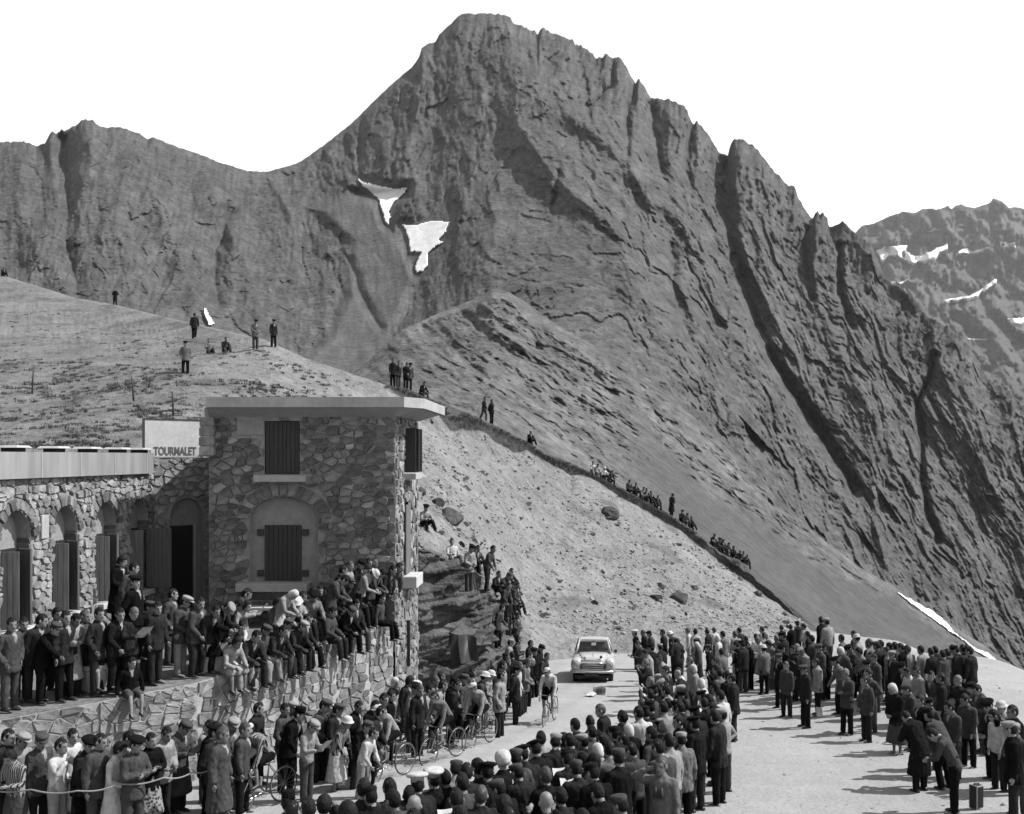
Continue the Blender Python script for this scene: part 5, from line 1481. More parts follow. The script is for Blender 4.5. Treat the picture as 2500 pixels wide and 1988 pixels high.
def person(x, y, z, head, pose, top, bot, hat, scale=1.0, mirror=False, zone='', shoes=True, rnd=random, pitch=0.0):
    """one spectator; heading in degrees clockwise from +Y"""
    me = mesh_slots(cached(('body', pose), lambda: body_mesh(pose)), 2)
    o = bpy.data.objects.new('person', me); COL.objects.link(o)
    slot(o, 0, rnd.choice(skin_m)); slot(o, 1, feat_m)
    o.location = (x, y, z); o.rotation_euler = (pitch, 0, -math.radians(head)); o.scale = (-scale if mirror else scale, scale, scale)
    tk, bk = TOPS[top[1]], BOTS[bot[1]]
    if POSES[pose].get('sit') and tk == 'coat': tk = 'jacket'
    inner = cloth('L') if tk != 'shirt' and rnd.random() < .6 else cloth(top[0])
    piece(tk, cached((tk, pose), lambda: top_mesh(pose, tk)), o, [cloth(top[0]), inner])
    if bk == 'trousers': piece('trousers', cached(('tr', pose), lambda: trouser_mesh(pose)), o, [cloth(bot[0])])
    elif bk == 'shorts': piece('shorts', cached(('sh', pose), lambda: trouser_mesh(pose, True)), o, [cloth(bot[0])])
    else: piece('skirt', cached(('sk', pose), lambda: skirt_mesh(pose)), o, [cloth(bot[0])])
    J = SK[pose]
    hk, ht, hw = HATS[hat]
    if hk:
        piece(hk, cached(('hat', hk), lambda: hat_mesh(hk)), o, [hair_m[hat] if ht is None else cloth(ht)], J['head'])
        if ht is not None and hat not in 'ms':
            piece('short_hair', cached(('hat', 'short_hair'), lambda: hat_mesh('short_hair')), o, [hair_m['n']], J['head'] @ Matrix.Scale(.985, 4))
    if shoes:
        for nm in 'RL':
            A = J['A' + nm]
            sd = J['sd' + nm]
            # sole square to the shin
            M = Matrix.Translation(A + V_((0, .0, -.012)) + sd * .01) @ Matrix.Rotation(max(-.6, min(.6, math.atan2(-sd.y, -sd.z) * .5)), 4, 'X')
            piece('shoe', cached('shoe', shoe_mesh), o, [leather if rnd.random() < .8 else pale_sock], M)
    PEOPLE.append((o, zone, top, bot, hat, pose, tk, bk))
    return o
ORD = ['', 'first', 'second', 'third', 'fourth', 'fifth', 'sixth', 'seventh', 'eighth', 'ninth', 'tenth', 'eleventh', 'twelfth', 'thirteenth', 'fourteenth', 'fifteenth', 'sixteenth', 'seventeenth', 'eighteenth', 'nineteenth', 'twentieth']
ZONE = {'T': ('on the terrace', 'spectators on the terrace'), 'W': ('on the terrace wall', 'spectators on the terrace'), 'L': ('below the terrace wall', 'spectators along the left road edge'), 'C': ('in the foreground crowd', 'spectators in the foreground crowd'),
        'A': ('in crowd beside car', 'spectators beside the car'), 'R': ('by the gravel lot', 'spectators around the gravel lot'), 'B': ('at the far brink', 'spectators at the far brink'), 'H': ('on grassy hill', 'people on the grassy hill'),
        'E': ('on turf ridge', 'people along the turf ridge'), 'G': ('on the crag', 'people on the crag'), 'P': ('a racing bicycle', 'racing cyclists')}
def name_people():
    keyed = {}
    for rec in PEOPLE:
        o, zone, top, bot, hat, pose, tk, bk = rec
        hw = HATS[hat][2]; tone = TONE[top[0]][0]; bt = TONE[bot[0]][0]
        garment = '%s %s' % (tone, {'jacket': 'jacket', 'coat': 'long coat', 'shirt': 'sweater' if top[0] in 'KCDGM' else 'shirt'}[tk])
        lower = '' if bk == 'trousers' else ('and %s skirt' % bt if bk == 'skirt' else 'and %s shorts' % bt)
        bits = [lower, POSEWORD[pose], 'with ' + hw]
        if zone == 'P': bits = ['', POSEWORD[pose], 'with ' + hw]
        def text(b): return ' '.join(x for x in ('person in', garment, b[0], b[2] + ',' if b[2] else '', b[1], ZONE[zone][0]) if x)
        for drop in (None, 0, 1, 2):
            if drop is not None: bits[drop] = ''
            base = text(bits)
            if len(base.split()) <= 12: break
        keyed.setdefault((zone, base), []).append(o)
    for (zone, base), obs in keyed.items():
        obs.sort(key=lambda o: o.location.x / o.location.y)
        for k, o in enumerate(obs):
            lab = base if len(obs) == 1 else base + (', leftmost such' if k == 0 else (', rightmost such' if k == len(obs) - 1 else ', %s such from left' % ORD[k + 1]))
            tag(o, lab, 'cyclist' if zone == 'P' else 'person', ZONE[zone][1])

def lowres(me, ratio=.10):
    def mk():
        o = bpy.data.objects.new('low', me)
        d = o.modifiers.new('d', 'DECIMATE'); d.ratio = ratio
        out = evaluated_mesh(o)
        n = len(out.vertices); co = np.empty(n * 3, np.float32); out.vertices.foreach_get('co', co)
        r = (co.reshape(-1, 3).astype(float), [tuple(p.vertices) for p in out.polygons], [p.material_index for p in out.polygons])
        bpy.data.meshes.remove(out); return r
    return cached(('low', me.name), mk)
def join_far(recs, name):
    """the farthest, smallest figures, which melt into one mass"""
    vs, fs, mi, mats = [], [], [], []
    off = 0
    bpy.context.view_layer.update()
    for rec in recs:
        root = rec[0]
        for o in [root] + list(root.children):
            co, faces, idx = lowres(o.data, .04 if len(o.data.polygons) > 1500 else .4)
            M = np.array(o.matrix_world); p = co @ M[:3, :3].T + M[:3, 3]
            loc = []
            for sl in o.material_slots:
                if sl.material not in mats: mats.append(sl.material)
                loc.append(mats.index(sl.material))
            vs.append(p); fs += [tuple(off + k for k in f) for f in faces]; mi += [loc[min(k, len(loc) - 1)] for k in idx]; off += len(p)
        for ch in list(root.children): bpy.data.objects.remove(ch)
        bpy.data.objects.remove(root); PEOPLE.remove(rec)
    me = bpy.data.meshes.new(name); me.from_pydata(np.concatenate(vs).tolist(), [], fs)
    me.polygons.foreach_set('material_index', mi); me.update(); me.shade_smooth()
    for m in mats: me.materials.append(m)
    o = bpy.data.objects.new(name, me); COL.objects.link(o); o['kind'] = 'stuff'
    return o
PEOPLE_TABLE = """
L -9.34 17.31 3.65 120 clasp Ls Dt l 0.96 0
L -8.94 16.53 3.73 195 hold Ss Gk w 0.90 0
L -8.42 16.82 3.70 100 photo Ws Lt n 0.94 1
L -8.17 17.11 3.67 105 lean2 Dj Kt b 0.95 1
L -7.48 16.79 3.70 95 clasp Ws Wk w 0.92 0
L -7.14 16.75 3.70 120 cross Gj Gt b 0.97 0
L -7.18 17.46 3.63 130 cross Kj Fk n 0.94 0
L -7.14 18.68 3.51 110 hold Gc Dt c 0.97 1
L -6.58 18.53 3.53 95 lean2 Kj Kt n 0.96 1
L -5.97 17.42 3.64 100 stand Gc Gt f 0.99 1
L -6.25 18.80 3.50 120 clasp Mc Mt l 0.98 1
L -6.29 19.60 3.42 130 hold Dj Dh d 0.77 0
L -6.40 20.88 3.29 105 pocket Dj Dt n 0.95 1
L -5.58 20.21 3.36 100 lean Kj Kt k 0.98 1
L -4.98 19.39 3.44 110 hold Ls Gt l 0.91 1
L -5.15 21.06 3.27 110 clasp Gj Dt c 0.99 0
L -4.86 21.04 3.28 105 stand2 Dj Dt c 0.93 0
L -4.60 20.19 3.36 105 lean Ss Wk h 0.89 0
L -4.63 21.67 3.21 100 lean2 Cj Ct n 0.93 1
L -4.20 20.35 3.34 120 lean Cj Dt c 0.83 1
L -3.94 19.55 3.42 105 lean Ws Lt n 0.82 1
L -4.03 20.57 3.32 95 lean Dj Kt n 0.97 1
L -4.24 22.37 3.14 95 lean2 Gj Dt n 0.97 1
L -4.08 23.02 3.08 90 stand Kj Kt n 0.94 0
L -4.52 25.97 2.78 90 stand2 Ls Gt s 0.92 1
L -4.22 25.81 2.80 100 lean2 Dj Dk w 0.95 0
L -3.74 24.20 2.96 110 clasp Ls Gt b 0.96 1
L -3.59 24.56 2.92 85 lean Ls Dt n 0.93 0
L -3.36 25.10 2.87 95 stand Gj Gt f 0.99 0
L -2.92 24.92 2.89 90 lean2 Dj Dt n 0.97 1
L -2.76 26.11 2.77 95 stand Gj Ct c 0.95 0
L -3.32 24.81 2.90 85 lean Lj Gt n 0.97 1
L -3.01 25.64 2.82 90 clasp Dj Dt b 0.94 1
L -2.85 26.38 2.74 85 lean2 Cj Ct b 0.96 0
L -2.66 26.28 2.75 95 stand Gj Ct b 0.96 1
L -2.45 26.50 2.73 80 lean Gs Gt h 0.98 1
L -2.24 27.61 2.62 100 clasp Fs Fk h 0.92 0
L -2.09 28.15 2.56 340 stand Dj Dt n 0.94 1
L -2.00 31.65 2.22 345 behind Cj Ct d 0.95 0
L -1.81 32.64 2.12 350 stand2 Dj Ct n 0.93 0
L -1.54 32.94 2.09 80 lean Gj Dt n 0.94 0
L -1.49 37.46 1.63 100 stand Dj Dt n 0.93 1
L -1.18 33.71 2.01 120 behind Kj Kt b 0.95 0
L -1.10 35.75 1.81 110 clasp Dj Dt d 0.93 1
L -0.96 34.27 1.95 120 lean Gs Dt n 0.87 1
L -2.23 37.41 1.64 90 stand Lj Dt l 0.95 1
L -2.00 37.81 1.60 90 clap Gj Dt n 0.99 1
L -9.52 17.26 3.65 110 stand Dj Dt n 0.99 1
L -8.83 17.00 3.68 110 stand2 Gj Dt c 0.99 1
L -8.68 17.81 3.60 105 pocket Ws Gt n 0.94 0
L -7.76 16.80 3.70 110 stand Gj Gt n 0.99 1
L -7.69 17.67 3.61 115 stand2 Dj Dt n 0.94 0
L -7.18 18.03 3.58 110 clasp Lj Dt n 0.95 1
T -10.73 20.03 5.22 110 stand2 Gj Dt n 0.93 1
T -10.52 20.06 5.22 105 lean2 Dj Dt n 0.97 0
T -9.92 20.07 5.22 110 stand Dj Kt n 0.99 0
T -9.86 20.71 5.25 110 stand Gj Gt f 0.93 1
T -9.45 20.48 5.24 100 pocket Dj Dt n 0.98 0
T -9.22 20.70 5.25 110 lean2 Cj Ct n 0.97 1
T -8.83 21.35 5.28 100 stand Gj Dt c 0.96 1
T -8.02 21.85 5.31 110 lean2 Gj Dt n 0.97 1
T -10.63 19.45 5.19 110 pocket Gj Gt n 0.99 0
T -10.28 19.94 5.21 105 reach Kj Kt c 0.94 0
T -10.47 20.84 5.26 110 stand Gj Dt w 0.94 0
T -9.91 20.36 5.23 115 hold Lc Dt n 0.95 0
T -8.99 20.88 5.26 115 hold Dj Kt g 0.96 0
T -8.62 21.27 5.28 110 stand2 Dj Dt n 0.97 1
T -8.91 22.83 5.36 95 pocket Gj Gt n 0.95 1
T -8.34 21.93 5.31 100 clasp Gj Lt l 0.97 0
T -7.85 22.08 5.32 130 bend Dj Dt n 0.94 0
T -7.74 22.27 5.33 110 stoop Kc Kt l 0.95 1
T -7.63 22.47 5.34 100 stoop Dj Dt n 0.96 0
T -7.36 22.92 5.37 80 hold Lj Lt n 0.96 0
T -7.54 22.86 5.80 146 sit_lean Ws Gk w 0.92 0
T -10.68 24.19 5.98 105 clasp Kc Kt w 0.95 0
T -10.11 23.33 5.94 100 lean2 Gj Gt n 0.94 0
T -8.91 20.97 5.82 100 behind Kj Kt b 0.98 0
T -9.64 20.57 5.70 110 sit_wall Kj Lh d 0.79 1
T -9.62 21.20 5.73 110 sit_lean Mj Gk s 0.93 1
W -8.80 20.48 5.24 137 sit_hang Kj Gh n 0.81 0
W -7.40 22.19 5.33 130 sit_lean Ls Lk w 0.93 0
W -7.30 22.37 5.34 130 sit_wall Ws Lt n 0.92 0
W -7.15 22.64 5.35 127 sit_lean Dj Dt n 0.99 0
W -6.96 22.97 5.37 115 sit_wall Gj Lt c 0.95 1
W -6.75 23.33 5.38 125 sit_lean Dj Gt n 0.95 0
W -6.58 23.62 5.40 123 sit_hang Gj Dt c 0.92 0
W -6.46 23.84 5.41 120 sit_lean Dj Dt l 0.93 0
W -6.32 24.13 5.43 112 sit_wall Dj Kt n 0.95 1
W -5.91 25.01 5.47 105 sit_wall Gj Dt n 0.95 0
W -5.66 25.53 5.50 120 sit_lean Kj Kt c 0.93 1
W -5.49 25.88 5.52 127 sit_wall Dj Gt n 0.98 0
W -5.01 26.97 5.57 99 sit_hang Gs Kt n 0.87 1
T -7.52 22.64 5.35 100 bend Ls Lk w 0.92 1
T -7.37 22.90 5.36 80 hold Lj Gt n 0.96 1
T -6.95 23.92 5.85 109 sit_wall Gj Gk w 0.93 0
T -6.78 23.90 5.42 105 stoop Ls Wk s 0.93 0
T -6.63 24.57 5.88 143 sit_lean Lj Dt h 0.93 1
T -6.58 24.68 5.89 111 sit_wall Dj Dt n 0.95 1
T -6.39 25.06 5.91 139 sit_lean Mj Dt b 0.96 1
T -6.17 25.53 5.93 121 sit_wall Gj Ct n 0.94 1
T -6.02 25.85 5.95 88 sit_wall Dj Dt n 0.96 0
T -5.75 26.42 5.98 132 sit_hang Dj Kt c 0.95 0
T -5.97 25.48 5.50 95 stoop Gj Gt n 0.97 0
T -5.86 26.06 5.53 95 stand2 Cj Ct n 0.96 0
T -5.84 26.94 5.57 100 stand Lj Gt f 0.95 0
T -5.64 27.26 5.59 110 clasp Dj Dt d 0.95 1
T -5.43 27.42 5.59 115 cross Gj Dt n 0.95 1
T -5.28 27.46 5.60 110 stand Mj Gt g 0.94 1
T -5.44 26.57 5.55 100 stoop Ls Ct h 0.96 1
T -5.27 26.92 5.57 105 stoop Gj Dt n 0.93 0
T -5.07 27.38 5.59 115 bend Dj Dt n 0.95 0
T -4.93 27.71 5.60 120 bend Gj Dt n 0.97 1
T -5.60 26.72 5.99 106 sit_wall Gj Ct n 0.99 0
T -6.24 25.39 5.93 125 sit_hang Dj Dt n 0.94 1
T -6.73 24.37 5.87 122 sit_lean Fs Gk h 0.92 1
T -6.37 25.11 5.91 115 sit_hang Gs Dt n 0.95 0
C -3.55 12.87 4.09 344 stand Kj Kt k 0.94 0
C -3.38 12.41 4.14 345 stand2 Dj Dt n 0.93 1
C -3.09 12.17 4.16 346 clasp Dj Dt n 0.99 0
C -3.08 12.83 4.10 342 stand Fs Fk w 0.92 0
C -2.67 13.23 4.06 349 stand Dj Dt n 0.99 0
C -2.52 13.10 4.07 345 stand2 Cj Ct d 0.95 0
C -2.31 13.33 4.05 342 clasp Dj Dt n 0.98 0
C -2.16 12.72 4.11 319 stand Gj Dt n 0.98 1
C -2.55 12.08 4.17 324 clasp Kj Kt w 0.98 0
C -1.89 12.39 4.14 349 stand Cj Ct x 0.98 0
C -1.97 13.47 4.03 319 stand2 Dj Dt p 0.99 1
C -1.88 14.27 3.95 334 behind Cj Ct p 0.94 1
C -1.72 14.38 3.94 318 stand Cj Ct n 0.93 1
C -1.45 13.90 3.99 334 stand2 Dj Dt n 0.95 1
C -2.10 13.38 4.04 345 stand Gj Dt n 0.92 0
C -2.94 12.88 4.09 347 hold Ls Gt l 0.87 1
C -1.90 14.42 3.94 345 stand Ls Gt h 0.93 1
C -1.68 15.08 3.87 342 stand2 Ls Gt c 0.92 1
C -1.41 13.67 4.01 321 stand Gj Dt n 0.98 0
C -1.41 14.22 3.96 336 clasp Dj Dt n 0.99 1
C -1.27 14.61 3.92 320 stand Dj Ct n 0.99 1
C -1.26 14.76 3.90 325 stand2 Ls Gk s 0.91 1
C -1.15 14.40 3.94 344 stand Dj Dt b 0.98 0
C -1.00 15.29 3.85 319 behind Cj Kt m 0.97 0
C -0.81 15.45 3.83 348 stand Gc Gt c 0.98 0
C -0.68 15.65 3.81 345 stand2 Dj Ct b 0.99 0
C -0.49 16.16 3.76 337 clasp Cj Ct b 0.98 0
C -0.47 17.36 3.64 333 stand Ls Gt n 0.95 0
C -0.23 16.78 3.70 345 stand2 Dj Dt l 0.98 1
C -0.07 17.16 3.66 339 stand Cj Ct w 0.95 1
C 0.05 16.89 3.69 343 clasp Dj Dt n 0.97 0
C 0.14 18.95 3.49 323 stand Dj Dt n 0.93 1
C 0.27 17.29 3.65 322 stand Dj Dt l 0.93 1
C 0.42 19.25 3.46 324 stand2 Cj Ct n 0.93 1
C 0.61 17.01 3.68 329 stand Cj Dt n 0.95 1
C 0.51 16.61 3.72 337 clasp Ls Gk s 0.91 0
C 0.01 15.30 3.85 346 hold Dj Dt d 0.98 1
C 0.13 14.66 3.91 346 hold Dj Dt c 0.97 0
C 0.25 15.45 3.84 320 stand Kj Kt n 0.95 1
C 0.38 14.34 3.95 336 stand2 Kj Kt d 0.98 0
C 0.38 15.40 3.84 332 behind Ds Dt n 0.95 1
C 1.05 19.82 3.40 350 stand Gj Ct n 0.93 0
C 1.38 20.17 3.36 334 stand2 Ls Gt n 0.95 1
C 1.53 20.31 3.35 338 stand Dj Dt d 0.95 1
C 0.76 15.37 3.84 330 stand Cj Ct c 0.99 0
C 0.68 19.71 3.66 285 stand2 Dj Dt f 0.89 0
C 1.03 19.94 3.39 336 stand Dj Dt n 0.93 0
C 1.38 19.74 3.41 346 stand2 Ws Lt n 0.99 0
C 1.67 20.71 3.31 337 stand Dj Dt d 0.98 1
C 1.91 20.48 3.33 327 stand Ls Lt n 0.99 0
C 2.20 21.16 3.26 316 behind Lj Lt d 0.95 0
C 2.30 20.80 3.30 344 stand2 Dj Dt n 0.96 0
C 2.46 21.13 3.27 321 clasp Mj Mt n 0.96 1
C 2.48 19.90 3.39 326 stand Dj Dt b 0.98 1
C 1.46 17.67 3.61 317 pocket Gs Gt n 0.97 1
C 2.91 21.73 3.21 325 stand2 Cj Ct n 0.93 1
C 3.07 21.80 3.20 321 hold Dj Kt n 0.98 1
C 3.38 22.68 3.11 320 stand Ws Kt n 0.96 1
C 4.16 26.84 2.70 329 stand Cj Ct n 0.94 0
C 0.97 17.07 3.67 322 stand2 Gj Gt n 0.97 0
C 0.61 16.94 3.69 332 clasp Dj Dt n 0.97 0
C 3.46 24.03 2.98 345 stand Lj Gt n 0.95 1
C 1.36 15.08 3.87 205 brow Mj Gt f 0.96 0
A 2.75 42.42 1.14 265 stand Cj Ct p 0.93 0
A 3.13 42.38 1.14 255 clasp Dj Dt n 0.95 0
A 3.34 41.75 1.21 260 stand2 Gj Dt d 0.95 1
A 2.57 36.71 1.72 255 hold Gj Ct n 0.97 0
A 2.58 33.19 2.07 250 hold Lj Gt n 0.97 1
A 2.53 28.63 2.52 270 stand Cj Dt l 0.79 1
A 3.85 41.82 1.20 270 stand Dj Dt n 0.98 1
A 4.16 41.42 1.25 275 stand2 Dj Dt h 0.96 0
A 5.09 43.66 1.02 280 stand Ws Lt f 0.94 1
A 5.17 42.13 1.18 330 behind Lj Gt n 0.98 0
A 5.76 42.36 1.16 300 stand2 Dj Dt n 0.96 1
A 6.34 44.35 0.95 310 clasp Ws Gt f 0.93 1
A 6.04 40.08 1.42 320 stand Mj Dt n 0.98 1
A 6.58 40.51 1.38 330 stand Lj Lt f 0.96 1
A 2.90 30.88 2.30 265 lean2 Lj Dt n 0.99 0
A 2.64 27.56 2.63 265 stand Dj Ct n 0.98 1
A 3.09 28.07 2.58 270 clasp Ws Gk w 0.92 1
A 3.55 28.94 2.49 275 stand Ls Gt s 0.92 0
A 3.39 25.76 2.80 290 stand2 Ws Gk s 0.91 1
R 5.94 35.36 1.96 270 lean2 Cj Ct n 0.94 1
R 6.19 35.15 2.00 255 hold Kj Kt d 0.96 1
R 6.88 36.83 1.88 260 hold Ws Lk f 0.94 1
R 6.90 34.93 2.09 250 hold Mc Mt w 0.94 0
R 6.84 32.64 2.28 240 clasp Cj Gt b 0.99 0
R 7.06 32.14 2.33 260 stand Dc Dt n 0.98 1
R 7.39 32.91 2.31 265 stand2 Gj Gt g 0.95 0
R 7.39 32.19 2.35 245 hold Lc Dt l 0.95 0
R 7.03 34.38 2.16 265 stand Gj Dt n 0.93 0
R 7.83 31.88 2.41 260 stand Gj Dt c 0.99 1
R 8.02 32.01 2.42 255 clasp Cj Ct d 0.98 0
R 8.44 31.25 2.49 250 lean2 Gc Dt s 0.98 1
R 9.03 33.83 2.46 300 stand Mj Dt n 0.93 0
R 8.80 31.83 2.50 255 hold Gj Dt d 0.95 1
R 8.96 31.34 2.53 260 clasp Fs Dk w 0.92 1
R 9.05 30.46 2.55 265 stand2 Dj Dt n 0.93 0
R 8.43 28.87 2.59 250 stand Kj Dk b 0.94 1
R 8.90 29.78 2.57 255 stand Gc Gt n 0.95 1
R 9.52 30.14 2.59 250 behind Dj Kt l 0.95 0
R 9.59 30.78 2.59 280 stand Ls Gt n 0.95 1
R 9.20 28.07 2.65 235 clasp Cj Ct b 0.97 1
R 9.23 27.72 2.67 245 clasp Ws Fk n 0.92 1
R 9.23 27.02 2.72 260 stand2 Ls Ct n 0.99 0
R 9.58 26.84 2.74 240 lean2 Gj Dt n 0.95 0
R 9.32 25.67 2.83 285 brow Ds Dt n 0.98 0
R 9.62 25.26 2.87 240 cross Ds Dt g 0.98 1
R 9.64 24.41 2.95 250 stand Dj Dt d 0.94 0
R 9.69 24.05 2.98 262 hold Gj Gt n 0.96 1
R 8.81 21.34 3.25 255 clasp Dj Kt b 0.96 0
R 9.10 21.48 3.23 240 photo Ls Gk h 0.93 1
R 8.75 20.07 3.37 265 photo Kj Lt n 0.99 0
R 8.53 20.37 3.34 250 stand2 Ws Dt w 0.92 1
R 6.96 20.37 3.34 335 stoop Cc Ct n 0.94 1
R 7.53 20.52 3.33 330 bend Gs Kt d 0.96 1
R 6.98 18.57 3.52 300 stoop Gs Kt n 0.94 1
R 7.98 27.16 2.70 240 akimbo Gj Gt n 0.93 1
R 9.22 21.47 3.23 255 stand Gs Dh n 0.79 0
B 8.58 34.95 2.86 320 behind Kj Kt n 0.94 0
B 8.45 33.52 2.95 330 stand Ls Gt l 0.99 1
B 9.34 45.00 0.90 320 stand Cj Ct n 0.95 0
B 9.84 45.36 0.87 325 stand2 Kj Ct n 0.95 1
B 10.85 48.59 0.53 330 stand Dj Ct d 0.93 1
B 10.31 44.66 0.96 320 clasp Lj Ct n 0.99 0
B 7.19 43.11 1.09 320 stand Dj Dt n 0.96 1
B 8.15 43.32 1.08 300 brow Lj Gt n 0.97 0
B 9.54 34.20 2.51 310 stand Gj Dt n 0.94 0
B 9.32 32.92 2.53 300 stand2 Ls Dt h 0.99 1
B 9.36 31.97 2.56 320 stand Kj Ct n 0.96 0
B 9.44 31.87 2.57 330 clasp Ls Gt f 0.99 0
B 9.83 32.06 2.60 310 stand2 Gj Dt n 0.93 0
B 9.96 31.22 2.61 320 stand Gj Gt n 0.97 0
B 10.09 30.85 2.62 310 clasp Kj Ct n 0.99 0
B 10.23 30.84 2.63 330 stand Ls Gt f 0.95 1
B 10.62 30.81 2.65 320 stand Lc Lt n 0.93 1
B 10.95 30.48 2.66 320 stand2 Cj Ct n 0.95 1
B 10.86 29.71 2.65 330 stand Gj Dt n 0.97 0
B 11.49 30.59 2.68 310 stand Ls Gt n 0.95 0
B 11.48 30.16 2.67 320 clasp Dj Dt d 0.99 0
B 11.73 30.43 2.68 320 stand Cj Ct n 0.97 0
B 11.82 30.35 2.68 330 stand2 Gj Dt n 0.97 1
B 11.77 29.99 2.67 320 stand Dj Kt n 0.98 1
B 11.16 30.13 2.66 320 stand Dj Dt n 0.94 0
B 10.72 30.17 2.65 330 clasp Dj Ct n 0.96 1
B 9.86 31.40 2.60 320 stand Lj Gt n 0.95 1
B 9.46 31.37 2.57 320 stand Dj Dt c 0.99 1
H -41.15 92.68 - 200 akimbo Dj Dt n 0.97 0
H -24.24 66.12 - 350 walk Dj Kt n 0.97 0
H -19.15 51.05 - 150 pocket Mj Kt b 0.93 0
H -21.05 59.82 - 150 sit_slope2 Sj Dt n 0.94 1
H -20.05 59.52 - 140 sit_slope Dj Gt n 0.93 1
H -18.27 59.51 - 140 clasp Mj Gt d 0.99 1
H -17.46 60.32 - 130 stand Dj Ct b 0.93 0
H -60.69 109.65 - 120 sit_slope Kj Kt n 0.99 1
E -10.81 62.47 - 130 stand Cj Kt n 0.98 0
E -10.53 62.94 - 120 pocket Dj Gt n 0.94 0
E -10.17 63.54 - 140 clasp Cj Ct n 0.93 0
E -10.01 63.88 - 150 stand2 Gj Dt d 0.98 0
E -9.45 65.17 - 130 sit_lean Cj Gt n 0.97 1
E -5.94 70.87 - 100 walk Dj Gt n 0.96 0
E -5.46 71.60 - 120 behind Cj Ct n 0.98 1
E -2.89 73.35 - 140 sit_slope Kj Kt l 0.99 0
E 1.64 75.44 - 150 sit_slope Ws Lt n 0.96 0
E 1.87 75.51 - 140 sit_lean Lj Gt n 0.96 1
E 2.49 75.76 - 150 sit_slope Ws Dt h 0.99 0
E 2.90 75.96 - 140 sit_lean Kj Kt n 0.98 0
E 4.40 76.57 - 150 sit_wall Gj Kt n 0.99 0
E 4.89 76.70 - 150 sit_slope Dj Dt n 0.97 0
E 5.35 76.83 - 140 sit_lean Lj Gt n 0.97 1
E 5.66 76.91 - 140 sit_slope Dj Dt n 0.95 0
E 6.15 77.03 - 140 sit_slope2 Cj Dt n 0.99 0
E 6.48 77.08 - 150 sit_lean Dj Kt n 0.97 1
E 7.68 77.21 - 140 clasp Cc Dt d 0.97 1
E 8.40 77.32 - 150 sit_slope Dj Dt b 0.96 0
E 8.67 77.34 - 150 sit_lean Gj Dt n 0.97 0
E 9.10 77.58 - 140 sit_slope Cj Kt n 0.96 0
E 10.93 78.00 - 150 sit_slope Lj Dt n 0.97 1
E 11.26 78.00 - 140 sit_lean Gj Gt n 0.93 0
E 11.58 78.00 - 150 sit_slope Dj Dt d 0.95 0
E 10.82 78.00 - 150 sit_lean Dj Dt n 0.93 0
E 11.42 78.00 - 145 sit_slope2 Cj Dt n 0.97 0
E 11.86 78.00 - 140 sit_lean Gj Gt n 0.98 0
E 12.34 77.98 - 140 sit_slope Cj Ct n 0.98 1
E 12.76 77.82 - 150 sit_lean Dj Dt n 0.94 1
E 13.06 77.70 - 140 sit_slope Gj Dt n 0.98 0
E 13.27 77.62 - 150 sit_lean Dj Ct n 0.93 1
G -5.58 39.15 - 140 sit_slope Lj Kt b 0.93 0
G -4.35 37.98 - 150 sit_slope2 Ws Gt n 0.95 1
G -3.88 38.99 - 130 sit_lean Cj Kt n 0.95 0
G -3.69 39.93 - 140 sit_slope Gj Dt n 0.97 1
G -3.05 42.01 - 130 sit_slope Dj Dt n 0.98 1
G -2.93 44.28 - 120 sit_lean Gj Gt c 0.97 0
G -2.80 46.80 - 130 sit_slope Dj Dt n 0.98 1
G -2.67 45.99 - 120 sit_lean Gj Gt n 0.95 1
G -2.68 41.59 - 120 lean Gj Gt n 0.93 1
G -2.42 45.94 - 140 sit_slope Dj Dt n 0.94 1
G -2.58 41.94 - 110 stand Dj Dt n 0.99 0
G -2.38 43.58 - 110 lean2 Gj Ct n 0.96 1
G -2.50 41.82 - 110 stand2 Ds Dt n 0.93 1
G -2.28 43.27 - 120 clasp Gj Dt n 0.94 1
G -2.81 39.68 - 100 lean2 Gj Ct n 0.96 0
G -3.66 37.24 - 130 clasp Lj Gt b 0.98 0
G -3.11 38.54 - 110 lean Gs Dt n 0.99 0
A 3.89 37.40 1.66 317 akimbo Dj Kt l 0.99 1
A 2.53 26.50 2.73 310 stand Dj Kt f 0.90 0
A 4.47 31.20 2.29 278 pocket Gj Ct n 0.90 1
A 3.17 35.29 1.87 318 stand2 Dj Gt l 0.94 1
A 4.15 25.90 2.79 279 stand Dj Dt n 0.97 0
A 4.87 38.62 1.55 264 stand Lj Kt c 0.90 1
A 2.37 24.66 2.91 269 hold Cj Ct l 0.99 0
A 3.07 23.42 3.04 288 pocket Wj Gt b 0.90 0
A 3.62 30.40 2.35 263 stand Lj Kt f 0.96 0
A 5.74 39.43 1.49 284 pocket Wj Lk s 0.91 0
A 4.13 38.11 1.59 259 photo Ds Gt x 0.96 0
A 2.78 34.19 1.97 299 stand Cj Ct d 0.99 0
A 3.79 31.75 2.22 266 behind Gj Dt n 0.91 0
A 3.16 38.34 1.56 279 clasp Ls Dk w 0.86 1
A 4.19 28.74 2.51 285 photo Cj Dk w 0.92 1
A 4.73 37.70 1.65 268 stand Gj Dk s 0.86 1
A 4.10 27.83 2.60 328 stand Mj Gt n 0.91 0
A 2.30 30.04 2.38 266 photo Dj Dt g 0.95 1
A 5.07 33.40 2.10 319 lean2 Ms Kt n 0.92 1
A 4.71 34.30 2.00 290 stand Cj Gt c 0.96 1
A 3.03 27.01 2.68 290 lean2 Dj Gt x 0.96 1
A 2.27 23.54 3.03 295 cross Lj Ct n 0.96 1
A 2.17 22.04 3.18 318 cross Ms Dt n 0.90 0
A 1.84 22.94 3.09 309 pocket Gj Ct n 0.95 0
A 3.04 20.16 3.36 310 akimbo Ls Gt l 0.94 0
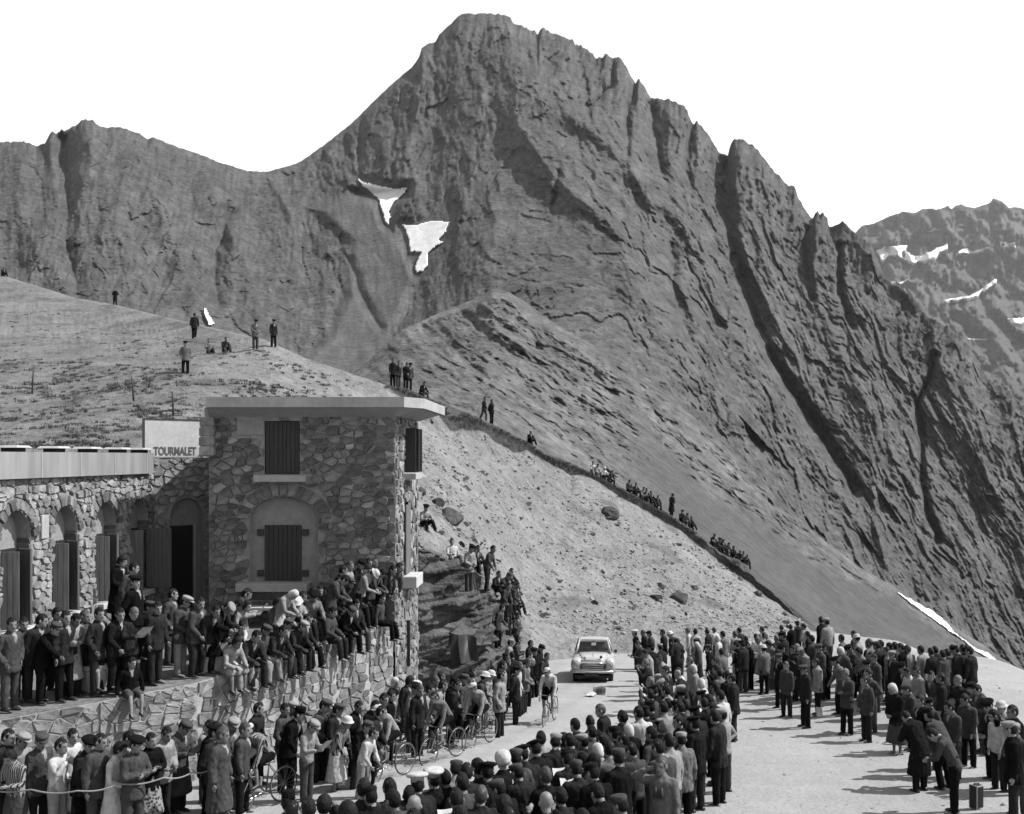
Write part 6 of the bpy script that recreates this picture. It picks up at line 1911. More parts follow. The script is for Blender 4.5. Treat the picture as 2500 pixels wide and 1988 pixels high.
A 2.33 18.76 3.50 314 stand Cj Dt b 0.97 0
A 2.58 22.72 3.11 266 stand Cj Gt d 0.96 0
A 2.08 25.57 2.82 292 photo Gj Dt g 0.94 0
A 2.97 20.90 3.29 293 stand Cj Gt n 0.95 1
A 1.59 22.04 3.18 304 pocket Ds Ct f 0.90 0
A 2.11 19.41 3.44 267 stand Cj Ct n 0.94 1
A 2.80 19.25 3.45 306 stand2 Dj Ct n 1.00 1
A 2.07 24.17 2.96 272 stand2 Kj Dt b 0.92 1
A 2.69 24.15 2.96 279 akimbo Gj Kt l 0.93 0
C 1.47 16.06 3.77 328 clasp Gj Kt n 1.00 0
C 1.11 18.65 3.52 332 pocket Kj Dk s 0.90 1
C 1.05 16.38 3.74 328 stand2 Gs Ct n 0.94 0
C 1.69 18.78 3.50 333 pocket Dj Dt b 0.92 0
C 1.69 16.84 3.70 317 stand2 Ls Gt n 0.97 1
C 0.43 18.17 3.56 329 photo Gj Gt n 0.93 0
C 0.65 16.04 3.78 333 stand2 Mj Ct n 0.98 1
C 1.71 18.28 3.55 339 photo Dj Gt g 0.97 1
C 0.82 17.83 3.60 313 pocket Cj Dt d 0.95 0
C 1.92 17.43 3.64 340 stand Mj Kt l 0.93 0
C -0.70 12.10 4.17 337 clasp Dj Dt n 0.93 1
C -0.09 13.30 4.05 326 stand Dj Gt n 0.92 0
C -0.31 14.36 3.94 342 cross Cj Gt f 0.95 0
C -1.75 11.63 4.22 340 akimbo Dj Kt n 0.99 0
C 0.19 12.17 4.16 331 pocket Kj Dt n 0.92 1
C -0.71 14.82 3.90 339 stand2 Dj Dt c 0.92 0
C -0.80 12.66 4.11 343 clasp Gs Gk w 0.94 1
C -1.14 13.14 4.07 346 akimbo Dj Dt f 0.95 1
C -1.37 12.68 4.11 340 hold Cj Kt n 0.99 0
C 0.44 13.29 4.05 322 hold Kj Ct n 0.96 1
C -0.27 12.57 4.12 343 photo Cj Ct x 0.98 1
C -0.88 13.66 4.01 320 stand2 Cj Dt c 0.94 0
C 0.68 12.82 4.10 321 stand Kj Gt c 0.93 1
C -1.25 12.00 4.18 326 pocket Dj Ct n 0.96 1
B 7.61 37.49 1.86 330 photo Dj Dt g 0.90 0
B 8.59 36.62 2.10 300 stand2 Cj Gt n 0.93 1
B 8.13 34.17 2.31 321 stand Gj Gt n 0.97 1
B 7.50 39.27 1.59 332 cross Lj Gt n 0.93 0
B 7.48 38.34 1.72 325 hold Lj Gt x 0.95 0
B 6.42 33.73 2.16 327 stand Mj Ct h 0.92 0
B 5.98 36.19 1.88 318 pocket Dj Ct l 0.93 0
B 7.60 36.14 2.04 305 cross Ds Gt d 0.99 0
B 6.37 37.85 1.71 313 hold Wj Dt g 0.89 1
B 6.69 38.48 1.65 306 stand2 Ds Kt n 0.90 1
B 7.37 40.37 1.43 329 stand2 Wj Dt n 0.89 1
B 5.85 34.46 2.05 320 stand Dj Gt d 0.99 0
L -1.34 31.56 2.22 107 lean2 Cs Dt x 0.90 0
L -1.35 30.33 2.35 103 clasp Mj Dt f 0.96 1
L -1.87 26.92 2.69 100 cross Lj Dt n 0.94 0
L -2.75 28.25 2.55 100 cross Gj Gt n 0.90 1
L -3.52 23.65 3.02 121 stand2 Dj Dt f 0.98 1
L -1.44 29.78 2.40 100 akimbo Ds Dt b 0.94 1
L -1.53 29.19 2.46 95 stand2 Wj Ct f 0.96 1
L -1.92 30.49 2.33 88 pocket Cj Dt n 0.95 1
L -3.44 26.94 2.69 82 stand Cj Dt n 0.92 1
L -1.50 28.29 2.55 99 behind Dj Dt d 0.93 1
L -2.98 27.29 2.65 107 clasp Dj Dk w 0.86 1
L -1.99 29.60 2.42 93 stand2 Ls Kt d 0.94 0
L -1.93 28.74 2.51 108 akimbo Lj Kt n 0.99 0
L -1.81 26.26 2.75 102 pocket Lj Dt n 0.99 1
L -6.23 17.91 3.59 99 behind Dj Dt b 0.96 1
L -4.20 23.95 2.98 121 clasp Mj Dt b 0.90 1
L -5.93 21.72 3.21 129 stand Gs Ct l 0.90 1
L -5.85 20.87 3.29 98 pocket Gj Dt n 0.95 0
L -5.89 18.39 3.54 90 stand Gj Ct f 0.95 0
L -5.17 21.75 3.20 91 clasp Ds Dk s 0.87 1
L -4.17 21.42 3.24 120 hold Cj Dt n 0.96 0
L -6.90 19.43 3.44 108 stand2 Lj Gt n 0.89 1
R 6.45 27.95 2.61 258 stand Dj Ct c 0.96 1
R 7.49 25.83 2.81 248 stand Gj Dt n 0.94 0
R 7.21 29.75 2.49 271 stand Lj Ct n 0.93 0
R 7.49 21.76 3.20 264 pocket Kj Ct n 0.98 1
R 7.27 26.84 2.71 236 cross Gj Ct g 0.98 0
R 6.37 30.98 2.36 247 akimbo Cj Ct c 0.95 0
R 7.84 29.53 2.53 261 lean2 Mj Ct b 0.97 1
R 8.83 22.70 3.11 236 stand2 Gj Ct n 0.92 1
R 7.92 22.43 3.14 240 stand Gj Gt d 0.89 0
R 6.28 29.59 2.47 233 stand Gj Dt f 0.91 1
R 8.10 18.51 3.53 240 cross Gj Gt l 0.93 1
R 7.71 24.14 2.97 246 clasp Cj Gk s 0.96 1
R 8.07 21.54 3.23 248 stand2 Gj Gt n 0.92 1
R 8.20 24.56 2.93 267 clasp Gs Dt c 0.91 1
R 9.24 23.64 3.02 274 stand Ks Lk w 0.90 1
R 7.74 17.84 3.60 289 stand Kj Dt l 1.00 0
"""
from mathutils.bvhtree import BVHTree
_hm = [o for o in SC.objects if o.name == 'hillside'][0].data
HILL_BVH = BVHTree.FromPolygons([v.co[:] for v in _hm.vertices], [p.vertices[:] for p in _hm.polygons])
def on_hill(x, y, z0=60.0):
    hit = HILL_BVH.ray_cast(V_((x, y, z0)), V_((0, 0, -1)))
    return hit[0].z if hit[0] is not None else float(road_z(y))
def image_column(v, px, py):  # image column of a point on the ground
    return U0 + FOC * px / py
crowd_rnd = random.Random(21)
for row in PEOPLE_TABLE.strip().split('\n'):
    zn, x, y, z, hd_, ps, tp, bt, ht, scl, mir = row.split()
    x, y, scl = float(x), float(y), float(scl)
    if z == '-': z = on_hill(x, y) - (0.02 if not POSES[ps].get('sit') else 0.0)
    else: z = float(z)
    person(x, y, float(z), float(hd_), ps, tp, bt, ht, scl, mir == '1', zn, shoes=y < 46, rnd=crowd_rnd)

_far = sorted([r for r in PEOPLE if r[1] in 'AB' and r[0].location.y > 30], key=lambda r: -r[0].location.y)[:112]
join_far(_far, 'distant_crowd')
# ------------------------------------------------------------------ racing bicycles and riders
tyre_m = mat('tyre_rubber', .02, .7, .2, 20.0); rim_m = mat('bright_alloy', .22, .35, .1, 20.0, metal=.6); frame_m = mat('enamelled_frame', .03, .35, .2, 8.0); saddle_m = mat('saddle_leather', .012, .5, .2, 15.0)
def bicycle(name_label, x, y, heading, tones, hat='y'):
    J = SK['rider']; s = 0.96
    SEAT = .90
    root = empty('racing_bicycle', (x, y, float(ground_z(x, y)) + .035), -math.radians(heading))
    tag(root, name_label, 'bicycle', 'racing bicycles on the road')
    R = .335; fy, ry = .62, -.40                     # wheel centres ahead of and behind the saddle
    for nm, cy in (('front_wheel', fy), ('rear_wheel', ry)):
        w = empty(nm, (0, cy, R), 0, root)
        pts = [(0, R * .965 * math.cos(a), R * .965 * math.sin(a)) for a in np.linspace(0, 2 * math.pi, 37)[:-1]]
        MB().tube(pts, .013, 7, closed=True).build('tyre', tyre_m, w, True)
        MB().tube([(p[0], p[1] * .945, p[2] * .945) for p in pts], .009, 6, closed=True).build('rim', rim_m, w, True)
        mb = MB()
        for k in range(16):
            a = 2 * math.pi * k / 16; sx = .025 if k % 2 else -.025
            mb.tube([(sx, .02 * math.cos(a + .6), .02 * math.sin(a + .6)), (0, R * .92 * math.cos(a), R * .92 * math.sin(a))], .0022, 4)
        mb.build('spokes', rim_m, w)
        MB().tube([(-.045, 0, 0), (.045, 0, 0)], .018, 8).build('hub', rim_m, w)
    wr, wl = J['WR'] * s + V_((0, 0, SEAT)), J['WL'] * s + V_((0, 0, SEAT))
    hd = (wr + wl) / 2; hd.x = 0
    head_t = V_((0, hd.y - .10, SEAT - .06)); head_b = V_((0, hd.y - .06, SEAT - .19)); bb = V_((0, .03, .28)); st = V_((0, -.05, SEAT - .12))
    f = MB()
    for a, b, r in ((head_t, st, .014), (head_b, bb, .016), (bb, st, .015), (head_t, head_b, .018)): f.tube([a, b], r, 8)
    for sx in (-.05, .05):
        f.tube([bb + V_((sx * .6, 0, 0)), (sx, ry, R)], .009, 6); f.tube([st + V_((sx * .4, 0, 0)), (sx, ry, R)], .008, 6)
    f.build('frame', frame_m, root, True)
    fk = MB()
    for sx in (-.05, .05): fk.tube([head_b, head_b + V_((sx, .02, -.04)), (sx, fy - .05, R + .12), (sx, fy, R)], .010, 6)
    fk.build('fork', rim_m, root, True)
    h = MB(); hw = abs(wr.x)
    for sg in (-1, 1):
        h.tube([(0, hd.y - .03, hd.z + .01), (sg * hw * .8, hd.y - .02, hd.z + .02), (sg * hw, hd.y + .05, hd.z + .0), (sg * hw, hd.y + .10, hd.z - .06), (sg * hw, hd.y + .06, hd.z - .13), (sg * hw, hd.y - .03, hd.z - .14)], .013, 7)
    h.tube([head_t, (0, hd.y - .03, hd.z + .01)], .014, 7)
    h.build('handlebar', rim_m, root, True)
    MB().loft([ring(V_((0, yy, SEAT - .03)), V_((1, 0, 0)), V_((0, 0, 1)), w_, .022, 10) for yy, w_ in ((-.15, .05), (-.12, .075), (-.02, .05), (.08, .022), (.13, .016))]).build('saddle', saddle_m, root, True)
    MB().tube([st, V_((0, -.06, SEAT - .03))], .013, 7).build('seat_post', rim_m, root)
    cr = MB()
    ar, al = J['AR'] * s + V_((0, .06, SEAT - .085)), J['AL'] * s + V_((0, .06, SEAT - .085))
    for a, sx in ((ar, .07), (al, -.07)):
        cr.tube([bb + V_((sx, 0, 0)), V_((sx, a.y, a.z))], .011, 6); cr.box((sx + math.copysign(.05, sx), a.y, a.z), (.09, .06, .02))
    cr.build('crank', rim_m, root)
    MB().tube([(.04, .09 * math.cos(a) + .03, .28 + .09 * math.sin(a)) for a in np.linspace(0, 2 * math.pi, 21)[:-1]], .006, 5, closed=True).build('chainring', rim_m, root)
    MB().tube([(0, .17, .45), (0, .14, .60)], [.032, .032], 10).build('water_bottle', mat('aluminium_bottle', .15, .4, .1, 5.0), root)
    z = float(ground_z(x, y)) + .035 + SEAT
    rider = person(x, y, z, heading, 'rider', tones[0], 'Kh', hat, s, False, 'P', True, random.Random(int(x * 100)))
    return root
bicycle('racing bicycle ridden down the middle of the road ahead of the car', *pos(1346, 1770, 28.6)[:2], 194, ('Ws',))
bicycle('second racing bicycle behind the leader, beside the dark standing man', *pos(1178, 1833, 25.1)[:2], 206, ('Ls',))
bicycle('racing bicycle of the bareheaded rider, between two others', *pos(1090, 1867, 23.3)[:2], 212, ('Ms',), 'n')
bicycle('racing bicycle passing the man in light trousers', *pos(958, 1913, 21.3)[:2], 212, ('Ls',))
bicycle('leftmost racing bicycle, close to the spectators with the rope', *pos(652, 1969, 18.9)[:2], 212, ('Ss',))

# ------------------------------------------------------------------ the car
paint = mat('cream_car_paint', .25, .3, .06, 1.5, spec=.5); chrome = mat('chrome', .45, .18, .05, 5.0, metal=.9); tyre2 = mat('car_tyre', .012, .8, .2, 8.0); dark_in = mat('car_interior', .02, .8, .2, 4.0); lens = mat('lamp_lens', .25, .12, .05, 6.0, spec=.6)
glass = bpy.data.materials.new('car_glass'); glass.use_nodes = True
_b = glass.node_tree.nodes['Principled BSDF']; _b.inputs['Base Color'].default_value = (.05, .05, .05, 1); _b.inputs['Roughness'].default_value = .08; _b.inputs['Alpha'].default_value = .22; _b.inputs['Specular IOR Level'].default_value = .3
cx, cy, _ = pos(1449, 1680, 39.6)
slope = math.atan(0.1)
car = empty('saloon_car', (cx, cy, float(ground_z(cx, cy)) + .04), math.radians(180 - 2))
car.rotation_euler = (slope, 0, math.radians(178))
tag(car, 'pale rounded four-door saloon car driving up the road behind the cyclist', 'car')
X_, Y_, Z_ = V_((1, 0, 0)), V_((0, 1, 0)), V_((0, 0, 1))
secs = [(2.00, .42, .46, .60), (1.97, .60, .38, .76), (1.85, .70, .33, .87), (1.5, .76, .30, .95), (1.0, .79, .28, 1.0), (.6, .80, .28, 1.02), (-.2, .81, .28, 1.0), (-.9, .80, .28, .98), (-1.4, .76, .30, .94), (-1.75, .68, .34, .86), (-1.95, .52, .42, .72), (-1.99, .38, .48, .64)]
MB().loft([ring(V_((0, y, (a + b) / 2)), X_, Z_, w, (b - a) / 2, 24, .62) for y, w, a, b in secs]).build('body', paint, car, True)
for sx in (-1, 1):
    MB().loft([ring(V_((sx * .60, y, z)), X_, Z_, w, h, 14, .8) for y, w, h, z in ((.75, .06, .10, .72), (1.1, .20, .26, .64), (1.5, .23, .30, .62), (1.8, .22, .27, .64), (1.95, .17, .2, .66), (2.0, .12, .14, .67))]).build('front_wing', paint, car, True)
    MB().loft([ring(V_((sx * .62, y, z)), X_, Z_, w, h, 14, .8) for y, w, h, z in ((-.6, .06, .1, .6), (-.95, .2, .25, .62), (-1.3, .22, .28, .62), (-1.7, .18, .24, .62), (-1.9, .08, .1, .62))]).build('rear_wing', paint, car, True)
    hl = MB().tube([(sx * .60, 1.97, .70), (sx * .60, 2.04, .70), (sx * .60, 2.055, .70)], [.115, .11, .05], 16).build('headlight', lens, car, True)
    MB().tube([(sx * .60 + .118 * math.cos(a), 2.03, .70 + .118 * math.sin(a)) for a in np.linspace(0, 2 * math.pi, 21)[:-1]], .014, 6, closed=True).build('bezel', chrome, hl)
    for nm, yy in (('front_wheel', 1.25), ('rear_wheel', -1.25)):
        w = MB().tube([(sx * .56, yy, .30), (sx * .58, yy, .30), (sx * .73, yy, .30), (sx * .75, yy, .30)], [.26, .30, .30, .26], 24).build(nm, tyre2, car, True)
        MB().tube([(sx * .74, yy, .30), (sx * .765, yy, .30)], [.17, .15], 18).build('hub_cap', chrome, w, True)
    # pillars
    for nm, a, b in (('front_pillar', (.66, .62, .98), (.53, .18, 1.46)), ('middle_pillar', (.72, -.28, .98), (.57, -.28, 1.48)), ('rear_pillar', (.68, -1.12, .96), (.52, -.86, 1.44))):
        MB().tube([(sx * a[0], a[1], a[2]), (sx * b[0], b[1], b[2])], .035, 8).build(nm, paint, car, True)
    m2 = MB(); m2.add([(sx * .70, .55, 1.0), (sx * .72, -.26, 1.0), (sx * .575, -.26, 1.45), (sx * .555, .16, 1.44)], [(0, 1, 2, 3)]); m2.build('side_window', glass, car)
    m2 = MB(); m2.add([(sx * .72, -.30, 1.0), (sx * .69, -1.08, .98), (sx * .54, -.84, 1.43), (sx * .575, -.30, 1.45)], [(0, 1, 2, 3)]); m2.build('side_window', glass, car)
    MB().tube([(sx * .80, .1, .80), (sx * .825, .1, .80), (sx * .825, -.08, .80), (sx * .80, -.08, .80)], .012, 6).build('door_handle', chrome, car)
MB().loft([ring(V_((0, y, z)), X_, Z_, w, h, 20, .7) for y, w, z, h in ((.22, .50, 1.455, .012), (.1, .57, 1.475, .035), (-.3, .60, 1.49, .045), (-.7, .58, 1.475, .04), (-.92, .50, 1.44, .012))]).build('roof', paint, car, True)
m2 = MB(); m2.add([(-.62, .63, 1.0), (.62, .63, 1.0), (.49, .21, 1.445), (-.49, .21, 1.445)], [(0, 1, 2, 3)]); m2.build('windscreen', glass, car)
m2 = MB(); m2.add([(.58, -1.13, .99), (-.58, -1.13, .99), (-.47, -.89, 1.42), (.47, -.89, 1.42)], [(0, 1, 2, 3)]); m2.build('rear_window', glass, car)
MB().loft([ring(V_((0, y, .99)), X_, Z_, .7, .02, 16) for y in (.6, .2, -.3, -1.1)]).build('cabin_floor', dark_in, car)
for sx in (-.33, .33): MB().loft([ring(V_((sx, -.25 - .1 * k, 1.0 + .11 * k)), X_, Y_, .24, .06, 12) for k in range(4)]).build('seat', dark_in, car, True)
MB().loft([ring(V_((0, -.85, .95 + .1 * k)), X_, Y_, .55, .08, 12) for k in range(3)]).build('rear_seat', dark_in, car, True)
MB().tube([(.33 + .18 * math.cos(a), .32 + .05 * math.sin(a), 1.02 + .17 * math.sin(a)) for a in np.linspace(0, 2 * math.pi, 17)[:-1]], .012, 6, closed=True).build('steering_wheel', dark_in, car)
MB().box((0, .24, 1.38), (.16, .03, .05)).build('mirror', dark_in, car)
bon = MB().loft([ring(V_((0, y, z)), X_, Z_, w, h, 16, .8) for y, w, z, h in ((.68, .56, .985, .05), (1.2, .50, .965, .065), (1.7, .42, .90, .06), (1.93, .30, .82, .04))]).build('bonnet', paint, car, True)
MB().tube([(0, .8, 1.035), (0, 1.3, 1.03), (0, 1.75, .96)], .008, 6).build('trim_strip', chrome, bon)
MB().box((0, 1.955, .60), (.95, .10, .20)).build('grille_opening', dark_in, car, bevel=.02)
for z in (.53, .60, .67): MB().tube([(-.46, 1.99, z), (0, 2.03, z), (.46, 1.99, z)], .012, 6).build('grille_bar', chrome, car)
MB().tube([(-.44, 1.96, .72), (-.2, 2.0, .745), (0, 2.01, .75), (.2, 2.0, .745), (.44, 1.96, .72)], .022, 8).build('grille_surround', chrome, car, True)
MB().tube([(-.80, 1.86, .43), (-.7, 2.03, .43), (0, 2.12, .43), (.7, 2.03, .43), (.80, 1.86, .43)], .052, 8).build('front_bumper', chrome, car, True)
MB().tube([(-.78, -1.86, .45), (0, -2.08, .45), (.78, -1.86, .45)], .05, 8).build('rear_bumper', chrome, car, True)
MB().box((.05, 2.155, .34), (.5, .02, .12)).build('number_plate', mat('dark_plate', .02, .5, .1, 4.0), car)
MB().tube([(-.30, 1.86, .96), (-.30, 1.93, .95)], [.05, .055], 12).build('lamp', dark_in, car, True)
MB().tube([(.30, 1.86, .94), (.30, 1.93, .93)], [.04, .05], 12).build('lamp', lens, car, True)
MB().box((0, 1.2, .24), (1.3, 1.4, .10)).build('underbody', dark_in, car)
MB().box((0, -.6, .26), (1.4, 2.2, .10)).build('underbody', dark_in, car)
md = MB().tube([(-.72, .62, 1.0), (-.84, .66, 1.06)], .012, 6).build('wing_mirror', dark_in, car)
MB().tube([(-.85, .66, 1.07), (-.85, .69, 1.07)], [.06, .06], 12).build('mirror_glass', dark_in, md)

# ------------------------------------------------------------------ small things
paper_m = mat('newsprint', .30, .8, .12, 6.0); white_box = mat('white_painted_wood', .22, .7, .12, 3.0)
def sheet(name, label, cat, x, y, z, w, h, rot, m=paper_m, group=None, curl=.05):
    n = 6; vs = []; fs = []
    for j in range(n + 1):
        for i in range(n + 1):
            a, b = i / n - .5, j / n - .5
            vs.append((a * w, b * h, curl * (math.sin(a * 5) * .5 + a * a * 2 + .3 * math.sin(b * 7 + a * 3))))
    for j in range(n):
        for i in range(n): fs.append((j * (n + 1) + i, j * (n + 1) + i + 1, (j + 1) * (n + 1) + i + 1, (j + 1) * (n + 1) + i))
    mb = MB(); mb.add(vs, fs)
    o = mb.build(name, m, None, True, (x, y, z), rot)
    return tag(o, label, cat, group)
x, y, z = pos(1455, 1690, 0)[0], 0, 0
px, py = pos(1460, 1697, 34.5)[:2]
sheet('paper_sheet', 'crumpled paper sheet lying on the road in front of the car', 'paper', px, py, float(ground_z(px, py)) + .16, .38, .42, (.7, .25, .4), cloth('M'), curl=.2)
px, py = pos(1442, 1703, 34.0)[:2]
sheet('paper_sheet', 'flat paper scrap on the road just left of the crumpled sheet', 'paper', px, py, float(ground_z(px, py)) + .12, .35, .3, (.1, .05, 1.0), curl=.06)
px, py = pos(2000, 1705, 29.5)[:2]
sheet('paper_sheet', 'white card leaning on the ground beside the man in the dark suit', 'paper', px, py, float(ground_z(px, py)) + .14, .2, .28, (1.1, .2, .3), curl=.02)
PAPERED = 0
for (o, zn, tp, bt, ht, ps, tk, bk) in list(PEOPLE):
    if ps == 'hold' and PAPERED < 60:
        J = SK[ps]; mid = (J['WR'] + J['WL']) / 2 + J['F'] * .10 + V_((0, 0, .03))
        M = Matrix.LocRotScale(o.location, o.rotation_euler, o.scale)
        if crowd_rnd.random() < .62:
            p = M @ mid; PAPERED += 1
            q = sheet('newspaper', 'x', 'newspaper', p.x, p.y, p.z + .05, .30, .36, (.75, 0, o.rotation_euler.z), curl=.03)
            q['of'] = o.name
NEWS = [o for o in SC.objects if o.name.startswith('newspaper')]

def planter(label, x, y, z, rz, s=1.0, m=white_box):
    e = empty('planter', (x, y, z), rz); tag(e, label, 'planter', 'tapered planters on the terrace')
    a, b, h = .24 * s, .36 * s, .62 * s
    t = .03
    mb = MB()
    vs = [(-a, -a, 0), (a, -a, 0), (a, a, 0), (-a, a, 0), (-b, -b, h), (b, -b, h), (b, b, h), (-b, b, h), (-b + t, -b + t, h), (b - t, -b + t, h), (b - t, b - t, h), (-b + t, b - t, h), (-a, -a, .1), (a, -a, .1), (a, a, .1), (-a, a, .1)]
    mb.add(vs, [(3, 2, 1, 0), (0, 1, 5, 4), (1, 2, 6, 5), (2, 3, 7, 6), (3, 0, 4, 7), (4, 5, 9, 8), (5, 6, 10, 9), (6, 7, 11, 10), (7, 4, 8, 11), (8, 9, 13, 12), (9, 10, 14, 13), (10, 11, 15, 14), (11, 8, 12, 15)])
    mb.build('box', m, e)
    mb = MB(); k = b - t - .05
    mb.add([(-k, -k, h - .10), (k, -k, h - .09), (k, k, h - .11), (-k, k, h - .10)], [(0, 1, 2, 3)])
    mb.build('soil', mat('planter_soil', .02, .95, .3, 10.0, .8, 30.0), e)
    return e
px, py = pos(505, 1660, 22.35)[:2]
planter('white tapered planter at the wall edge beside the bending man', px, py, float(terrace_z(py)), .6)
px, py = pos(240, 1705, 20.75)[:2]
planter('white tapered planter by the woman in the white headscarf', px, py, float(terrace_z(py)), .9, .9)
px, py = pos(708, 1590, 24.7)[:2]
planter('white tapered planter at the bend of the terrace wall', px, py, float(terrace_z(py)), .4, .9)
def slab_bench(label, c, s, rz):
    e = empty('stone_bench', c, rz); tag(e, label, 'bench', 'stone benches on the terrace')
    MB().box((0, 0, s[2] - .04), (s[0], s[1], .08)).build('seat', white_stone, e, bevel=.01)
    for sx in (-1, 1): MB().box((sx * s[0] * .36, 0, (s[2] - .08) / 2), (.14, s[1] * .8, s[2] - .085)).build('leg', concrete, e, bevel=.01)
slab_bench('white stone bench under the arched niche of the gable', (GX0 + 1.55, GY - .42, float(terrace_z(27.0))), (1.7, .42, .46), 0)
slab_bench('white stone bench where three people stand above the others', *[((-8.6 - .2, 21.6 + 1.7, float(terrace_z(23.3)))), (1.9, .6, .54), .75])

# rope held by the spectators at the left road edge
def rope(label, pts, r=.014):
    full = []
    for (a, b) in zip(pts[:-1], pts[1:]):
        a, b = V_(a), V_(b)
        for k in range(8):
            t = k / 8; p = a.lerp(b, t); p.z -= .05 * math.sin(math.pi * t); full.append(p)
    full.append(V_(pts[-1]))
    return tag(MB().tube(full, r, 6).build('barrier_rope', mat('pale_rope', .16, .9, .2, 30.0, .5, 90.0), None, True), label, 'rope')
def at_height(u, v, h):
    s_ = (v - V0) / FOC; Y = (4.62 - h) / (s_ - 0.1); return pos(u, v, Y)
rope('pale barrier rope held by the spectators at the lower left', [at_height(-40, 1925, .92), at_height(75, 1928, .95), at_height(190, 1931, .95), at_height(290, 1914, 1.0), at_height(400, 1899, 1.02), at_height(470, 1886, 1.03), at_height(525, 1872, 1.05)])
rope('short pale rope in the hands of the crowd behind the riders', [at_height(1035, 1740, 1.0), at_height(1075, 1724, 1.0)], .016)

# tricolour hanging from the crag
flag_parts = [('dark', .012), ('white', .17), ('grey', .022)]
fx, fy, fz = pos(1128, 1585, 35.2)
fl = empty('hanging_flag', (fx, fy, fz)); tag(fl, 'large draped three-band flag hanging below the two men on the crag', 'flag')
for k, (nm, v) in enumerate(flag_parts):
    mb = MB(); n = 8; vs = []; fs = []
    for j in range(n + 1):
        for i in range(4):
            a = (k + i / 3) / 3; t = j / n
            vs.append((-.45 + a * .95 + .12 * t * t, -.05 * math.sin(a * 13 + t * 2.5) - .10 * t, .60 - .22 * a - (1.05 - .25 * a) * t - .05 * math.sin(a * 6.2)))
    for j in range(n):
        for i in range(3): fs.append((j * 4 + i, j * 4 + i + 1, (j + 1) * 4 + i + 1, (j + 1) * 4 + i))
    mb.add(vs, fs); mb.build('band', mat('flag_' + nm, v, .85, .15, 5.0), fl, True)

# suitcase, bags, tripod
sx_, sy_ = pos(2384, 1985, 18.9)[:2]
sc_ = empty('suitcase', (sx_, sy_, float(ground_z(sx_, sy_))), .5); tag(sc_, 'dark upright suitcase at the feet of the stooping man', 'suitcase')
MB().box((0, 0, .24), (.22, .16, .42)).build('case', mat('suitcase_leather', .008, .5, .2, 6.0), sc_, bevel=.02)
MB().tube([(-.06, 0, .45), (-.06, 0, .49), (.06, 0, .49), (.06, 0, .45)], .012, 6).build('handle', leather, sc_)
for k in (-.085,): MB().box((k, 0, .24), (.025, .172, .43)).build('strap', mat('strap_webbing', .12, .8, .1, 9.0), sc_)
tx_, ty_ = pos(2258, 1760, 27.6)[:2]
tp_ = empty('camera_tripod', (tx_, ty_, float(ground_z(tx_, ty_)))); tag(tp_, 'spindly camera tripod standing among the spectators by the lot', 'tripod')
for k in range(3):
    a = 2.1 * k + .4; MB().tube([(.42 * math.cos(a), .42 * math.sin(a), 0), (.04 * math.cos(a), .04 * math.sin(a), 1.05)], .014, 6).build('leg', rim_m, tp_)
MB().box((0, 0, 1.12), (.2, .26, .16)).build('camera_body', dark_in, tp_, bevel=.015)
MB().tube([(0, .13, 1.12), (0, .22, 1.12)], [.05, .055], 12).build('lens', dark_in, tp_)

# gear worn by single people: found by place
def nearest(zone, u, v_feet_Y):
    best = min((r for r in PEOPLE if r[1] == zone), key=lambda r: abs(U0 + FOC * r[0].location.x / r[0].location.y - u) + 6 * abs(r[0].location.y - v_feet_Y))
    return best
for (o, zn, tp, bt, ht, ps, tk, bk) in PEOPLE:
    if ht == 'm':          # helmeted policeman: white belt and shoulder strap are part of his uniform
        J = SK[ps]
        b = MB(); rr = ring(J['pelvis'] + V_((0, 0, .06)), V_((1, 0, 0)), V_((0, 1, 0)), .192, .158, 24)
        b.tube(rr, .026, 6, closed=True); b.build('belt', cloth('W'), o, True)
        st_ = MB(); st_.tube([J['SR'] + V_((-.06, -.02, .08)), J['SR'] + V_((-.10, -.14, -.05)), V_((.02, -.172, J['pelvis'].z + .25)), V_((-.12, -.15, J['pelvis'].z + .06))], .013, 6); st_.build('shoulder_strap', cloth('W'), o, True)
    if ps == 'brow' and zn == 'C':   # binoculars hanging on the chest
        J = SK[ps]; c = J['spine'][2] + V_((0, .17, .02)); b = MB()
        for s_ in (-1, 1): b.tube([c + V_((s_ * .045, -.02, .06)), c + V_((s_ * .05, 0, -.02)), c + V_((s_ * .055, .0, -.09))], [.024, .03, .036], 10)
        b.build('binoculars', dark_in, o, True)
        b = MB(); b.tube([c + V_((-.05, -.01, .05)), J['SL'] + V_((.10, .07, .06)), J['neck'] + V_((0, -.06, .0)), J['SR'] + V_((-.10, .07, .06)), c + V_((.05, -.01, .05))], .007, 5); b.build('strap', leather, o)

# weathered posts on the grassy hill
for u_, v_, h_, lean_, lab in ((78, 957, 1.15, .06, 'leaning fence post on the grassy hill, nearest the left frame edge'), (327, 977, 1.1, -.1, 'thin fence post in the middle of the grassy hill'), (424, 1012, 1.0, -.06, 'short fence post on the hill above the signboard')):
    Y_p = hill_Y(u_, v_); x_p = (u_ - U0) / FOC * Y_p
    mb = MB(); mb.tube([(0, 0, -.2), (lean_ * .5, 0, h_ * .5), (lean_ * 1.1, .02, h_)], [.045, .04, .032], 8)
    tag(mb.build('fence_post', mat('weathered_post', .025, .9, .3, 9.0, .6, 30.0), None, True, (x_p, Y_p, on_hill(x_p, Y_p))), lab, 'post', 'fence posts on the hill')

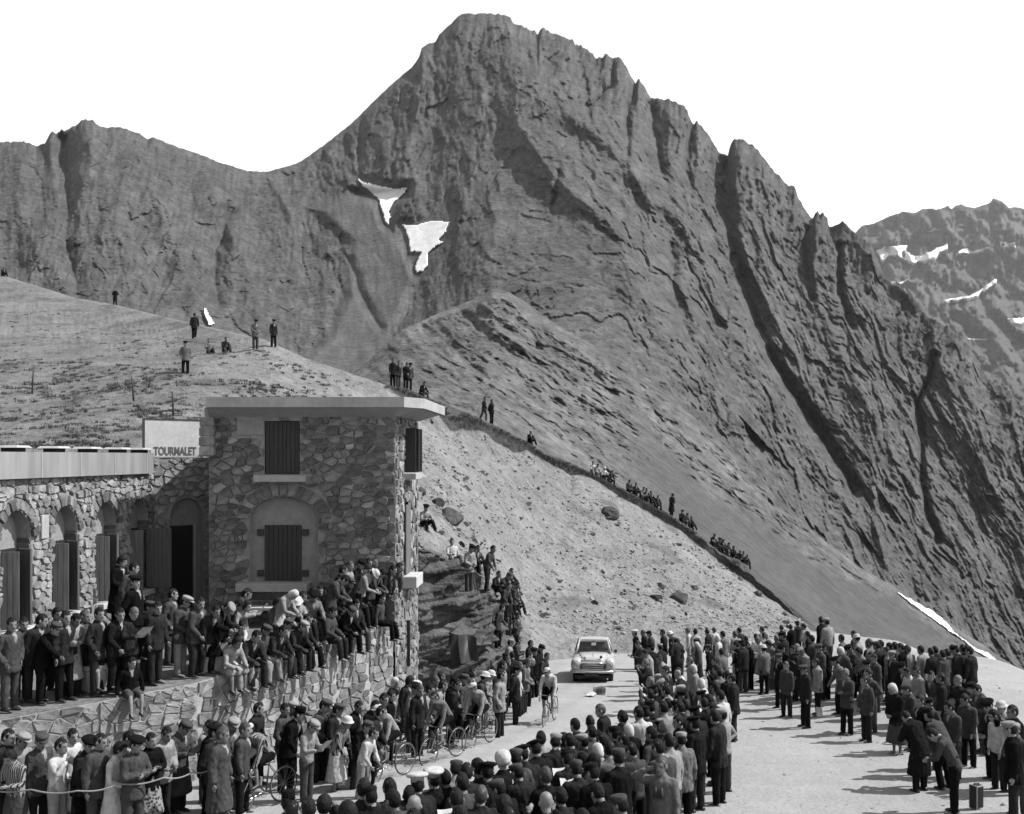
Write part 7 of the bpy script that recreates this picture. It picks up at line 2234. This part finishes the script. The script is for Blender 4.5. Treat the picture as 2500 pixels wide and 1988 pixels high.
# pale stone block at the foot of the bank
bx_, by_ = pos(1312, 1560, 43.5)[:2]
blk = empty('masonry_block', (bx_, by_, on_hill(bx_, by_) - .3)); tag(blk, 'pale built-up stone block at the foot of the bank behind the crowd', 'stone block')
for i in range(3):
    for j in range(4 - i):
        MB().box((-.6 + j * .42 + i * .12 + rs.uniform(-.03, .03), 0, .2 + i * .40), (.41, .5 + rs.uniform(0, .1), .385), rs.uniform(-.06, .06)).build('stone', wall_stone[rs.choice((2, 3, 3))], blk, bevel=.03)

# boulders on the bank
def rock_mesh(name, r, seed, flat=.7):
    bm = bmesh.new(); bmesh.ops.create_icosphere(bm, subdivisions=3, radius=1.0)
    co = np.array([v.co[:] for v in bm.verts])
    d = 1 + .35 * fbm(co[:, 0] * 1.2 + seed, co[:, 1] * 1.2, co[:, 2] * 1.2, 4)
    # facets: cut by random planes
    rr_ = np.random.RandomState(int(seed * 7) % 1000)
    co = co * d[:, None]
    for _ in range(9):
        n = rr_.normal(size=3); n /= np.linalg.norm(n); h = rr_.uniform(.55, .9)
        e = co @ n - h; co = co - np.outer(np.maximum(e, 0), n) * .9
    for v, c in zip(bm.verts, co): v.co = (c[0] * r, c[1] * r * .9, c[2] * r * flat)
    me = bpy.data.meshes.new(name); bm.to_mesh(me); bm.free(); return me
boulder_m = terrain_mat('boulder_rock', .02, .06, [(.6, 1.0), (.15, .8)], [(.25, .06), (.07, .02)])
for k, (u_, v_, r_, lab) in enumerate(((1488, 1252, .85, 'dark pointed boulder high on the pale bank'), (1096, 1264, .75, 'dark flat boulder on the bank right of the lodge roof'), (1066, 1220, .45, 'small dark boulder upslope of the flat one near the lodge'), (1655, 1462, .7, 'broad rugged outcrop boulder low on the bank above the crowd'), (1694, 1440, .35, 'smaller dark rock just above the broad outcrop boulder'), (1792, 1398, .55, 'round boulder at the end of the turf ridge'), (1025, 1190, .3, 'small dark stone beside the lodge side window'))):
    Y_p = hill_Y(u_, v_); x_p = (u_ - U0) / FOC * Y_p
    o = link('boulder', rock_mesh('boulder', r_, 3.3 * k + 1), boulder_m, None, (x_p, Y_p, on_hill(x_p, Y_p) - r_ * .05), (0, .25, k))
    tag(o, lab, 'boulder', 'boulders on the bank')

# loose stones on the bank and the hill, and grass tufts: nobody could count them
srnd = np.random.RandomState(5)
def scatter_stones(name, n, pick, size, m, seed):
    base = []
    for k in range(6):
        bm = bmesh.new(); bmesh.ops.create_icosphere(bm, subdivisions=1, radius=1.0)
        c = np.array([v.co[:] for v in bm.verts]) * (1 + .3 * srnd.normal(size=(len(bm.verts), 1))); base.append((c * np.array([1, .8, .6]), np.array([[v.index for v in f.verts] for f in bm.faces]))); bm.free()
    VV, FF, off = [], [], 0
    for i in range(n):
        x, y, z = pick()
        c, f = base[i % 6]; s_ = size(); a = srnd.uniform(0, 6.28); ca, sa = math.cos(a), math.sin(a)
        p = c * s_; p = np.stack([p[:, 0] * ca - p[:, 1] * sa, p[:, 0] * sa + p[:, 1] * ca, p[:, 2]], 1) + np.array([x, y, z + s_ * .15])
        VV.append(p); FF.append(f + off); off += len(p)
    me = bpy.data.meshes.new(name); me.from_pydata(np.concatenate(VV).tolist(), [], np.concatenate(FF).tolist()); me.update()
    o = link(name, me, m); tag(o, kind='stuff'); return o
def pick_bank():
    while True:
        j = srnd.randint(380, len(HU) - 30); i = srnd.randint(n1 + 2, n1 + n2 - 2)
        if srnd.uniform() < .35 + .65 * (fbm(np.array(HPg[i, j, 0] / 3.0), np.array(HPg[i, j, 1] / 3.0), 1.0, 3) > .0): return HPg[i, j]
scatter_stones('loose_stones', 5600, pick_bank, lambda: min(.20, .03 + srnd.exponential(.03)), terrain_mat('loose_scree_stone', .07, .22, [(.8, 1.0), (.2, .8)], [(.1, .02)]), 1)
scatter_stones('dark_stones', 330, pick_bank, lambda: min(.35, .05 + srnd.exponential(.06)), boulder_m, 2)
def pick_lot():
    while True:
        x, y = srnd.uniform(-6, 15), srnd.uniform(14, 50)
        return np.array([x, y, float(ground_z(x, y))])
scatter_stones('gravel_stones', 900, pick_lot, lambda: .012 + srnd.exponential(.012), MATS['loose_scree_stone'], 3)
VV, FF = [], []
def tuft(x, y, z, r, h, nb):
    for k in range(nb):
        a = srnd.uniform(0, 6.28); d = r * math.sqrt(srnd.uniform()); bx, by = x + d * math.cos(a), y + d * math.sin(a) * .7
        hh = h * srnd.uniform(.5, 1.1); w = srnd.uniform(.012, .03); lx, ly = srnd.normal(0, .05, 2); t = srnd.uniform(0, 3.14)
        i = len(VV)
        VV.extend([(bx - w * math.cos(t), by - w * math.sin(t), z - .03), (bx + w * math.cos(t), by + w * math.sin(t), z - .03), (bx + lx, by + ly, z + hh)]); FF.append((i, i + 1, i + 2))
n_ = 0
while n_ < 1700:
    j = srnd.randint(20, 345); i = srnd.randint(n1 - 20, len(HPg) - 8)
    x, y, z = HPg[i, j]
    if fbm(np.array(x / 4.0), np.array(y / 4.0), 4.0, 3) < srnd.uniform(-.25, .35): continue
    tuft(x, y, z, srnd.uniform(.06, .34), srnd.uniform(.05, .14), srnd.randint(14, 46)); n_ += 1
for j in range(365, 620):          # grass hanging over the broken edge of the turf
    if srnd.uniform() < .9:
        i = n1 + n2 + n3 - srnd.randint(0, 3); x, y, z = HPg[i, min(j, len(HU) - 1)]
        tuft(x, y, z - .05, .22, .16, 26)
me = bpy.data.meshes.new('grass_tufts'); me.from_pydata(VV, [], FF); me.update()
tag(link('grass_tufts', me, mat('mountain_grass', .05, .9, .4, 2.0)), kind='stuff')

mx_, my_ = pos(1003, 1652, 29.3)[:2]
ms_ = empty('roadside_marker', (mx_ + .12, my_, float(ground_z(mx_, my_)))); tag(ms_, 'white roadside marker stone with a tilted cap against the lodge corner', 'marker')
MB().box((0, 0, .45), (.34, .28, .9), .3, taper=.92).build('post', white_stone, ms_, bevel=.03)
MB().box((.02, -.02, 1.02), (.36, .30, .24), .5, taper=.8).build('cap', white_stone, ms_, bevel=.03)
bpy.data.scenes.remove(BENCH)
name_people()
tot = 0
for me_ in bpy.data.meshes:
    if me_.users: tot += sum(max(1, p.loop_total - 2) for p in me_.polygons)
print('TRIANGLES', tot)
for q in NEWS:
    lab = SC.objects[q['of']]['label']; del q['of']
    w = lab.split()
    tag(q, 'newspaper held by ' + ' '.join(w[:13]).rstrip(','), 'newspaper', 'newspapers held by spectators')
# ------------------------------------------------------------------ the air: thin summer haze over the whole valley
hm = bpy.data.materials.new('haze'); hm.use_nodes = True
hn = hm.node_tree; hn.nodes.clear()
pv = hn.nodes.new('ShaderNodeVolumePrincipled')
pv.inputs['Color'].default_value = (0.93, 0.93, 0.93, 1)
pv.inputs['Density'].default_value = 0.00003
pv.inputs['Anisotropy'].default_value = 0.2
ho = hn.nodes.new('ShaderNodeOutputMaterial')
hn.links.new(pv.outputs['Volume'], ho.inputs['Volume'])
hz = MB().box((300, 2700, 480), (9000, 6200, 1700)).build('haze', hm)
tag(hz, kind='stuff')
